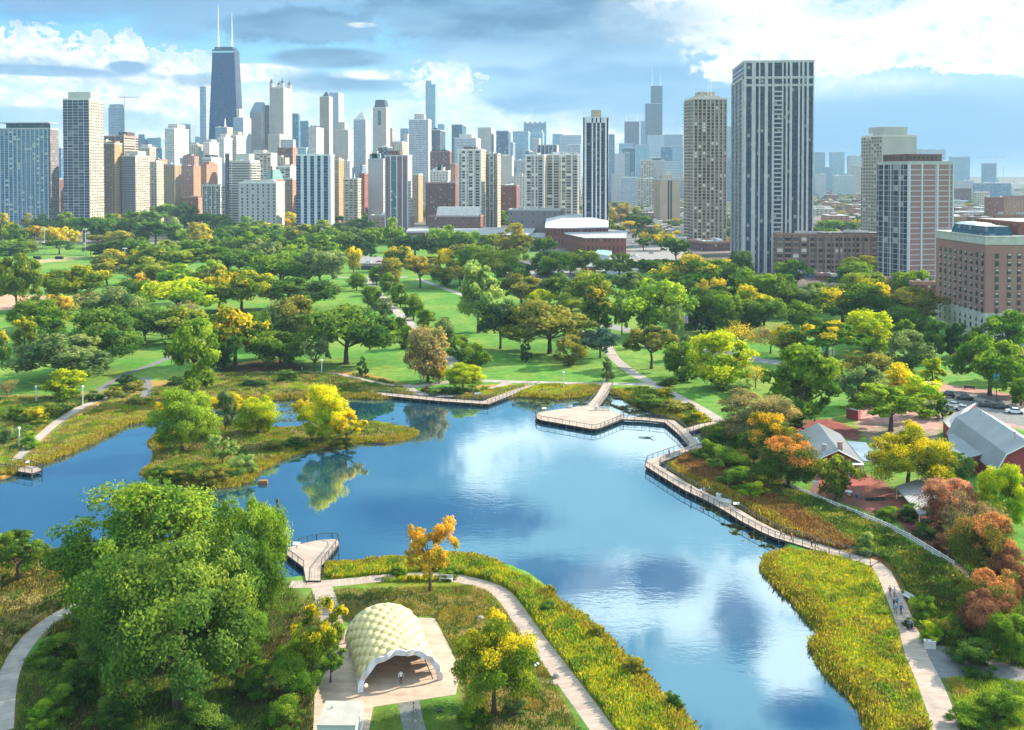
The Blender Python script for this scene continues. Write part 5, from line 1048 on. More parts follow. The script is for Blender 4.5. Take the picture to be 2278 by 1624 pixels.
B('brick_building', 1000, 1012, 1018, 366, 1620, 'orbrick', 'brick', 'plain pink red brick block left of the white balcony tower', depth=25)
B('brick_building', 946, 1012, 1017, 408, 1330, 'brick2', 'brick', 'long brown brick block with rows of small windows', depth=20, units=5)
B('apartment_tower', 1017, 1070, 1080, 334, 1180, 'whitebal', 'cream', 'white tower with dark balcony columns and brick rooftop box', pent=[(1033, 1060, 327, 'brick2')], piers=[('L', [0, .32, .66, 1], 2.0, PC_, .8, 1)])
B('apartment_tower', 1079, 1106, 1113, 343, 1230, 'greyvert', 'cream', 'grey tower with narrow vertical windows beside the white balcony tower', piers=[('L', 4, 1, PC_, .5, 1)])
B('apartment_tower', 1113, 1138, 1142, 348, 1700, 'blankw', 'blankw', 'plain cream windowless tower', depth=30); B('apartment_building', 1140, 1160, 1168, 358, 2100, 'haze2', 'haze2', 'hazy pale block right of the cream windowless tower')
B('brick_building', 1113, 1148, 1153, 414, 1350, 'brick', 'brick', 'dark red brick building below the cream windowless tower', depth=30); B('brick_building', 1138, 1166, 1172, 405, 1600, 'brick2', 'brick2', 'brown brick building behind the dark red brick building', depth=30)
B('apartment_tower', 1167, 1210, 1214, 346, 1200, 'whitebal', 'cream', 'left one of the white balcony pair', depth=24, piers=[('L', [0, .5, 1], 2.2, PC_, .8, 1)], pent=[(1180, 1200, 340, 'white')])
B('apartment_tower', 1212, 1286, 1292, 345, 1230, 'whitebal', 'cream', 'right wider one of the white balcony pair', depth=24, piers=[('L', [0, .19, .52, .78, 1], 1.8, PC_, .8, 1)], pent=[(1226, 1252, 339, 'white'), (1264, 1282, 338, 'white')])
o, n, a, lL, lR, h = B('apartment_tower', 1296, 1352, 1354, 263, 1080, 'navybal', 'beibal', 'slim white framed tower with navy balconies and tan rooftop box', depth=26, ang=90, pent=[(1314, 1336, 246, 'tanslab')], units=2, piers=[('L', [0, .30, .47, .64, 1], 1.5, PW_, .8, 1)])
p = MB(); p.box(-.8, -.01, 0, lL, h-5, h+.6); p.box(-.8, -.01, 0, 3.5, 0, h-5); p.box(-.8, -.01, lL-3.5, lL, 0, h-5); p.build('frame', [PW_], o)
B('office_tower', 1352, 1353, 1366, 300, 2500, 'blue', 'blue', 'grey blue tower edge right behind the navy balcony tower', ang=0, depth=30)
# --- right of the vanishing point
def BR(*a_, **k): return B(*a_, ang=k.pop('ang', 0), **k)
o, n, a, lL, lR, h = BR('office_tower', 1433, 1434, 1472, 231, 4400, 'willis', 'willis', 'tallest distant blue grey tower stepping up with twin antennas', depth=60, units=0)
wq = lR*.67; h2 = CH+(HZ-192)*4400/F; p = MB(); p.box(lR-wq, lR, 1, 50, h-1, h2); p.build('upper_tier', [ST_['willis']], o)
for q, vt in ((.12, 152), (.86, 160)): p = MB(); x = lR-wq+wq*q; p.tube([(x,25,h2-1),(x,25,h2+25),(x,25,CH+(HZ-vt)*4425/F)], [2.2,1.4,.6], 6); p.build('antenna', [MWHT], o)
BR('office_tower', 1386, 1388, 1421, 271, 4200, 'dbrown', 'dbrown', 'distant grey purple square tower with two corner spikes', depth=50, antenna=[(1392, 254, 1.5), (1417, 254, 1.5)])
BR('office_tower', 1423, 1424, 1433, 270, 4300, 'haze1', 'haze1', 'slim distant tower left of the tallest distant tower', depth=40)
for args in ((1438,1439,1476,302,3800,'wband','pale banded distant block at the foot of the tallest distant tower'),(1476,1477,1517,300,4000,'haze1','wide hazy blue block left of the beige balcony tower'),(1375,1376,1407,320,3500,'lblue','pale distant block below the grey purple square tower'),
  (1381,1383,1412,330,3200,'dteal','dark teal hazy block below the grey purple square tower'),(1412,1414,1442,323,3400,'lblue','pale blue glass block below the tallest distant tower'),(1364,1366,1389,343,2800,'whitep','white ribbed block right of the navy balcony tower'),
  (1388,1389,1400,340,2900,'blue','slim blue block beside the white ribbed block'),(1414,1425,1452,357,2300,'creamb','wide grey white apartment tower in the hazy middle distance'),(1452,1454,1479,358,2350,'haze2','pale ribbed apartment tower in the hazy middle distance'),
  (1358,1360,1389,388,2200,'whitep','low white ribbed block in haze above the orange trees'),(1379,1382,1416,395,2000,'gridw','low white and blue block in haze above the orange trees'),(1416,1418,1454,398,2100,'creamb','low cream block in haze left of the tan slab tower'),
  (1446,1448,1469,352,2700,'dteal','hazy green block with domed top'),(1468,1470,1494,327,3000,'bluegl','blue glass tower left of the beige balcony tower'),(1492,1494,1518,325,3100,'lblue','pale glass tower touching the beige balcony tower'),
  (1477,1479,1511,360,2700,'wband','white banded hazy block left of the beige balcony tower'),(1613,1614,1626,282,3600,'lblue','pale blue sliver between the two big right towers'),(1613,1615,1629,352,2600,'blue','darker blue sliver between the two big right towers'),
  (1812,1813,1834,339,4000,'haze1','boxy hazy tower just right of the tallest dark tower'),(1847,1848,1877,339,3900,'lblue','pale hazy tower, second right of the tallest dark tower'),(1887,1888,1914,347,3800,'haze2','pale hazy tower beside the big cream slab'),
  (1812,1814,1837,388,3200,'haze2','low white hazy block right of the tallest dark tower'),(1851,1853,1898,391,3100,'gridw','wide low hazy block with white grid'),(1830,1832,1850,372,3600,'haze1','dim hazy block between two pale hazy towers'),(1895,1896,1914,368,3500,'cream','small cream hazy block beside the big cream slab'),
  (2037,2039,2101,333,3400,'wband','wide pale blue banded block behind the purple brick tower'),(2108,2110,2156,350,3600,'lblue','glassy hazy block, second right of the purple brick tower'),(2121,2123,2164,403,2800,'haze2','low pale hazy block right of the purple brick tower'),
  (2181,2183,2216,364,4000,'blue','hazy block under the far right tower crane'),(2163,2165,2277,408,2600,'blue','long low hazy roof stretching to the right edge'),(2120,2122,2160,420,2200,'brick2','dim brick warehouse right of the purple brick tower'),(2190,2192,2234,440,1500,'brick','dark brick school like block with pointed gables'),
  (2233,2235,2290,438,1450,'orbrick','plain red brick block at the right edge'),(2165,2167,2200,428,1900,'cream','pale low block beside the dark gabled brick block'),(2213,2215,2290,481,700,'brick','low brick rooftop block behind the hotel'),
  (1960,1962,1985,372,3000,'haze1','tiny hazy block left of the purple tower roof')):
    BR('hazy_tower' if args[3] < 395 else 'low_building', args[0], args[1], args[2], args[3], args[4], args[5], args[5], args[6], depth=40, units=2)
BR('apartment_tower', 1453, 1467, 1512, 400, 1330, 'tanwin', 'tanslab', 'tan concrete slab tower with a dark central window strip', pent=[(1467, 1491, 391, 'tanslab')], ang=12, piers=[('R', [.42, .56], 2.2, PDK, .15, .98)])
# beige balcony tower
o, n, a, lL, lR, h = BR('apartment_tower', 1520, 1541, 1615, 220, 960, 'beiside', 'beibal', 'tall beige tower covered in small balconies', ang=14, units=0, piers=[('R', 9, .8, PB_, .9, 1)], slabs=[('L', .3, 1, 3.0, 1.2, PB_)], antenna=[(1573, 175, .25), (1580, 178, .25)])
p = MB(); p.prism([(lR*.1,4),(lR*.9,4),(lR*.9,lL*.8),(lR*.1,lL*.8)], h, h+3.5, 0, scale=.8); p.box(lR*.28, lR*.72, 8, 22, h+3.5, h+7); p.build('penthouse', [PB_], o)
o, n, a, lL, lR, h = BR('brick_building', 1529, 1575, 1624, 541, 880, 'brick2', 'brick2', 'low brown brick building at the foot of the beige balcony tower', ang=25, units=8)
# tallest dark tower
o, n, a, lL, lR, h = BR('apartment_tower', 1627, 1652, 1808, 140, 690, 'darkgl', 'darkgl', 'tallest dark glass tower at right with pale grey vertical shafts', depth=34, units=2, parapet=False)
for s0, s1 in ((0,.035),(.115,.17),(.215,.235),(.30,.345),(.405,.435),(.545,.565),(.60,.625),(.655,.69),(.775,.80),(.83,.86),(.895,.925),(.985,1)):
    p = MB(); p.box(lR*s0, lR*s1, -.9, -.01, 0, h+.6); p.build('pier', [PSH], o)
for s0 in (0, .33, .66, .97): p = MB(); p.box(-.9, -.01, lL*s0, lL*s0+1.1, 0, h-9); p.build('pier', [PSH], o)
p = MB(); p.box(-.3, lR+.3, -.5, lL+.3, h-.4, h+1.2); p.box(0, lR, -.6, -.02, h-11, h-9.4); p.box(-.6, -.02, 0, lL, h-11, h-9.4); p.box(0, lR, -.6, -.02, h-16, h-14.5); p.build('cornice', [PSH], o)
p = MB(); z = 3.0
while z < h-17: p.box(lR*.435, lR*.545, -1.1, -.02, z, z+.9); z += 3.0
p.build('balconies', [PSH], o)
# brick loft block and its base
o, n, a, lL, lR, h = BR('loft_building', 1720, 1724, 1975, 523, 672, 'loft', 'loft', 'wide dark brick loft block with big dark windows', cat='building', depth=26, units=5, piers=[('R', 15, 1.2, pm('dark_brick', (.20,.12,.10), .85), .5, 1)], pent=[(1815, 1960, 516, 'dgl')])
o, n, a, lL, lR, h = BR('low_building', 1732, 1736, 1815, 604, 655, 'haze1', 'navy', 'blue grey single storey base below the brick loft block', depth=14, units=2)
for i, (u0, u1, vt, y, st, lb) in enumerate(((1815,1850,612,640,'brick','dark red brick row house with mansard, left one'),(1850,1895,614,630,'dgl','grey mansard row house with white gutter'),(1895,1945,617,622,'brick2','brown row house with dormers beside the mansard house'),(1945,2030,622,560,'brick','flat white roofed red brick house in front of the purple tower'),(2030,2085,632,500,'brick2','brown brick flats left of the hotel'))):
    BR('row_house', u0, u0+2, u1, vt, y, st, st, lb, depth=16, cat='house', units=3)
BR('apartment_tower', 1914, 1960, 2037, 303, 900, 'creamc', 'blankw', 'big cream slab tower with a blank wall', ang=18, pent=[(1943, 2002, 284, 'blankw')], units=2, antenna=[(1958, 280, .5), (1968, 280, .5)])
o, n, a, lL, lR, h = BR('apartment_tower', 1950, 2020, 2120, 363, 600, 'purgl', 'purb', 'purple brown brick tower with a white floor grid', ang=22, pent=[(1975, 2062, 344, 'brick2')], units=2, piers=[('R', [0, .28, .64, 1], .9, PW_, .5, 1), ('L', [0, .25, .55, .78], .6, PW_, .4, 1)])
# hotel
P0 = P(2193, HZ+CH*F/415); P1 = P(2082, HZ+CH*F/462); dv = (P1-P0); L0 = dv.length; ang_ = math.atan2(-dv.x, dv.y); hH = 40
o = empty('hotel_building', (P0.x, P0.y, 0), ang_, 'red brick hotel with pale stone base and glass roof lounge', 'building')
mb = MB(); mb.box(0, 60, 0, L0, 9, hH-3, 0); mb.build('wall', [ST_['hotel']], o)
mb = MB(); mb.box(-.15, 60.15, -.15, L0+.15, -1, 9, 0); mb.build('stone_base', [pm('pale_limestone', (.50,.47,.42), .85, .08, .4)], o)
mb = MB(); mb.box(-.3, 60.3, -.3, L0+.3, hH-3, hH, 0); mb.box(-.5, 60.5, -.5, L0+.5, hH, hH+.5, 0); mb.build('cornice', [pm('pale_limestone', (.5,.47,.42))], o)
mb = MB(); mb.box(-.25, 60.25, -.25, L0+.25, 9, 9.5, 0); mb.build('ledge', [pm('pale_limestone', (.5,.47,.42))], o)
GLS = pm('dark_window_glass', (.05,.06,.075), .15, .2, .3, spec=.6); BLD = pm('window_blind', (.55,.52,.46), .8)
wm_ = MB(); wm_.box(-.25, .0, -.7, .7, 0, 2.1, 0); wmL = wm_.mesh('window'); wmL.materials.append(GLS)
sm_ = MB(); sm_.box(-.32, -.01, -.7, .7, -.22, -.02, 0); smL = sm_.mesh('sill'); smL.materials.append(pm('pale_limestone', (.5,.47,.42)))
bm_ = MB(); bm_.box(-.3, -.02, -.6, .6, 1.35, 2.0, 0); bmL = bm_.mesh('blind'); bmL.materials.append(BLD)
rw = random.Random(5); cnt = 0
for fl in range(11):
    z = 2.2+fl*3.15+(.8 if fl > 1 else 0)
    for side, cols in (('L', [L0*(.05+.105*i) for i in range(9)]), ('R', [4.5, 9.5, 13.5])):
        for c in cols:
            if cnt >= 120: break
            wnd = link('window', wmL, o); cnt += 1
            if side == 'L': wnd.location = (-.05, c, z)
            else: wnd.location = (c, -.05, z); wnd.rotation_euler = (0, 0, R(90))
            s = link('sill', smL, wnd)
            if rw.random() < .6: link('blind', bmL, wnd)
mb = MB(); mb.prism([(1,L0*.05),(12,L0*.05),(12,L0*.72),(1,L0*.72)], hH+.5, hH+4.2, 0, scale=.9); mb.build('glass_lounge', [ST_['dteal']], o)
mb = MB(); mb.prism([(2,L0*.3),(11,L0*.3),(11,L0*.7),(2,L0*.7)], hH+4.2, hH+5, 0, scale=.7); mb.build('lounge_roof', [pm('pale_roof', (.7,.72,.72))], o)
mb = MB(); mb.box(16, 60, 6, L0-4, hH, hH+6, 0); mb.build('penthouse', [ST_['brick']], o)
# --- church, museum, podiums
o, n, a, lL, lR, h = B('museum_building', 1130, 1246, 1250, 468, 1130, 'museum', 'museum', 'grey brown windowless museum block', depth=40, ang=88, units=4, cat='building')
o, n, a, lL, lR, h = B('podium_building', 822, 912, 920, 481, 1190, 'podium', 'podium', 'tan podium with small square windows below the brown and teal tower', cat='building', units=5, pent=[(857, 905, 471, 'haze2')])
o, n, a, lL, lR, h = B('museum_building', 952, 1068, 1074, 482, 1130, 'brick2', 'brick', 'brick hall with slanted blue grey glass roof', cat='building', units=0)
p = MB(); p.add([(-1,2,h),(-1,lL*.85,h),(10,lL*.85,h+10),(10,2,h+10),(lR,2,h),(lR,lL*.85,h),(lR*.9,lL*.85,h+10),(lR*.9,2,h+10)], [(0,3,2,1),(3,7,6,2),(0,4,7,3),(1,2,6,5)]); p.build('glass_roof', [ST_['bluegl']], o)
WRF = pm('white_roof_membrane', (.52,.51,.50), .7, .06, .1); GRF = pm('grey_roof_membrane', (.36,.34,.33), .8, .1, .1)
def flatblock(name, poly, h, wall, roof, label, cat='building', grp=None):
    pts = [P(u, v, 0) for u, v in poly]; c = sum(pts, Vector())/len(pts); o = empty(name, c, 0, label, cat, grp)
    mb = MB(); mb.prism([(p.x-c.x, p.y-c.y) for p in pts], -1, h, 0, top=1); mb.build('wall', [wall, wall], o)
    q = MB(); q.prism([(p.x-c.x, p.y-c.y) for p in pts], h, h+.5, 0, scale=1.01); q.build('roof', [roof], o); return o
flatblock('museum_building', [(902,533),(1010,533),(1060,538),(1178,540),(1190,522),(1000,518),(910,520)], 6.5, ST_['brick2'], GRF, 'long low museum with white flat roof behind the trees')
o = flatblock('church_building', [(1212,550),(1262,552),(1352,550),(1352,516),(1290,508),(1215,514)], 17, ST_['church'], ST_['church'], 'red brick church hall with shallow white roof')
c = o.location; pts = [P(u, v, 0)-c for u, v in [(1212,550),(1262,552),(1352,550),(1352,516),(1290,508),(1215,514)]]; q = MB(); q.prism([(p.x, p.y) for p in pts], 17.5, 21, 0, scale=.5); q.build('hip_roof', [WRF], o)
flatblock('church_building', [(1256,556),(1300,568),(1392,568),(1392,548),(1300,540),(1256,546)], 13.5, ST_['church'], GRF, 'lower red brick wing in front of the church hall')
flatblock('low_building', [(1178,540),(1262,546),(1262,530),(1178,530)], 5, ST_['museum'], GRF, 'low grey link building left of the church')
o = flatblock('kiosk', [(1294,606),(1324,606),(1326,599),(1297,599)], 3.2, pm('red_brick_kiosk', (.30,.10,.07)), pm('green_grey_roof', (.30,.34,.30)), 'small red kiosk with pale green hipped roof', 'kiosk')
flatblock('station_canopy', [(1322,578),(1356,584),(1360,572),(1330,566)], 4.2, PW_, pm('green_canopy', (.22,.36,.32)), 'green roofed bus shelter canopy beside the church', 'canopy')
flatblock('footbridge', [(798,600),(850,600),(850,584),(798,584)], 3.6, pm('bridge_stone', (.42,.36,.30)), ROAD, 'stone road bridge over the park underpass', 'bridge')
p = MB(); b0 = P(825, 600.5); p.box(b0.x-9, b0.x+9, b0.y-1.5, b0.y-.5, 0, 2.6); tag(p.build('underpass_opening', [PDK]), 'dark mouth of the walkway underpass', 'underpass')
# --- low houses and far blocks
rl = random.Random(11); PR = []
for st in ('brick', 'brick2', 'orbrick', 'cream', 'white', 'haze2', 'cobble', 'tanrib'):
    for k in range(2):
        mb = MB(); w_, d_, h_ = rl.uniform(14, 26), rl.uniform(14, 30), rl.uniform(8, 13); mb.box(-w_/2, w_/2, -d_/2, d_/2, -1, h_, 0); mb.box(-w_/2, w_/2, -d_/2, d_/2, h_, h_+.4, 1); mb.box(-w_*.2, w_*.1, -d_*.1, d_*.25, h_+.4, h_+2.6, 0)
        m_ = mb.mesh('low_house'); m_.materials.append(ST_[st]); m_.materials.append(GRF if k else MECH); PR.append(m_)
def scatter(n, U0, U1, V0, V1, label, grp, name='low_house', sz=(.8, 1.5), hs=(.8, 1.4), cat='house'):
    for i in range(n):
        U = rl.uniform(U0, U1); V = V0+(V1-V0)*rl.random()**.8; b = P(U, V); s = rl.uniform(*sz)
        if V < 560 and abs(b.x-P(1385, 508).x) < 22: continue
        o = link(name, rl.choice(PR)); o.location = b; o.scale = (s, s, rl.uniform(*hs)); o.rotation_euler = (0, 0, rl.choice([0, 0, 0, R(90)])); tag(o, label, cat, grp)
scatter(110, 1815, 2290, 408, 505, 'low brick or pale house in the hazy district at far right', 'houses of the hazy right district', sz=(1, 2.0))
scatter(26, 1370, 1530, 420, 500, 'low house in the haze around the straight street', 'houses along the straight street', sz=(.8, 1.6))
scatter(24, 740, 1180, 440, 478, 'low brick house among the towers at centre', 'houses among the central towers')
scatter(26, 1400, 1520, 500, 548, 'flat roofed low house left of the beige tower foot', 'houses left of the beige tower', sz=(.5, .9), hs=(.5, .9))
def midrise(n, U0, U1, Vt0, Vt1, Y0, Y1, styles, label, grp):
    for i in range(n):
        U = rl.uniform(U0, U1); Y = rl.uniform(Y0, Y1); wpx = rl.uniform(14, 30)*1500/Y*1.2; Vt = rl.uniform(Vt0, Vt1); h = CH+(HZ-Vt)*Y/F; w_ = wpx*Y/F
        mb = MB(); mb.box(-w_/2, w_/2, 0, w_, -1, h); mb.box(-w_*.25, w_*.2, w_*.2, w_*.7, h, h+3.5)
        if rl.random() < .5: mb.box(-w_*.4, -w_*.3, w_*.1, w_*.3, h, h+2)
        o = mb.build('mid_rise', [ST_[rl.choice(styles)]]); b = P(U, HZ+CH*F/Y); o.location = (b.x, b.y, 0); tag(o, label, 'building', grp)
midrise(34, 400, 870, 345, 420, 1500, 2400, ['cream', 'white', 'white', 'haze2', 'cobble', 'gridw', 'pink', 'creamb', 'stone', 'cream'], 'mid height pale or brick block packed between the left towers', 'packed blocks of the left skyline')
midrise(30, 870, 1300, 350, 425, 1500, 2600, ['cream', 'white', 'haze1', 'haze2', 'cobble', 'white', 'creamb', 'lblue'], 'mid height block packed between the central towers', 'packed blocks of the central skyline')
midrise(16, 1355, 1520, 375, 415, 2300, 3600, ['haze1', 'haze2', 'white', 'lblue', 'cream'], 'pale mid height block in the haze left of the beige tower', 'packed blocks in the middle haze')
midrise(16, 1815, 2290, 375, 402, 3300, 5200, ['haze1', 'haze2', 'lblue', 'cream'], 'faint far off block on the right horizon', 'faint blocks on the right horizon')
def crane(U, Y, Vt, Uj0, Uj1, label):
    b = P(U, HZ+CH*F/Y); ht = CH+(HZ-Vt)*Y/F; o = empty('tower_crane', b, YAW, label, 'crane'); s = Y/F
    m_ = MB(); m_.tube([(0,0,0),(0,0,ht+5)], 1.0, 4); m_.build('mast', [MECH], o); m_ = MB(); m_.tube([((Uj0-U)*s,0,ht),((Uj1-U)*s,0,ht)], .9, 4); m_.build('jib', [MECH], o)
    m_ = MB(); m_.tube([((Uj0-U)*s*.7,0,ht),(0,0,ht+9),((Uj1-U)*s*.7,0,ht)], .35, 4); m_.build('tie', [MECH], o)
crane(278, 2250, 217, 263, 311, 'tower crane rising beside the blue grey stepped tower'); crane(2215, 3600, 350, 2171, 2234, 'pale tower crane on the far right skyline'); crane(2231, 3900, 374, 2226, 2238, 'small distant crane right of the big far crane')

def distant_trees(zones, label, seed, avoid_x=None):
    rng = np.random.RandomState(seed); V_, C_ = [], []
    for (u0, u1, v0, v1, n, ru, am_) in zones:
        for _ in range(n):
            u = rng.uniform(u0, u1); v = v0+(v1-v0)*rng.rand()**.7; b = P(u, v); r = ru*(.7+.7*rng.rand()); m = 34
            if avoid_x and abs(b.x-avoid_x) < 9: continue
            d = rng.normal(0, 1, (m, 3)); d[:, 2] = abs(d[:, 2]); d /= np.linalg.norm(d, axis=1)[:, None]; cen = np.array([b.x, b.y, r*.55])+d*np.array([r, r, r*.8])*(.75+.3*rng.rand(m))[:, None]
            vs, _f = leaf_cards(rng, cen, d, np.full(m, r*.42)); V_.append(vs)
            base = np.array([(.36,.25,.05), (.34,.28,.04), (.42,.33,.04)][rng.randint(3)] if rng.rand() < am_ else [(.06,.12,.03), (.09,.15,.035), (.12,.17,.045), (.05,.10,.035)][rng.randint(4)]); C_.append(base*(.7+.6*rng.rand(m))[:, None])
    v = np.concatenate(V_); c = np.concatenate(C_); tag(link('distant_trees', npmesh('distant_trees', v, np.arange(len(v)).reshape(-1, 4), col=c), None, VEG), label, 'distant trees', kind='stuff')
distant_trees([(1812, 2290, 404, 470, 520, 7, .30), (1812, 2290, 470, 560, 150, 7, .12), (1600, 1640, 470, 545, 14, 6, .2)], 'hazy mixed tree cover between the far houses on the right', 5)
distant_trees([(1350, 1520, 415, 545, 150, 6, .40)], 'amber and green trees around the straight street and far blocks', 6, P(1385, 508).x)
distant_trees([(740, 1300, 436, 478, 130, 7, .25), (400, 740, 440, 470, 40, 7, .1)], 'tree tops filling gaps between the foot of the central towers', 7)
# ------------------------------------------------------------------ boardwalks and piers
DECK = planks('deck_boards', (.47,.37,.30), .9, .10, .6); FASC = pm('dark_timber', (.05,.04,.045), .9, .1, 1); PILE = pm('pile_timber', (.16,.13,.11), .9, .2, 2); RAILM = pm('rail_steel', (.07,.085,.10), .5, .1, 1, metal=.2)
def uvmesh(name, vs, fs, uvs, mat, parent):
    me = bpy.data.meshes.new(name); me.from_pydata(vs, [], fs); uv = me.uv_layers.new(name='UVMap')
    for li, lp in enumerate(me.loops): uv.data[li].uv = uvs[lp.vertex_index]
    me.update(); return link(name, me, parent, mat)
def rail(pts, z, parent, step=2.2, h=1.1):
    mb = MB(); pts = [Vector((p.x, p.y, 0)) for p in pts]
    for a, b in zip(pts, pts[1:]):
        L = (b-a).length; n = max(1, round(L/step))
        for i in range(n+1):
            p = a.lerp(b, i/n); mb.box(p.x-.045, p.x+.045, p.y-.045, p.y+.045, z-.1, z+h)
        d = (b-a).normalized(); ang = math.atan2(d.y, d.x); M = Matrix.Translation(a) @ Matrix.Rotation(ang, 4, 'Z')
        mb.box(0, L, -.05, .05, z+h-.06, z+h+.03, M=M)
        for q in (.3, .55, .8): mb.box(0, L, -.012, .012, z+h*q-.012, z+h*q+.012, M=M)
    return mb.build('railing', [RAILM], parent)
def boardwalk(pts, wid, z, label, rails='LR', skip=(), name='boardwalk', pile_step=3.0, cut=(0, 0)):
    o = empty(name, pts[0], 0, label, name.split('_')[0]); off = Vector(pts[0]); q = [p-off for p in pts]
    L, Rr, ul = strip(q, wid, z); vs = []; uvs = []; fs = []
    for l, r, u in zip(L, Rr, ul): vs += [(l.x, l.y, z), (r.x, r.y, z)]; uvs += [(u, 0), (u, 3)]
    fs = [(2*i, 2*i+1, 2*i+3, 2*i+2) for i in range(len(L)-1)]
    uvmesh('deck', vs, fs, uvs, DECK, o)
    mb = MB()
    for A in (L, Rr):
        for a, b in zip(A, A[1:]):
            d = (b-a).normalized(); M = Matrix.Translation(a) @ Matrix.Rotation(math.atan2(d.y, d.x), 4, 'Z'); mb.box(0, (b-a).length, -.06, .06, z-.42, z-.015, M=M)
    mb.build('edge_beam', [FASC], o)
    mb = MB()
    for i in range(len(L)-1): mb.add([(L[i].x, L[i].y, z-.3), (Rr[i].x, Rr[i].y, z-.3), (Rr[i+1].x, Rr[i+1].y, z-.3), (L[i+1].x, L[i+1].y, z-.3)], [(0, 1, 2, 3)])
    mb.build('underside', [FASC], o)
    s = 0; nxt = .5; k = 0
    pmb = MB(); pmb.tube([(0,0,-2.2), (0,0,z-.3)], .14, 6); pme = pmb.mesh('pile'); pme.materials.append(PILE)
    for i in range(len(q)-1):
        seg = (q[i+1]-q[i]).length
        while nxt < seg and k < 96:
            t = nxt/seg
            for A in (L, Rr):
                p = A[i].lerp(A[i+1], t); pl = link('pile', pme, o); pl.location = (p.x*.98+q[i].lerp(q[i+1], t).x*.02, p.y, 0); k += 1
            nxt += pile_step
        nxt -= seg
    if 'L' in rails: rail(L[cut[0]:len(L)-cut[1]], z, o)
    if 'R' in rails: rail(Rr, z, o)
    return o
DZ = .25
boardwalk(wl(BW_MAIN, DZ), 3.0, DZ, 'long zigzag boardwalk over the water on the right of the pond')
boardwalk(wl(BW_A, DZ), 3.2, DZ+.01, 'curving boardwalk in front of the far golden reeds', rails='LR')
boardwalk(wl(BW_B, DZ), 3.2, DZ+.02, 'short bridge leading onto the broad viewing platform')
boardwalk(wl(BW_C, DZ), 2.6, DZ+.015, 'short boardwalk spur joining the bend to the shore path', rails='R')
def platform(poly, z, label, name='viewing_platform', rails=None, step=2.6):
    pts = [P(u, v, z) for u, v in poly]; off = Vector((pts[0].x, pts[0].y, 0)); q = [p-off for p in pts]; o = empty(name, off, 0, label, 'platform' if 'plat' in name else 'pier')
    uvmesh('deck', [(p.x, p.y, z) for p in q], [tuple(range(len(q)))], [(p.y+.3*p.x, p.x) for p in q], DECK, o)
    d = o.children[-1].data if o.children else None
    mb = MB(); n = len(q)
    for i in range(n):
        a, b = q[i].copy(), q[(i+1) % n].copy(); a.z = b.z = 0; e = (b-a).normalized(); M = Matrix.Translation(a) @ Matrix.Rotation(math.atan2(e.y, e.x), 4, 'Z'); mb.box(0, (b-a).length, -.05, .05, z-.4, z-.01, M=M)
    mb.build('edge_beam', [FASC], o)
    mb = MB(); c = sum(q, Vector())/n; mb.add([(c.x+(p.x-c.x)*.97, c.y+(p.y-c.y)*.97, z-.3) for p in q], [tuple(range(n))]); mb.build('underside', [FASC], o)
    pmb = MB(); pmb.tube([(0,0,-2.2), (0,0,z-.3)], .13, 6); pme = pmb.mesh('pile'); pme.materials.append(PILE); k = 0
    for i in range(n):
        a, b = q[i], q[(i+1) % n]; m = max(1, int((b-a).length/step))
        for j in range(m):
            if k < 90: p = a.lerp(b, j/m)*.985+c*.015; pl = link('pile', pme, o); pl.location = (p.x, p.y, 0); k += 1
    for r in rails or [list(range(n))+[0]]: rail([q[i] for i in r], z, o)
    return o
platform([(1190,926),(1193,933),(1203,937),(1316,957),(1326,957),(1336,954),(1388,933),(1386,925),(1350,913),(1330,906),(1306,904),(1200,919)], DZ+.03, 'broad timber viewing platform standing in the far end of the pond', rails=[[7,6,5,4,3,2,1,0,11,10]])
platform([(622,1229),(660,1217),(700,1208),(735,1205),(748,1207),(750,1215),(711,1265),(709,1299),(676,1299),(671,1269),(633,1240)], DZ, 'splayed timber pier at the near shore left of centre', 'timber_pier', rails=[[9,10,0,1,2,3,4,5,6,7]])
platform([(-12,1038),(18,1034),(48,1038),(74,1043),(87,1049),(64,1057),(16,1049),(-12,1047)], DZ, 'small timber pier at the left edge of the pond', 'timber_pier', rails=[[1,2,3,4,5,6,7]])
# ------------------------------------------------------------------ honeycomb pavilion
pc = (P(794, 1547)+P(976, 1521))/2; e1 = P(976, 1521)-P(794, 1547); PWD = e1.length; PA = math.atan2(e1.y, e1.x)
pav = empty('arched_pavilion', pc, PA, 'cream honeycomb arch pavilion made of bulging pods on timber ribs', 'pavilion')
SHELL = pm('cream_fibreglass', (.62,.50,.24), .45, .05, .6, spec=.4); RIB = pm('pale_bent_timber', (.62,.58,.60), .6, .08, 1.2)
PL = 13.5; PH = 4.7; NA = 8; NLn = 10
def arch(s, t):
    """s -1..1 across, t 0..1 along; point and outward normal on the vault"""
    th = s*1.40; x = math.sin(th)/math.sin(1.40)*PWD/2*(1-.0*t); zz = (math.cos(th)-math.cos(1.40))/(1-math.cos(1.40))
    hgt = PH*(.93+.10*t); z = hgt*zz**.78 if zz > 0 else 0
    return Vector((x*(1-.03*math.sin(3.1*t)), t*PL, z))
def archn(s, t):
    d = .01; a = arch(s+d, t)-arch(s-d, t); b = arch(s, min(1, t+d))-arch(s, max(0, t-d)); n = a.cross(b).normalized(); return n if (n.z > 0 or abs(n.x) > 0) and n.dot(arch(s, t)-Vector((0, t*PL, 0))) > 0 else -n
smin = -.86; smax = .86
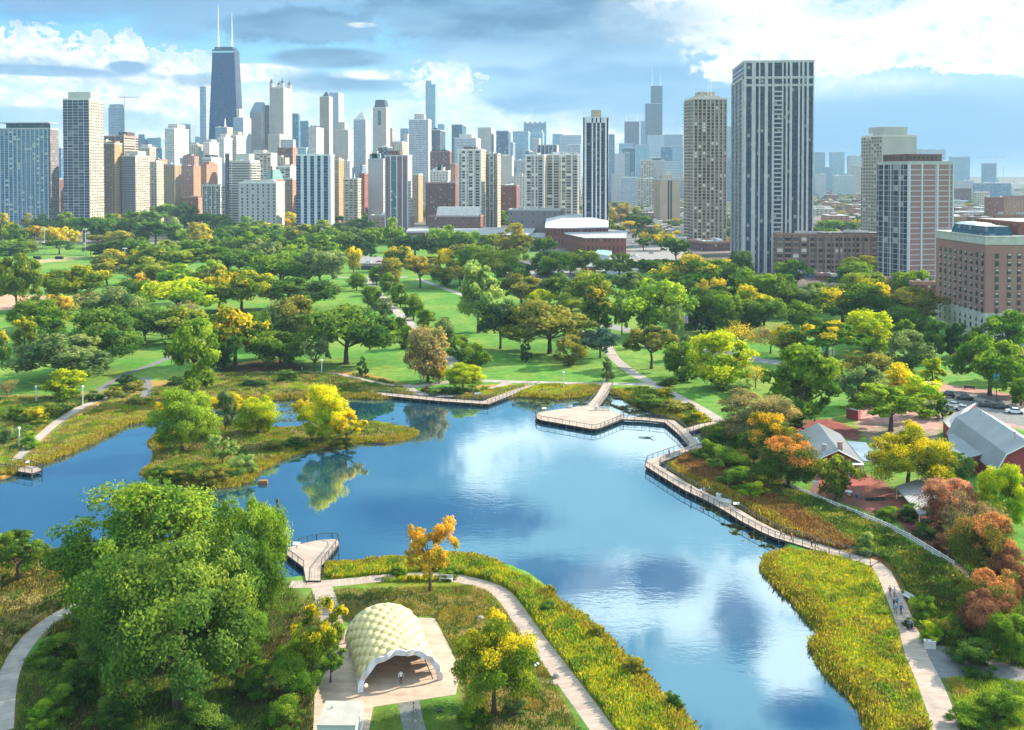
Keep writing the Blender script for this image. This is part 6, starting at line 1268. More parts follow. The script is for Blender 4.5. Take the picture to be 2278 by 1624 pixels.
for j in range(NLn+1):
    for i in range(NA+(j % 2)):
        s0 = smin+(smax-smin)*(i+.5-(.5 if j % 2 else 0))/NA; t0 = (j+.5)/(NLn+1); ds = (smax-smin)/NA*.57; dt = 1/(NLn+1)*.74
        if abs(s0) > .88: continue
        N = 8; vs = []; fs = []
        for ring, (rr, hgt) in enumerate(((1, 0), (.88, .13), (.62, .27), (.3, .34), (0, .36))):
            for k in range(N if rr > 0 else 1):
                a = 2*math.pi*k/N+math.pi/8; cs, cz = math.cos(a), math.sin(a)
                s = max(-1, min(1, s0+ds*rr*cs)); t = max(.0, min(1, t0+dt*rr*cz)); q = arch(s, t); n_ = archn(s, t)
                vs.append(q+n_*hgt*1.0)
        for r in range(3):
            for k in range(N): fs.append((r*N+k, r*N+(k+1) % N, (r+1)*N+(k+1) % N, (r+1)*N+k))
        for k in range(N): fs.append((3*N+k, 3*N+(k+1) % N, 4*N))
        mb = MB(); mb.add(vs, fs); mb.build('shell_pod', [SHELL], pav, smooth=True)
vs = []; fs = []; NS = 28; NT_ = 16
for j in range(NT_+1):
    for i in range(NS+1): vs.append(arch(smin+(smax-smin)*i/NS*1.0, .01+.98*j/NT_)-Vector((0, 0, .03)))
for j in range(NT_):
    for i in range(NS): a = j*(NS+1)+i; fs.append((a, a+1, a+NS+2, a+NS+1))
mb = MB(); mb.add(vs, fs); mb.build('vault', [SHELL], pav, smooth=True)
def ribbon(t, s0, s1, w_, th, nm, mat, scal=0, tt=None):
    vs = []; fs = []; n = 44
    for i in range(n+1):
        s = s0+(s1-s0)*i/n; c = arch(s, min(1, max(0, t))); c.y = t*PL+scal*abs(math.sin(math.pi*(s-smin)/(smax-smin)*9*.5))*-.55; n_ = archn(s, min(1, max(.01, t)))
        o1 = n_*(.12+ (.22*abs(math.sin(math.pi*(s-smin)/(smax-smin)*9)) if scal else 0)); i1 = -n_*w_
        for q in (c+o1-Vector((0, th, 0)), c+i1-Vector((0, th, 0)), c+i1+Vector((0, th, 0)), c+o1+Vector((0, th, 0))): vs.append(q)
    for i in range(n):
        for k in range(4): fs.append((i*4+k, i*4+(k+1) % 4, i*4+4+(k+1) % 4, i*4+4+k))
    mb = MB(); mb.add(vs, fs); return mb.build(nm, [mat], pav)
ribbon(-.01, -1.0, 1.0, .42, .16, 'front_arch', RIB, 1)
ribbon(1.0, -1.0, 1.0, .3, .12, 'back_arch', RIB)
for j in range(1, 10):
    t = j/10
    for sg in (-1, 1): ribbon(t, sg*.84, sg*1.0, .16, .06, 'leg_rib', RIB)
    ribbon(t, -.84, .84, .2, .05, 'rib', RIB)
mb = MB(); q0 = Vector((PWD/2-2.2, 1.2, 4.0)); mb.tube([(PWD/2-.9, .1, 0), (PWD/2-2.6, 1.4, 4.3)], .06, 5); mb.build('lean_pole', [FASC], pav)
mb = MB(); mb.ball((-PWD/2+1.0, .6, .18), .18, 8); tag(mb.build('floor_lamp', [pm('warm_lamp', (1.0,.85,.6), emit=2)], pav))
PLZ = planks('plaza_deck', (.50,.37,.28), .55, .07, .8)
sheet('plaza', PLAZA, PLZ, .03, world=True)
# storage box
b0, b1 = P(700, 1640), P(764, 1640); bl = P(764, 1582, 3.2); o = empty('storage_container', P(700, 1690), R(4), 'pale ribbed storage box at the bottom edge left of the pavilion', 'container')
BX = planks('ribbed_panel', (.52,.52,.54), .3, .2, .75); w_ = 4.3; d_ = 5.2
mb = MB(); mb.box(0, w_, 0, d_, 0, 3.1); mb.build('body', [pm('container_paint', (.50,.50,.52), .6, .05, .5)], o)
mb = MB(); mb.box(-.1, w_+.1, -.1, d_+.1, 3.1, 3.2); mb.build('roof', [pm('container_roof', (.36,.34,.30), .7, .06, .5)], o)
mb = MB()
for k in range(22): mb.box(.05+k*.195, .12+k*.195, -.05, -.005, .1, 3.0)
for k in range(25): mb.box(-.05, -.005, .1+k*.2, .17+k*.2, .1, 3.0)
mb.build('ribs', [pm('container_paint', (.5,.5,.52))], o); mb = MB(); mb.tube([(1, 3.6, 3.2), (1, 3.6, 3.5)], .12, 6); mb.build('vent', [MECH], o)
# ------------------------------------------------------------------ farm buildings
RED = pm('red_barn_boards', (.30,.05,.06), .7, .1, .6); ROOFM = pm('grey_metal_roof', (.29,.30,.31), .45, .07, .15, metal=.1); ROOFB = pm('blue_grey_roof', (.22,.29,.34), .4, .12, .25); TRIM = pm('white_trim', (.62,.61,.58), .6, .04, .5)
def seams(mb, a, b, c, d, n, up=.06):
    """thin standing seams on the roof quad a-b (eave) c-d (ridge, c above b)"""
    for i in range(n+1):
        p = a.lerp(b, i/n); q = d.lerp(c, i/n); mb.tube([p+Vector((0,0,up)), q+Vector((0,0,up))], .05, 3)
def gable(name, eL, eR, depth_pt, ez, rz, label, roofm=ROOFM, wall=RED, cat='house', over=.5, hollow=False, door=True):
    """eL, eR pixel positions of the front eaves, depth_pt of the back right eave, all at height ez"""
    A = P(*eL, ez); Bp = P(*eR, ez); Cc = P(*depth_pt, ez); ex = (Bp-A); W = ex.length; ex.normalize(); ey = Vector((-ex.y, ex.x, 0)); Dp = abs((Cc-Bp).dot(ey)); an = math.atan2(ex.y, ex.x)
    o = empty(name, (A.x, A.y, 0), an, label, cat); mb = MB()
    mb.add([(0,0,0),(W,0,0),(W,0,ez),(W/2,0,rz),(0,0,ez),(0,Dp,0),(W,Dp,0),(W,Dp,ez),(W/2,Dp,rz),(0,Dp,ez)], [(0,1,2,3,4),(6,5,9,8,7),(1,6,7,2),(5,0,4,9)]); mb.build('wall', [wall], o)
    mb = MB(); k = over; sl = (rz-ez)/(W/2); t_ = .18
    for sx in (0, 1):
        x0 = -k if sx == 0 else W+k; z0 = ez-k*sl+.05; mb.add([(x0,-k,z0),(W/2,-k,rz+.05),(W/2,Dp+k,rz+.05),(x0,Dp+k,z0),(x0,-k,z0+t_),(W/2,-k,rz+.05+t_),(W/2,Dp+k,rz+.05+t_),(x0,Dp+k,z0+t_)], [(0,1,5,4),(1,2,6,5),(2,3,7,6),(3,0,4,7),(4,5,6,7),(3,2,1,0)])
    n = int(Dp/1.0)
    for i in range(n+1):
        y = Dp*i/n
        for x0 in (-k, W+k): mb.tube([(x0,y,ez-k*sl+.27),(W/2,y,rz+.27)], .035, 3)
    mb.build('roof', [roofm], o)
    mb = MB(); mb.tube([(-k,-k-.03,ez-k*sl+.1),(W/2,-k-.03,rz+.12),(W+k,-k-.03,ez-k*sl+.1)], .12, 4); mb.build('trim', [TRIM], o)
    return o, W, Dp
o, W_, D_ = gable('farmhouse', (1819,1026), (1914,1029), (1856,969), 3.0, 5.2, 'small red farmhouse with pale metal gable roof', over=.8)
mb = MB(); mb.box(W_*.52, W_*.52+.9, .3, 1.2, 4, 6.9); mb.build('chimney', [pm('chimney_brick', (.42,.28,.22), .9, .15, 2)], o)
mb = MB(); mb.box(W_*.2, W_*.2+.7, 3, 3.6, 4, 5.6); mb.tube([(W_*.3,4,4),(W_*.3,4,5.4)], .25, 8); mb.build('roof_vent', [MECH], o)
mb = MB()
for i in range(5): x = W_*.62+i*W_*.095; mb.box(x, x+.18, -2.2, -2.02, 0, 2.6)
mb.box(W_*.6, W_+.6, -2.4, 0, 2.6, 2.8); mb.box(W_*.6, W_+.6, -2.2, -2.1, .9, 1.05); mb.build('porch', [TRIM], o)
A_ = P(1922,1030,2.8); o = empty('open_shed', (A_.x, A_.y, 0), o.rotation_euler.z, 'lean to shed with blue grey roof beside the farmhouse', 'shed')
mb = MB(); mb.add([(0,0,2.8),(4.4,0,2.5),(4.4,17,2.5),(0,17,2.8),(0,0,2.95),(4.4,0,2.65),(4.4,17,2.65),(0,17,2.95)], [(0,1,5,4),(1,2,6,5),(2,3,7,6),(3,0,4,7),(4,5,6,7),(3,2,1,0)]); mb.build('roof', [ROOFB], o)
for x in (.2, 4.1):
    for y in (.2, 4, 8, 12, 16.7): mb = MB(); mb.box(x, x+.15, y, y+.15, 0, 2.6); mb.build('post', [TRIM], o)
# big gambrel barn
A = P(2221,1052,3.4); Bk = P(2113,966,3.4); ey = (Bk-A); DB_ = ey.length; ey.normalize(); an = math.atan2(-ey.x, ey.y); WB_ = 13.0
o = empty('red_barn', (A.x, A.y, 0), an, 'big red barn with grey gambrel roof at the right edge', 'barn')
pr = [(0,3.4),(1.9,6.9),(WB_/2,9.4),(WB_-1.9,6.9),(WB_,3.4)]
mb = MB(); f = [(0,0,0)]+[(x,0,z) for x, z in pr]+[(WB_,0,0)]; bk = [(x, DB_, z) for x, _, z in f]; mb.add(f+bk, [tuple(range(7)), tuple(range(13, 6, -1)), (6,5,12,13), (1,0,7,8)]); mb.build('wall', [RED], o)
mb = MB()
k = .5; pr2 = [(-.3,3.0)]+[(x, z+.12) for x, z in pr[1:4]]+[(WB_+.3,3.0)]
for (x0, z0), (x1, z1) in zip(pr2, pr2[1:]): mb.add([(x0,-k,z0),(x1,-k,z1),(x1,DB_+k,z1),(x0,DB_+k,z0),(x0,-k,z0+.18),(x1,-k,z1+.18),(x1,DB_+k,z1+.18),(x0,DB_+k,z0+.18)], [(0,1,5,4),(1,2,6,5),(2,3,7,6),(3,0,4,7),(4,5,6,7),(3,2,1,0)])
for i in range(int(DB_)+1):
    y = i*DB_/int(DB_)
    for (x0, z0), (x1, z1) in zip(pr2[:2], pr2[1:3]): mb.tube([(x0,y,z0+.2),(x1,y,z1+.2)], .04, 3)
mb.build('roof', [ROOFM], o)
mb = MB(); mb.tube([(x,-k-.04,z+.05) for x, z in pr2], .16, 4); mb.build('trim', [TRIM], o)
mb = MB(); mb.box(3.2, 4.6, -.08, -.01, 1.2, 2.4); wn_ = mb.build('window', [pm('dark_window_glass', (.05,.06,.07))], o); mb = MB(); mb.box(3.05, 4.75, -.1, -.02, 2.4, 2.55); mb.box(3.05, 4.75, -.1, -.02, 1.05, 1.2); mb.build('frame', [TRIM], wn_)
for y in (5, DB_-6): mb = MB(); mb.tube([(WB_*.42,y,8.5),(WB_*.42,y,10.6)], .22, 8); mb.build('vent_pipe', [MECH], o)
def lean(name, poly, zs, label, roofm=ROOFM, wall=RED, cat='shed', walls=True):
    pts = [P(u, v, z) for (u, v), z in zip(poly, zs)]; c = Vector((pts[0].x, pts[0].y, 0)); q = [p-c for p in pts]; o = empty(name, c, 0, label, cat); n = len(q)
    mb = MB(); up = Vector((0, 0, .2)); mb.add(q+[p+up for p in q], [tuple(range(n))[::-1], tuple(range(n, 2*n))]+[(i, (i+1) % n, n+(i+1) % n, n+i) for i in range(n)])
    for i in range(1, 14):
        mb.tube([q[0].lerp(q[-1], i/14)+up*1.2, q[1].lerp(q[2], i/14)+up*1.2], .04, 3)
    mb.build('roof', [roofm], o); cen = sum(q, Vector())/n; w = [Vector((cen.x+(p.x-cen.x)*.95, cen.y+(p.y-cen.y)*.95, p.z-.02)) for p in q]
    if walls: mb = MB(); mb.add(w+[Vector((p.x, p.y, 0)) for p in w], [(i, n+i, n+(i+1) % n, (i+1) % n) for i in range(n)]); mb.build('wall', [wall], o)
    else:
        for p in w: mb = MB(); mb.tube([(p.x, p.y, 0), (p.x, p.y, p.z)], .09, 5); mb.build('post', [TRIM], o)
    return o
lean('barn_wing', [(2112,972),(2158,961),(2223,1006),(2124,1034)], [3.6,4.8,4.8,3.2], 'low wing with pale roof leaning on the big red barn', cat='barn wing')
lean('barn_wing', [(2100,940),(2150,913),(2176,900),(2116,957)], [3.2,5.4,5.8,3.4], 'small rear wing with grey roof behind the big red barn', cat='barn wing')
lean('farm_shelter', [(1996,1088),(2060,1068),(2118,1070),(2083,1120),(2064,1150),(2050,1152)], [2.3,2.8,2.8,2.5,2.3,2.3], 'grey roofed open shelter at the lower end of the red dirt yard', cat='shelter', walls=False)
lean('small_shed', [(1884,912),(1912,918),(1918,906),(1890,902)], [2.6,2.6,3.0,3.0], 'tiny red shed half hidden by trees above the farmhouse')
# white rail fence
FP = wl([(1747,1089),(1782,1103),(1820,1118),(1870,1139),(1929,1162),(1985,1186),(2030,1209),(2080,1240),(2130,1271)])
fo = empty('rail_fence', FP[0], 0, 'long white rail fence between the marsh and the farm', 'fence')
mb = MB(); n_post = 0
for a, b in zip(FP, FP[1:]):
    L = (b-a).length; n = max(1, round(L/2.2)); d = (b-a).normalized(); M = Matrix.Translation(a-FP[0]) @ Matrix.Rotation(math.atan2(d.y, d.x), 4, 'Z')
    for q in (.4, .75, 1.1): mb.box(0, L, -.04, .04, q-.08, q+.08, M=M)
    for i in range(n):
        p = a.lerp(b, i/n)-FP[0]; pb = MB(); pb.box(-.09, .09, -.09, .09, 0, 1.3); po = pb.build('post', [TRIM], fo); po.location = (p.x, p.y, 0)
mb.build('rails', [TRIM], fo)
# ------------------------------------------------------------------ street furniture
GLB = pm('lamp_glass', (.80,.82,.80), .3, .02, 1); POLE = pm('lamp_post_concrete', (.55,.56,.54), .8, .08, 1)
def lamp(U, V0, V1, label, kind='globe'):
    b = P(U, V1); h = (V1-V0)*(CH*F/(V1-HZ))/F; o = empty('street_lamp', b, 0, label, 'lamp')
    mb = MB(); r = .17 if h > 5 else .14; mb.tube([(0,0,0),(0,0,.5),(0,0,h-.6)], [r*1.5, r, r*.75], 8); mb.build('post', [POLE], o)
    mb = MB(); mb.ball((0,0,h-.3), .36, 10); mb.tube([(0,0,h-.68),(0,0,h-.55)], .22, 8); mb.build('globe', [GLB], o)
for a in ((75,860,900,'globe lamp at the far left behind the shore plants'),(179,860,905,'globe lamp at the left shore steps'),(36,953,1001,'white globe lamp nearest the left edge'),(713,801,836,'thick white lamp post on the middle lawn edge'),(934,815,848,'globe lamp left of the round planted bed'),
          (841,627,648,'small lamp by the far end of the tree lined walk'),(923,700,727,'globe lamp on the lawn beside the tree lined walk'),(1253,828,870,'slim lamp behind the golden reeds by the platform'),(522,768,789,'small lamp by the left lawn path'),(1083,640,662,'small lamp on the diagonal walk')): lamp(*a)
def mast(U, V0, V1, label):
    b = P(U, V1); h = (V1-V0)*(CH*F/(V1-HZ))/F; o = empty('light_mast', b, 0, label, 'light mast'); mb = MB(); mb.tube([(0,0,0),(0,0,h)], [.3,.16], 6); mb.build('pole', [POLE], o)
    mb = MB(); mb.box(-1.6,1.6,-.1,.1,h-.1,h+.1); mb.build('crossbar', [POLE], o)
    for i in range(4): mb = MB(); x = -1.4+i*.93; mb.box(x-.35,x+.35,-.6,-.1,h+.05,h+.65); mb.build('floodlight', [MWHT], o)
for a in ((188,511,575,'tall floodlight mast right of the ball field'),(97,511,567,'floodlight mast beside the amber trees'),(276,554,585,'bright floodlight cluster above the dark hedge trees'),(347,517,545,'distant floodlight mast near the centre left lawn'),(468,536,562,'distant floodlight mast right of the grey green trees')): mast(*a)
def banner_pole(U, V0, V1, c, label):
    b = P(U, V1); h = (V1-V0)*(CH*F/(V1-HZ))/F; o = empty('banner_pole', b, 0, label, 'banner pole'); mb = MB(); mb.tube([(0,0,0),(0,0,h)], [.12,.08], 6); mb.build('pole', [PDK], o)
    for s, cc in ((-1, c), (1, tuple(v*.7+.1 for v in c))): mb = MB(); mb.box(s*.15 if s > 0 else -.85, .85 if s > 0 else -.15, -.02, .02, h*.55, h*.86); mb.build('banner', [pm('banner_%.2f_%.2f' % cc[:2], cc, .7, .03)], o)
banner_pole(1834,762,806,(.05,.35,.30),'pole with teal and green banners behind the lime trees'); banner_pole(1985,765,815,(.42,.30,.55),'pole with pale purple banner beside the grey olive tree'); banner_pole(2220,825,897,(.05,.30,.50),'tall pole with blue and green banners by the car park'); banner_pole(1526,695,752,(.40,.30,.55),'pole with a purple banner by the wide pale road'); banner_pole(1853,775,812,(.60,.60,.62),'pole with small white signs under the lime trees')
# white pole with a bird box
b = P(1817,1117); o = empty('box_pole', b, 0, 'white pole topped by a small box beside the rail fence', 'pole'); mb = MB(); mb.tube([(0,0,0),(0,0,3.3)], .11, 8); mb.build('pole', [TRIM], o); mb = MB(); mb.box(-.4,.4,-.3,.3,3.3,3.75); mb.prism([(-.5,-.4),(.5,-.4),(.5,.4),(-.5,.4)], 3.75, 3.95, 0, scale=.3); mb.build('box', [TRIM], o)
def bench(U, V, rz, label, kind='slab', L=2.2):
    o = empty('bench', P(U, V, .05), rz, label, 'bench'); m_ = pm('pale_bench', (.60,.58,.54), .7, .06, 1) if kind == 'slab' else pm('dark_bench', (.10,.08,.07), .7)
    mb = MB(); mb.box(-L/2, L/2, -.25, .25, .38, .48); mb.build('seat', [m_], o)
    mb = MB(); mb.box(-L/2, L/2, .2, .28, .5, .95); mb.build('backrest', [m_], o)
    for x in (-L/2+.15, L/2-.15): mb = MB(); mb.box(x-.1, x+.1, -.22, .22, 0, .38); mb.build('leg', [m_], o)
    return o
bench(2027,1342,R(-65),'pale bench at the edge of the walkers path'); bench(1264,912,R(5),'pale bench at the back of the viewing platform').location.z = .28; bench(1062,884,R(10),'pale bench on the curving boardwalk').location.z = .26
bench(1345,917,R(-6),'long grey bench on the right of the viewing platform',L=3.2).location.z = .28; bench(960,876,R(0),'dark bench in front of the round hedge','d'); bench(1040,872,R(0),'dark bench right of the round hedge','d'); bench(990,1300,R(-5),'low timber bench under the orange tree on the plank path'); bench(1615,1128,R(-36),'grey bench on the boardwalk below the bend',L=2.6).location.z = .26
bench(560,868,R(5),'dark bench on the far bank left of the lime tree','d'); bench(600,1280,R(5),'pale bench behind the big tree','s') if False else None; bench(2160,868,R(-20),'dark bench on the sunny meadow by the car park','d',3)
def bin_(U, V, rz, z, label, w_=.75, dark=False):
    o = empty('waste_bin', P(U, V, z), rz, label, 'bin'); m_ = pm('bin_grey', (.55,.54,.52), .6, .05, 1); mb = MB(); mb.box(-w_/2, w_/2, -.32, .32, 0, 1.05); mb.build('body', [m_], o)
    mb = MB(); mb.box(-w_/2-.03, w_/2+.03, -.35, .35, 1.05, 1.1); l = mb.build('lid', [TRIM], o); mb = MB(); mb.box(-.16, .16, -.12, .12, 1.095, 1.12); mb.build('opening', [PDK], l)
bin_(2070,1452,R(-8),.02,'left one of two pale bins at the path fork'); bin_(2083,1453,R(-8),.02,'right one of two pale bins at the path fork'); bin_(1326,915,0,.29,'grey bin on the viewing platform near the bridge',1.0); bin_(1601,1115,R(-36),.26,'grey bin at the end of the boardwalk bench',1.0)
def sign(U, V, z, label, rz=0, w_=1.2, h=1.0):
    o = empty('info_sign', P(U, V, z), rz, label, 'sign'); mb = MB(); mb.tube([(0,0,0),(0,0,h)], .06, 6); mb.build('post', [PDK], o); mb = MB(); mb.box(-w_/2, w_/2, -.35, .35, h, h+.06, M=Matrix.Rotation(R(18), 4, 'X')); mb.build('panel', [MWHT], o)
sign(656,1226,.26,'white information panel on the near pier'); sign(1640,1135,.26,'small white panel on the boardwalk railing'); sign(1210,918,.29,'small white panel on the left edge of the platform'); sign(95,1465,.05,'pale tilted panel among bushes at lower left',R(20),1.6,.9); sign(56,1040,.26,'small panel on the left edge pier',0,.8); sign(1196,1498,.05,'small pale panel beside the plank path',R(-60),.6,.6)
# log, stump, yard things, rocks, ducks
LOGM = pm('weathered_log', (.10,.08,.065), .9, .2, 2)
def log(U, V, z, L, rz, r, label, br=0):
    o = empty('fallen_log', P(U, V, z), rz, label, 'log'); mb = MB(); mb.tube([(-L/2,0,0),(-L*.1,.1,.08),(L/2,-.1,.02)], [r,r*.9,r*.5], 7); rr = random.Random(int(U))
    for i in range(br): x = -L/2+rr.random()*L*.5; mb.tube([(x,0,.05),(x-.6-rr.random(),(rr.random()-.5)*2.4,.25+.4*rr.random())], [r*.4,r*.12], 5)
    mb.build('trunk', [LOGM], o)
log(1434,976,WZ+.1,3.0,R(175),.16,'dark driftwood log floating below the boardwalk bend',5); log(845,990,WZ+.15,2.4,R(8),.18,'driftwood at the right tip of the island',4); log(872,944,WZ+.2,2.6,R(40),.12,'pale forked driftwood above the island tip',3); log(440,1058,WZ+.3,5,R(10),.22,'pale fallen logs on the left end of the island',5); log(335,1062,WZ+.15,4,R(25),.2,'bare branches reaching into the water left of the island',7)
o = empty('nesting_raft', P(581,1080,WZ), R(12), 'rusty square nesting raft floating near the island', 'raft'); mb = MB(); mb.box(-1.0,1.0,-.7,.7,0,.35); mb.build('platform', [pm('rusty_timber', (.26,.12,.05), .9, .2, 3)], o); mb = MB(); mb.box(-.9,.9,-.6,.6,.35,.7); mb.build('mesh_cover', [pm('rust_mesh', (.30,.15,.06), .9, .3, 6)], o)
o = empty('round_table', P(1892,1106), 0, 'small pale round table in the red dirt yard', 'table'); mb = MB(); mb.tube([(0,0,.7),(0,0,.78)], .75, 14); mb.build('tabletop', [TRIM], o); mb = MB(); mb.tube([(0,0,0),(0,0,.7)], [.35,.2], 8); mb.build('leg', [TRIM], o)
o = empty('barrel', P(1913,1114), 0, 'blue grey barrel in the red dirt yard', 'barrel'); mb = MB(); mb.tube([(0,0,0),(0,0,.5),(0,0,1.0)], [.32,.36,.32], 12); mb.build('body', [pm('blue_grey_paint', (.15,.19,.25))], o)
o = empty('feed_trough', P(1951,1117), R(12), 'long black feed trough in the red dirt yard', 'trough'); mb = MB(); mb.box(-1.9,1.9,-.3,.3,0,.14); mb.box(-1.9,1.9,-.38,-.28,.0,.42); mb.box(-1.9,1.9,.28,.38,0,.42); mb.box(-1.95,-1.85,-.38,.38,0,.42); mb.box(1.85,1.95,-.38,.38,0,.42); mb.build('body', [pm('black_rubber', (.03,.03,.035))], o)
ROCK = pm('pale_rock', (.30,.27,.23), .9, .12, 2)
for i, (u, v, r, lb) in enumerate(((1067,1386,.5,'pale boulder in the meadow right of the pavilion'),(985,1292,.6,'rock beneath the orange tree'),(1010,1296,.5,'small rock left of the plank path bend'),(1430,873,.6,'pale rock at the marsh edge by the platform bridge'),(1408,868,.5,'flat rock left of the marsh edge rock'),(1238,1518,.5,'boulder right of the small cross path'),(560,1050,.5,'pale rock on the island shore'))):
    mb = MB(); mb.ball((0,0,r*.35), r, 8, sz=.62); m_ = mb.mesh('boulder'); rr = random.Random(i)
    for vv in m_.vertices: vv.co *= 1+.25*(rr.random()-.5)
    m_.materials.append(ROCK); tag(link('boulder', m_), lb, 'rock').location = P(u, v)
for i, (u, v, lb) in enumerate(((832,931,'duck swimming left of the forked driftwood'),(872,934,'duck swimming just above the forked driftwood'),(1040,896,'duck near the curving boardwalk'),(905,905,'duck in the shade of the far bank'))):
    o = empty('duck', P(u, v, WZ), R(40*i), lb, 'duck'); mb = MB(); mb.ball((0,0,.12), .22, 10, sz=.7); mb.tube([(.12,0,.15),(.22,0,.32),(.26,0,.40)], [.08,.05,.06], 6); mb.ball((.28,0,.42), .075, 8); mb.tube([(.33,0,.42),(.42,0,.40)], [.03,.015], 5); mb.tube([(-.15,0,.15),(-.34,0,.24)], [.08,.02], 5)
    for v_i in range(len(mb.v)): x, y, z = mb.v[v_i]; mb.v[v_i] = (x*1.4, y*.9, z)
    mb.build('body', [pm('duck_brown', (.14,.11,.09))], o, smooth=True)
# tripod and camera bag in front of the pavilion
o = empty('camera_tripod', P(917,1604), 0, 'black camera tripod on the grey path facing the pavilion', 'tripod')
for k in range(3): mb = MB(); mb.tube([(0,0,1.1),(.45*math.cos(k*2.09+.5),.45*math.sin(k*2.09+.5),0)], .025, 5); mb.build('leg', [PDK], o)
mb = MB(); mb.tube([(0,0,1.05),(0,0,1.4)], .03, 6); mb.box(-.09,.09,-.07,.07,1.4,1.53); mb.build('head', [PDK], o)
o = empty('bag', P(973,1596), R(20), 'black bag lying on the grass right of the tripod', 'bag'); mb = MB(); mb.ball((0,0,.14), .34, 10, sz=.5); mb.build('body', [PDK], o); mb = MB(); mb.tube([(-.2,0,.28),(0,0,.42),(.2,0,.28)], .02, 5); mb.build('strap', [PDK], o)
# sports backstops and benches
for u, v, lb in ((81,577,'dark low dugout box left of the ball field'),(130,577,'dark low dugout box right of the ball field')):
    mb = MB(); mb.box(-3,3,-1,1,2.0,2.2); mb.box(-3,3,.8,1,0,2.0); mb.box(-3,-2.8,-1,.8,0,2); mb.box(2.8,3,-1,.8,0,2); tag(mb.build('dugout', [PDK]), lb, 'dugout').location = P(u, v)
# ------------------------------------------------------------------ cars
CG = pm('car_glass', (.03,.035,.04), .1, .02, 1, spec=.7); TY = pm('tyre', (.02,.02,.02), .9)
def car_mesh():
    mb = MB(); w_ = .88; prof = [(-2.2,.35),(-2.25,.75),(-1.9,.92),(-1.35,.95),(-.75,1.42),(.65,1.45),(1.25,1.0),(2.05,.85),(2.25,.6),(2.2,.3)]
    n = len(prof); vs = [(x, -w_*(1 if z < 1 else .8), z) for x, z in prof]+[(x, w_*(1 if z < 1 else .8), z) for x, z in prof]
    mb.add(vs, [tuple(range(n))[::-1], tuple(range(n, 2*n))]+[(i, (i+1) % n, n+(i+1) % n, n+i) for i in range(n)]); b = mb.mesh('body')
    g = MB(); g.add([(-1.30,-.89,.98),(-.74,-.73,1.38),(.62,-.73,1.41),(1.18,-.89,1.0),(-1.30,.89,.98),(-.74,.73,1.38),(.62,.73,1.41),(1.18,.89,1.0)], [(0,3,2,1),(4,5,6,7)]); g.add([(1.22,-.7,1.03),(1.22,.7,1.03),(.68,.66,1.43),(.68,-.66,1.43)], [(0,1,2,3)]); g.add([(-1.34,-.7,.98),(-1.34,.7,.98),(-.78,.66,1.41),(-.78,-.66,1.41)], [(3,2,1,0)]); gm_ = g.mesh('window'); gm_.materials.append(CG)
    for i in range(8): x, y, z = g.v[i]
    t_ = MB(); t_.tube([(0,-.11,0),(0,.11,0)], .33, 12); tm_ = t_.mesh('wheel'); tm_.materials.append(TY); h_ = MB(); h_.box(-.03,.03,-.22,.22,-.07,.07); hm = h_.mesh('headlight'); hm.materials.append(MWHT)
    return b, gm_, tm_, hm
CB, CGm, CT, CHm = car_mesh(); _cars = {}
def car(U, V, rz, c, label, grp, van=False, parts=True, z=0):
    key = c
    if key not in _cars: b = CB.copy(); b.materials.append(pm('car_paint_%.2f_%.2f' % c[:2], c, .3, .02, .5, spec=.6)); _cars[key] = b
    o = empty('parked_car', P(U, V, z), rz, label, 'car', grp); link('body', _cars[key], o); g = link('window', CGm, o); 
    for x in (-1.4, 1.4):
        for y in (-.8, .8): wl_ = link('wheel', CT, o); wl_.location = (x, y, .33)
    for y in (-.6, .6): h_ = link('headlight', CHm, o); h_.location = (2.23, y, .66)
    o.scale = (1.06, 1.05, 1.25 if van else 1.05); return o
W1, K1, S1, R1_, B1 = (.75,.75,.75), (.02,.022,.025), (.40,.41,.43), (.45,.04,.03), (.05,.10,.25)
GA = 'cars in the car park by the barn'
for a in ((2112,886,R(150),K1,'black pickup at the upper left of the barn car park',1),(2150,892,R(160),K1,'dark saloon beside the black pickup',0),(2125,908,R(155),W1,'white car below the black pickup',0),(2146,916,R(155),S1,'silver car half behind the barn roof',0),(2200,908,R(165),K1,'black car near the tall banner pole',0),(2230,912,R(165),K1,'dark car right of the tall banner pole',0),(2262,922,R(165),W1,'white car at the right edge of the car park',0)): car(a[0], a[1], a[2], a[3], a[4], GA, bool(a[5]))
car(2164,752,R(170),R1_,'red car in front of the hotel entrance','cars by the hotel')
rc = random.Random(2)
for u, v, c, lb in ((818,586,W1,'white car crossing the park underpass bridge'),(842,585,R1_,'red van at the right end of the underpass bridge'),(66,541,W1,'white car below the amber trees, leftmost'),(90,541,S1,'silver car below the amber trees'),(105,540,R1_,'red car below the amber trees'),(122,541,W1,'white car just right of the red car'),(182,543,W1,'white car left of the tall light mast'),(304,544,W1,'white car behind the dark hedge trees'),(497,549,W1,'white car beyond the far left trees')):
    car(u, v, rc.uniform(-.1,.1), c, lb, 'cars on the far park road', z=3.7 if 800 < u < 850 and v > 580 else .02)
for i in range(13): car(1150+i*14+rc.uniform(-3,3), 604+rc.uniform(0,22), rc.choice([0,R(90)])+.2, rc.choice([W1,S1,K1,W1]), 'parked car among the trees left of the red kiosk', 'cars parked left of the red kiosk')
for i in range(20): v = rc.uniform(470,575); u = 1340+(1402-1340)*(v-390)/(530-390)+rc.uniform(-10,40)*(v-440)/110; car(u, v, R(90) if v < 520 else rc.uniform(0,3), rc.choice([W1,S1,K1,W1,R1_]), 'small car on the wide street junction or the street beyond', 'cars around the street junction')
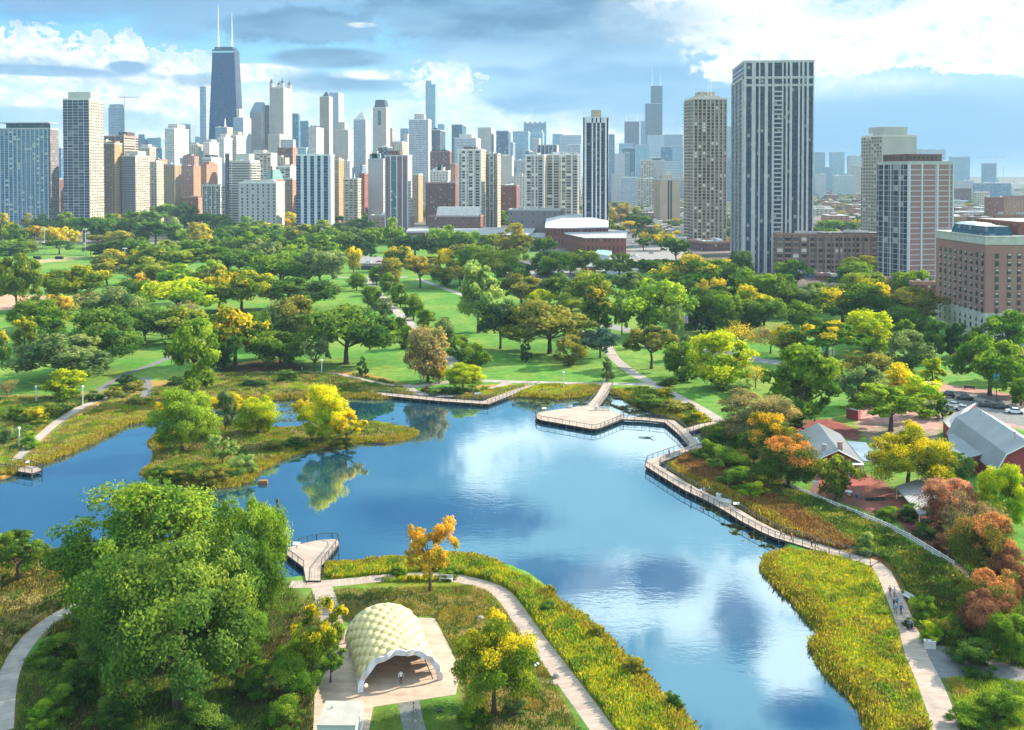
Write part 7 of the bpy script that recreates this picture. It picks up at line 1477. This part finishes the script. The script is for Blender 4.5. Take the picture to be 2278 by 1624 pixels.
# ------------------------------------------------------------------ people
def person_mesh(pose):
    """one skinned body; pose: dict of joint positions"""
    V = pose['v']; me = bpy.data.meshes.new('person'); me.from_pydata([v[:3] for v in V], pose['e'], []); ob = bpy.data.objects.new('tmp', me); C.objects.link(ob)
    ob.modifiers.new('s', 'SKIN').use_smooth_shade = True; sv = me.skin_vertices[0].data
    for i, v in enumerate(V): sv[i].radius = (v[3], v[3] if len(v) < 5 else v[4]); sv[i].use_root = (i == 0)
    m = ob.modifiers.new('u', 'SUBSURF'); m.levels = 1
    dg = bpy.context.evaluated_depsgraph_get(); out = bpy.data.meshes.new_from_object(ob.evaluated_get(dg)); bpy.data.objects.remove(ob); return out
def pose(st=.0, arm=.1, lean=.0):
    s = st; V = [(0,0,.95,.14,.10),(0,lean*.5,1.15,.13,.10),(0,lean,1.38,.17,.10),(0,lean,1.50,.055),(0,lean+.01,1.60,.085,.10),(0,lean+.01,1.72,.075,.09),
       (.09,0,.90,.085),(.10,s*.35,.50,.06),(.10,s*.55-.05,.10,.042),(.10,s*.55+.10,.04,.035),(-.09,0,.90,.085),(-.10,-s*.35+.06,.50,.06),(-.10,-s*.75,.10,.042),(-.10,-s*.75+.13,.04,.035),
       (.19,lean,1.40,.055),(.24+arm*.2,lean-s*.3,1.14,.042),(.22+arm*.3,lean-s*.4+.12,.90,.034),(.22+arm*.3,lean-s*.42+.18,.82,.03),(-.19,lean,1.40,.055),(-.24-arm*.2,lean+s*.3,1.14,.042),(-.22-arm*.3,lean+s*.5+.05,.90,.034),(-.22-arm*.3,lean+s*.55+.08,.82,.03)]
    E = [(0,1),(1,2),(2,3),(3,4),(4,5),(0,6),(6,7),(7,8),(8,9),(0,10),(10,11),(11,12),(12,13),(2,14),(14,15),(15,16),(16,17),(2,18),(18,19),(19,20),(20,21)]; return {'v': V, 'e': E}
PM = [person_mesh(pose(0, .25)), person_mesh(pose(.45, .1, .02)), person_mesh(pose(-.5, .1, .03)), person_mesh(pose(.8, .3, .12))]
SKIN = pm('skin', (.50,.32,.24), .6, .03); HAIRM = pm('dark_hair', (.04,.03,.025), .8)
def person(U, V, z, rz, k, top, legs, label, h=1.0, grp='people on the paths'):
    me = PM[k].copy(); me.name = 'person'
    for m_ in (SKIN, pm('cloth_%.2f_%.2f_%.2f' % top, top, .9, .04), pm('cloth_%.2f_%.2f_%.2f' % legs, legs, .9, .04), PDK): me.materials.append(m_)
    for p in me.polygons:
        c = p.center; p.material_index = 3 if c.z < .09 else 2 if c.z < .96 and abs(c.x) < .2 else (0 if (c.z > 1.46 or (c.z < .95 and abs(c.x) > .2)) else 1)
    o = link('person', me); tag(o, label, 'person'); o.location = P(U, V, z); o.rotation_euler = (0, 0, rz); o.scale = (h, h, h)
    mb = MB(); mb.ball((0, (.0), 1.70), .105, 8, sz=.9); hr = mb.build('hair', [HAIRM], o, smooth=True)
    hr.location = (0, PM[k] is PM[3] and .1 or -.015, 0); return o
person(888,1533,.03,R(200),0,(.75,.75,.75),(.04,.05,.10),'person in white shirt and dark trousers standing under the pavilion arch')
person(1539,1101,DZ,R(60),1,(.04,.05,.10),(.05,.05,.08),'person in dark clothes walking on the boardwalk below its corner')
person(1561,1108,DZ,R(240),2,(.70,.72,.78),(.45,.06,.07),'person in white top and red trousers on the boardwalk'); person(1567,1106,DZ,R(240),1,(.15,.35,.60),(.6,.6,.65),'person in blue top beside the red trousered person'); person(1571,1108,DZ,R(230),2,(.60,.08,.08),(.10,.15,.35),'person in red top in the boardwalk group of three',.8)
person(1741,1204,DZ,R(250),2,(.30,.24,.15),(.25,.20,.16),'person in khaki striding along the boardwalk',1.05); person(1764,1212,DZ,R(250),1,(.55,.12,.08),(.12,.10,.10),'person in red top with arm raised on the boardwalk',1.05)
person(1810,1229,DZ,R(240),1,(.05,.04,.05),(.25,.17,.12),'left one of a dark clothed pair on the lower boardwalk',1.02); person(1820,1227,DZ,R(240),2,(.04,.04,.06),(.10,.08,.08),'right one of a dark clothed pair on the lower boardwalk',1.02)
person(1986,1336,.02,R(170),0,(.03,.05,.12),(.20,.20,.22),'person in navy shirt at the head of the walkers'); person(1996,1339,.02,R(175),1,(.50,.50,.50),(.30,.03,.06),'person in white top and maroon shorts among the walkers')
person(2002,1360,.02,R(170),0,(.02,.25,.40),(.04,.05,.10),'person in teal jacket in the middle of the walkers'); person(1995,1363,.02,R(180),1,(.04,.03,.05),(.04,.04,.06),'person in black behind the teal jacket'); person(1999,1374,.02,R(170),2,(.30,.38,.48),(.08,.09,.13),'person in pale blue shirt nearest left of the walkers'); person(2011,1377,.02,R(175),0,(.02,.07,.35),(.04,.04,.08),'person in bright blue jacket right of the walkers')
person(2032,1412,.02,R(175),3,(.20,.25,.36),(.05,.05,.08),'runner in grey blue top on the right path',1.05)
person(1343,855,.03,R(180),0,(.55,.30,.28),(.5,.5,.5),'person in pink top by the platform bridge'); person(1351,856,.03,R(180),1,(.05,.08,.2),(.12,.2,.4),'person in navy beside the platform bridge')
person(1355,913,.29,R(100),0,(.10,.10,.12),(.08,.08,.1),'person near the benches on the viewing platform'); person(1490,1020,DZ,R(90),1,(.03,.03,.04),(.05,.05,.08),'person in black standing by a bicycle on the boardwalk')
person(207,918,.02,R(30),1,(.60,.30,.25),(.4,.35,.3),'person in pink at the start of the left shore path'); person(669,829,.02,R(90),0,(.7,.7,.7),(.1,.1,.12),'person in white under the dark trees')
person(56,773,.02,R(0),0,(.05,.15,.45),(.1,.1,.15),'person in blue near the big left tree') if False else None
# bicycle
o = empty('bicycle', P(1484,1024,DZ), R(20), 'bicycle held upright on the boardwalk', 'bicycle')
for x in (-.5, .5):
    mb = MB(); mb.tube([(x+.33*math.cos(a), 0, .34+.33*math.sin(a)) for a in [k*math.pi/8 for k in range(17)]], .03, 5, cap=False); mb.build('wheel', [TY], o)
mb = MB(); mb.tube([(-.5,0,.34),(-.15,0,.8),(.38,0,.82),(.5,0,.34)], .025, 5); mb.tube([(-.15,0,.8),(0,0,.34),(.38,0,.75)], .025, 5); mb.build('frame', [pm('teal_paint', (.05,.25,.30))], o)
mb = MB(); mb.box(-.28,-.05,-.06,.06,.92,.97); mb.build('saddle', [PDK], o); mb = MB(); mb.tube([(.36,-.25,1.0),(.38,0,.98),(.36,.25,1.0)], .02, 5); mb.build('handlebar', [PDK], o)
relabel()
# ------------------------------------------------------------------ haze
HZD = 0.00007
hm_ = bpy.data.materials.new('haze'); hm_.use_nodes = True; hm_.node_tree.nodes.clear(); t = NT(hm_.node_tree)
pv = t.new('ShaderNodeVolumePrincipled'); pv.inputs['Color'].default_value = (.55,.80,1.0,1); pv.inputs['Density'].default_value = HZD; pv.inputs['Anisotropy'].default_value = 0
t.l.new(pv.outputs[0], t.new('ShaderNodeOutputMaterial').inputs['Volume'])
mb = MB(); mb.box(-5200, 5200, -900, 5600, -6, 560); ho = mb.build('haze', [hm_]); tag(ho, 'thin blue haze over the far city', 'haze', kind='stuff')
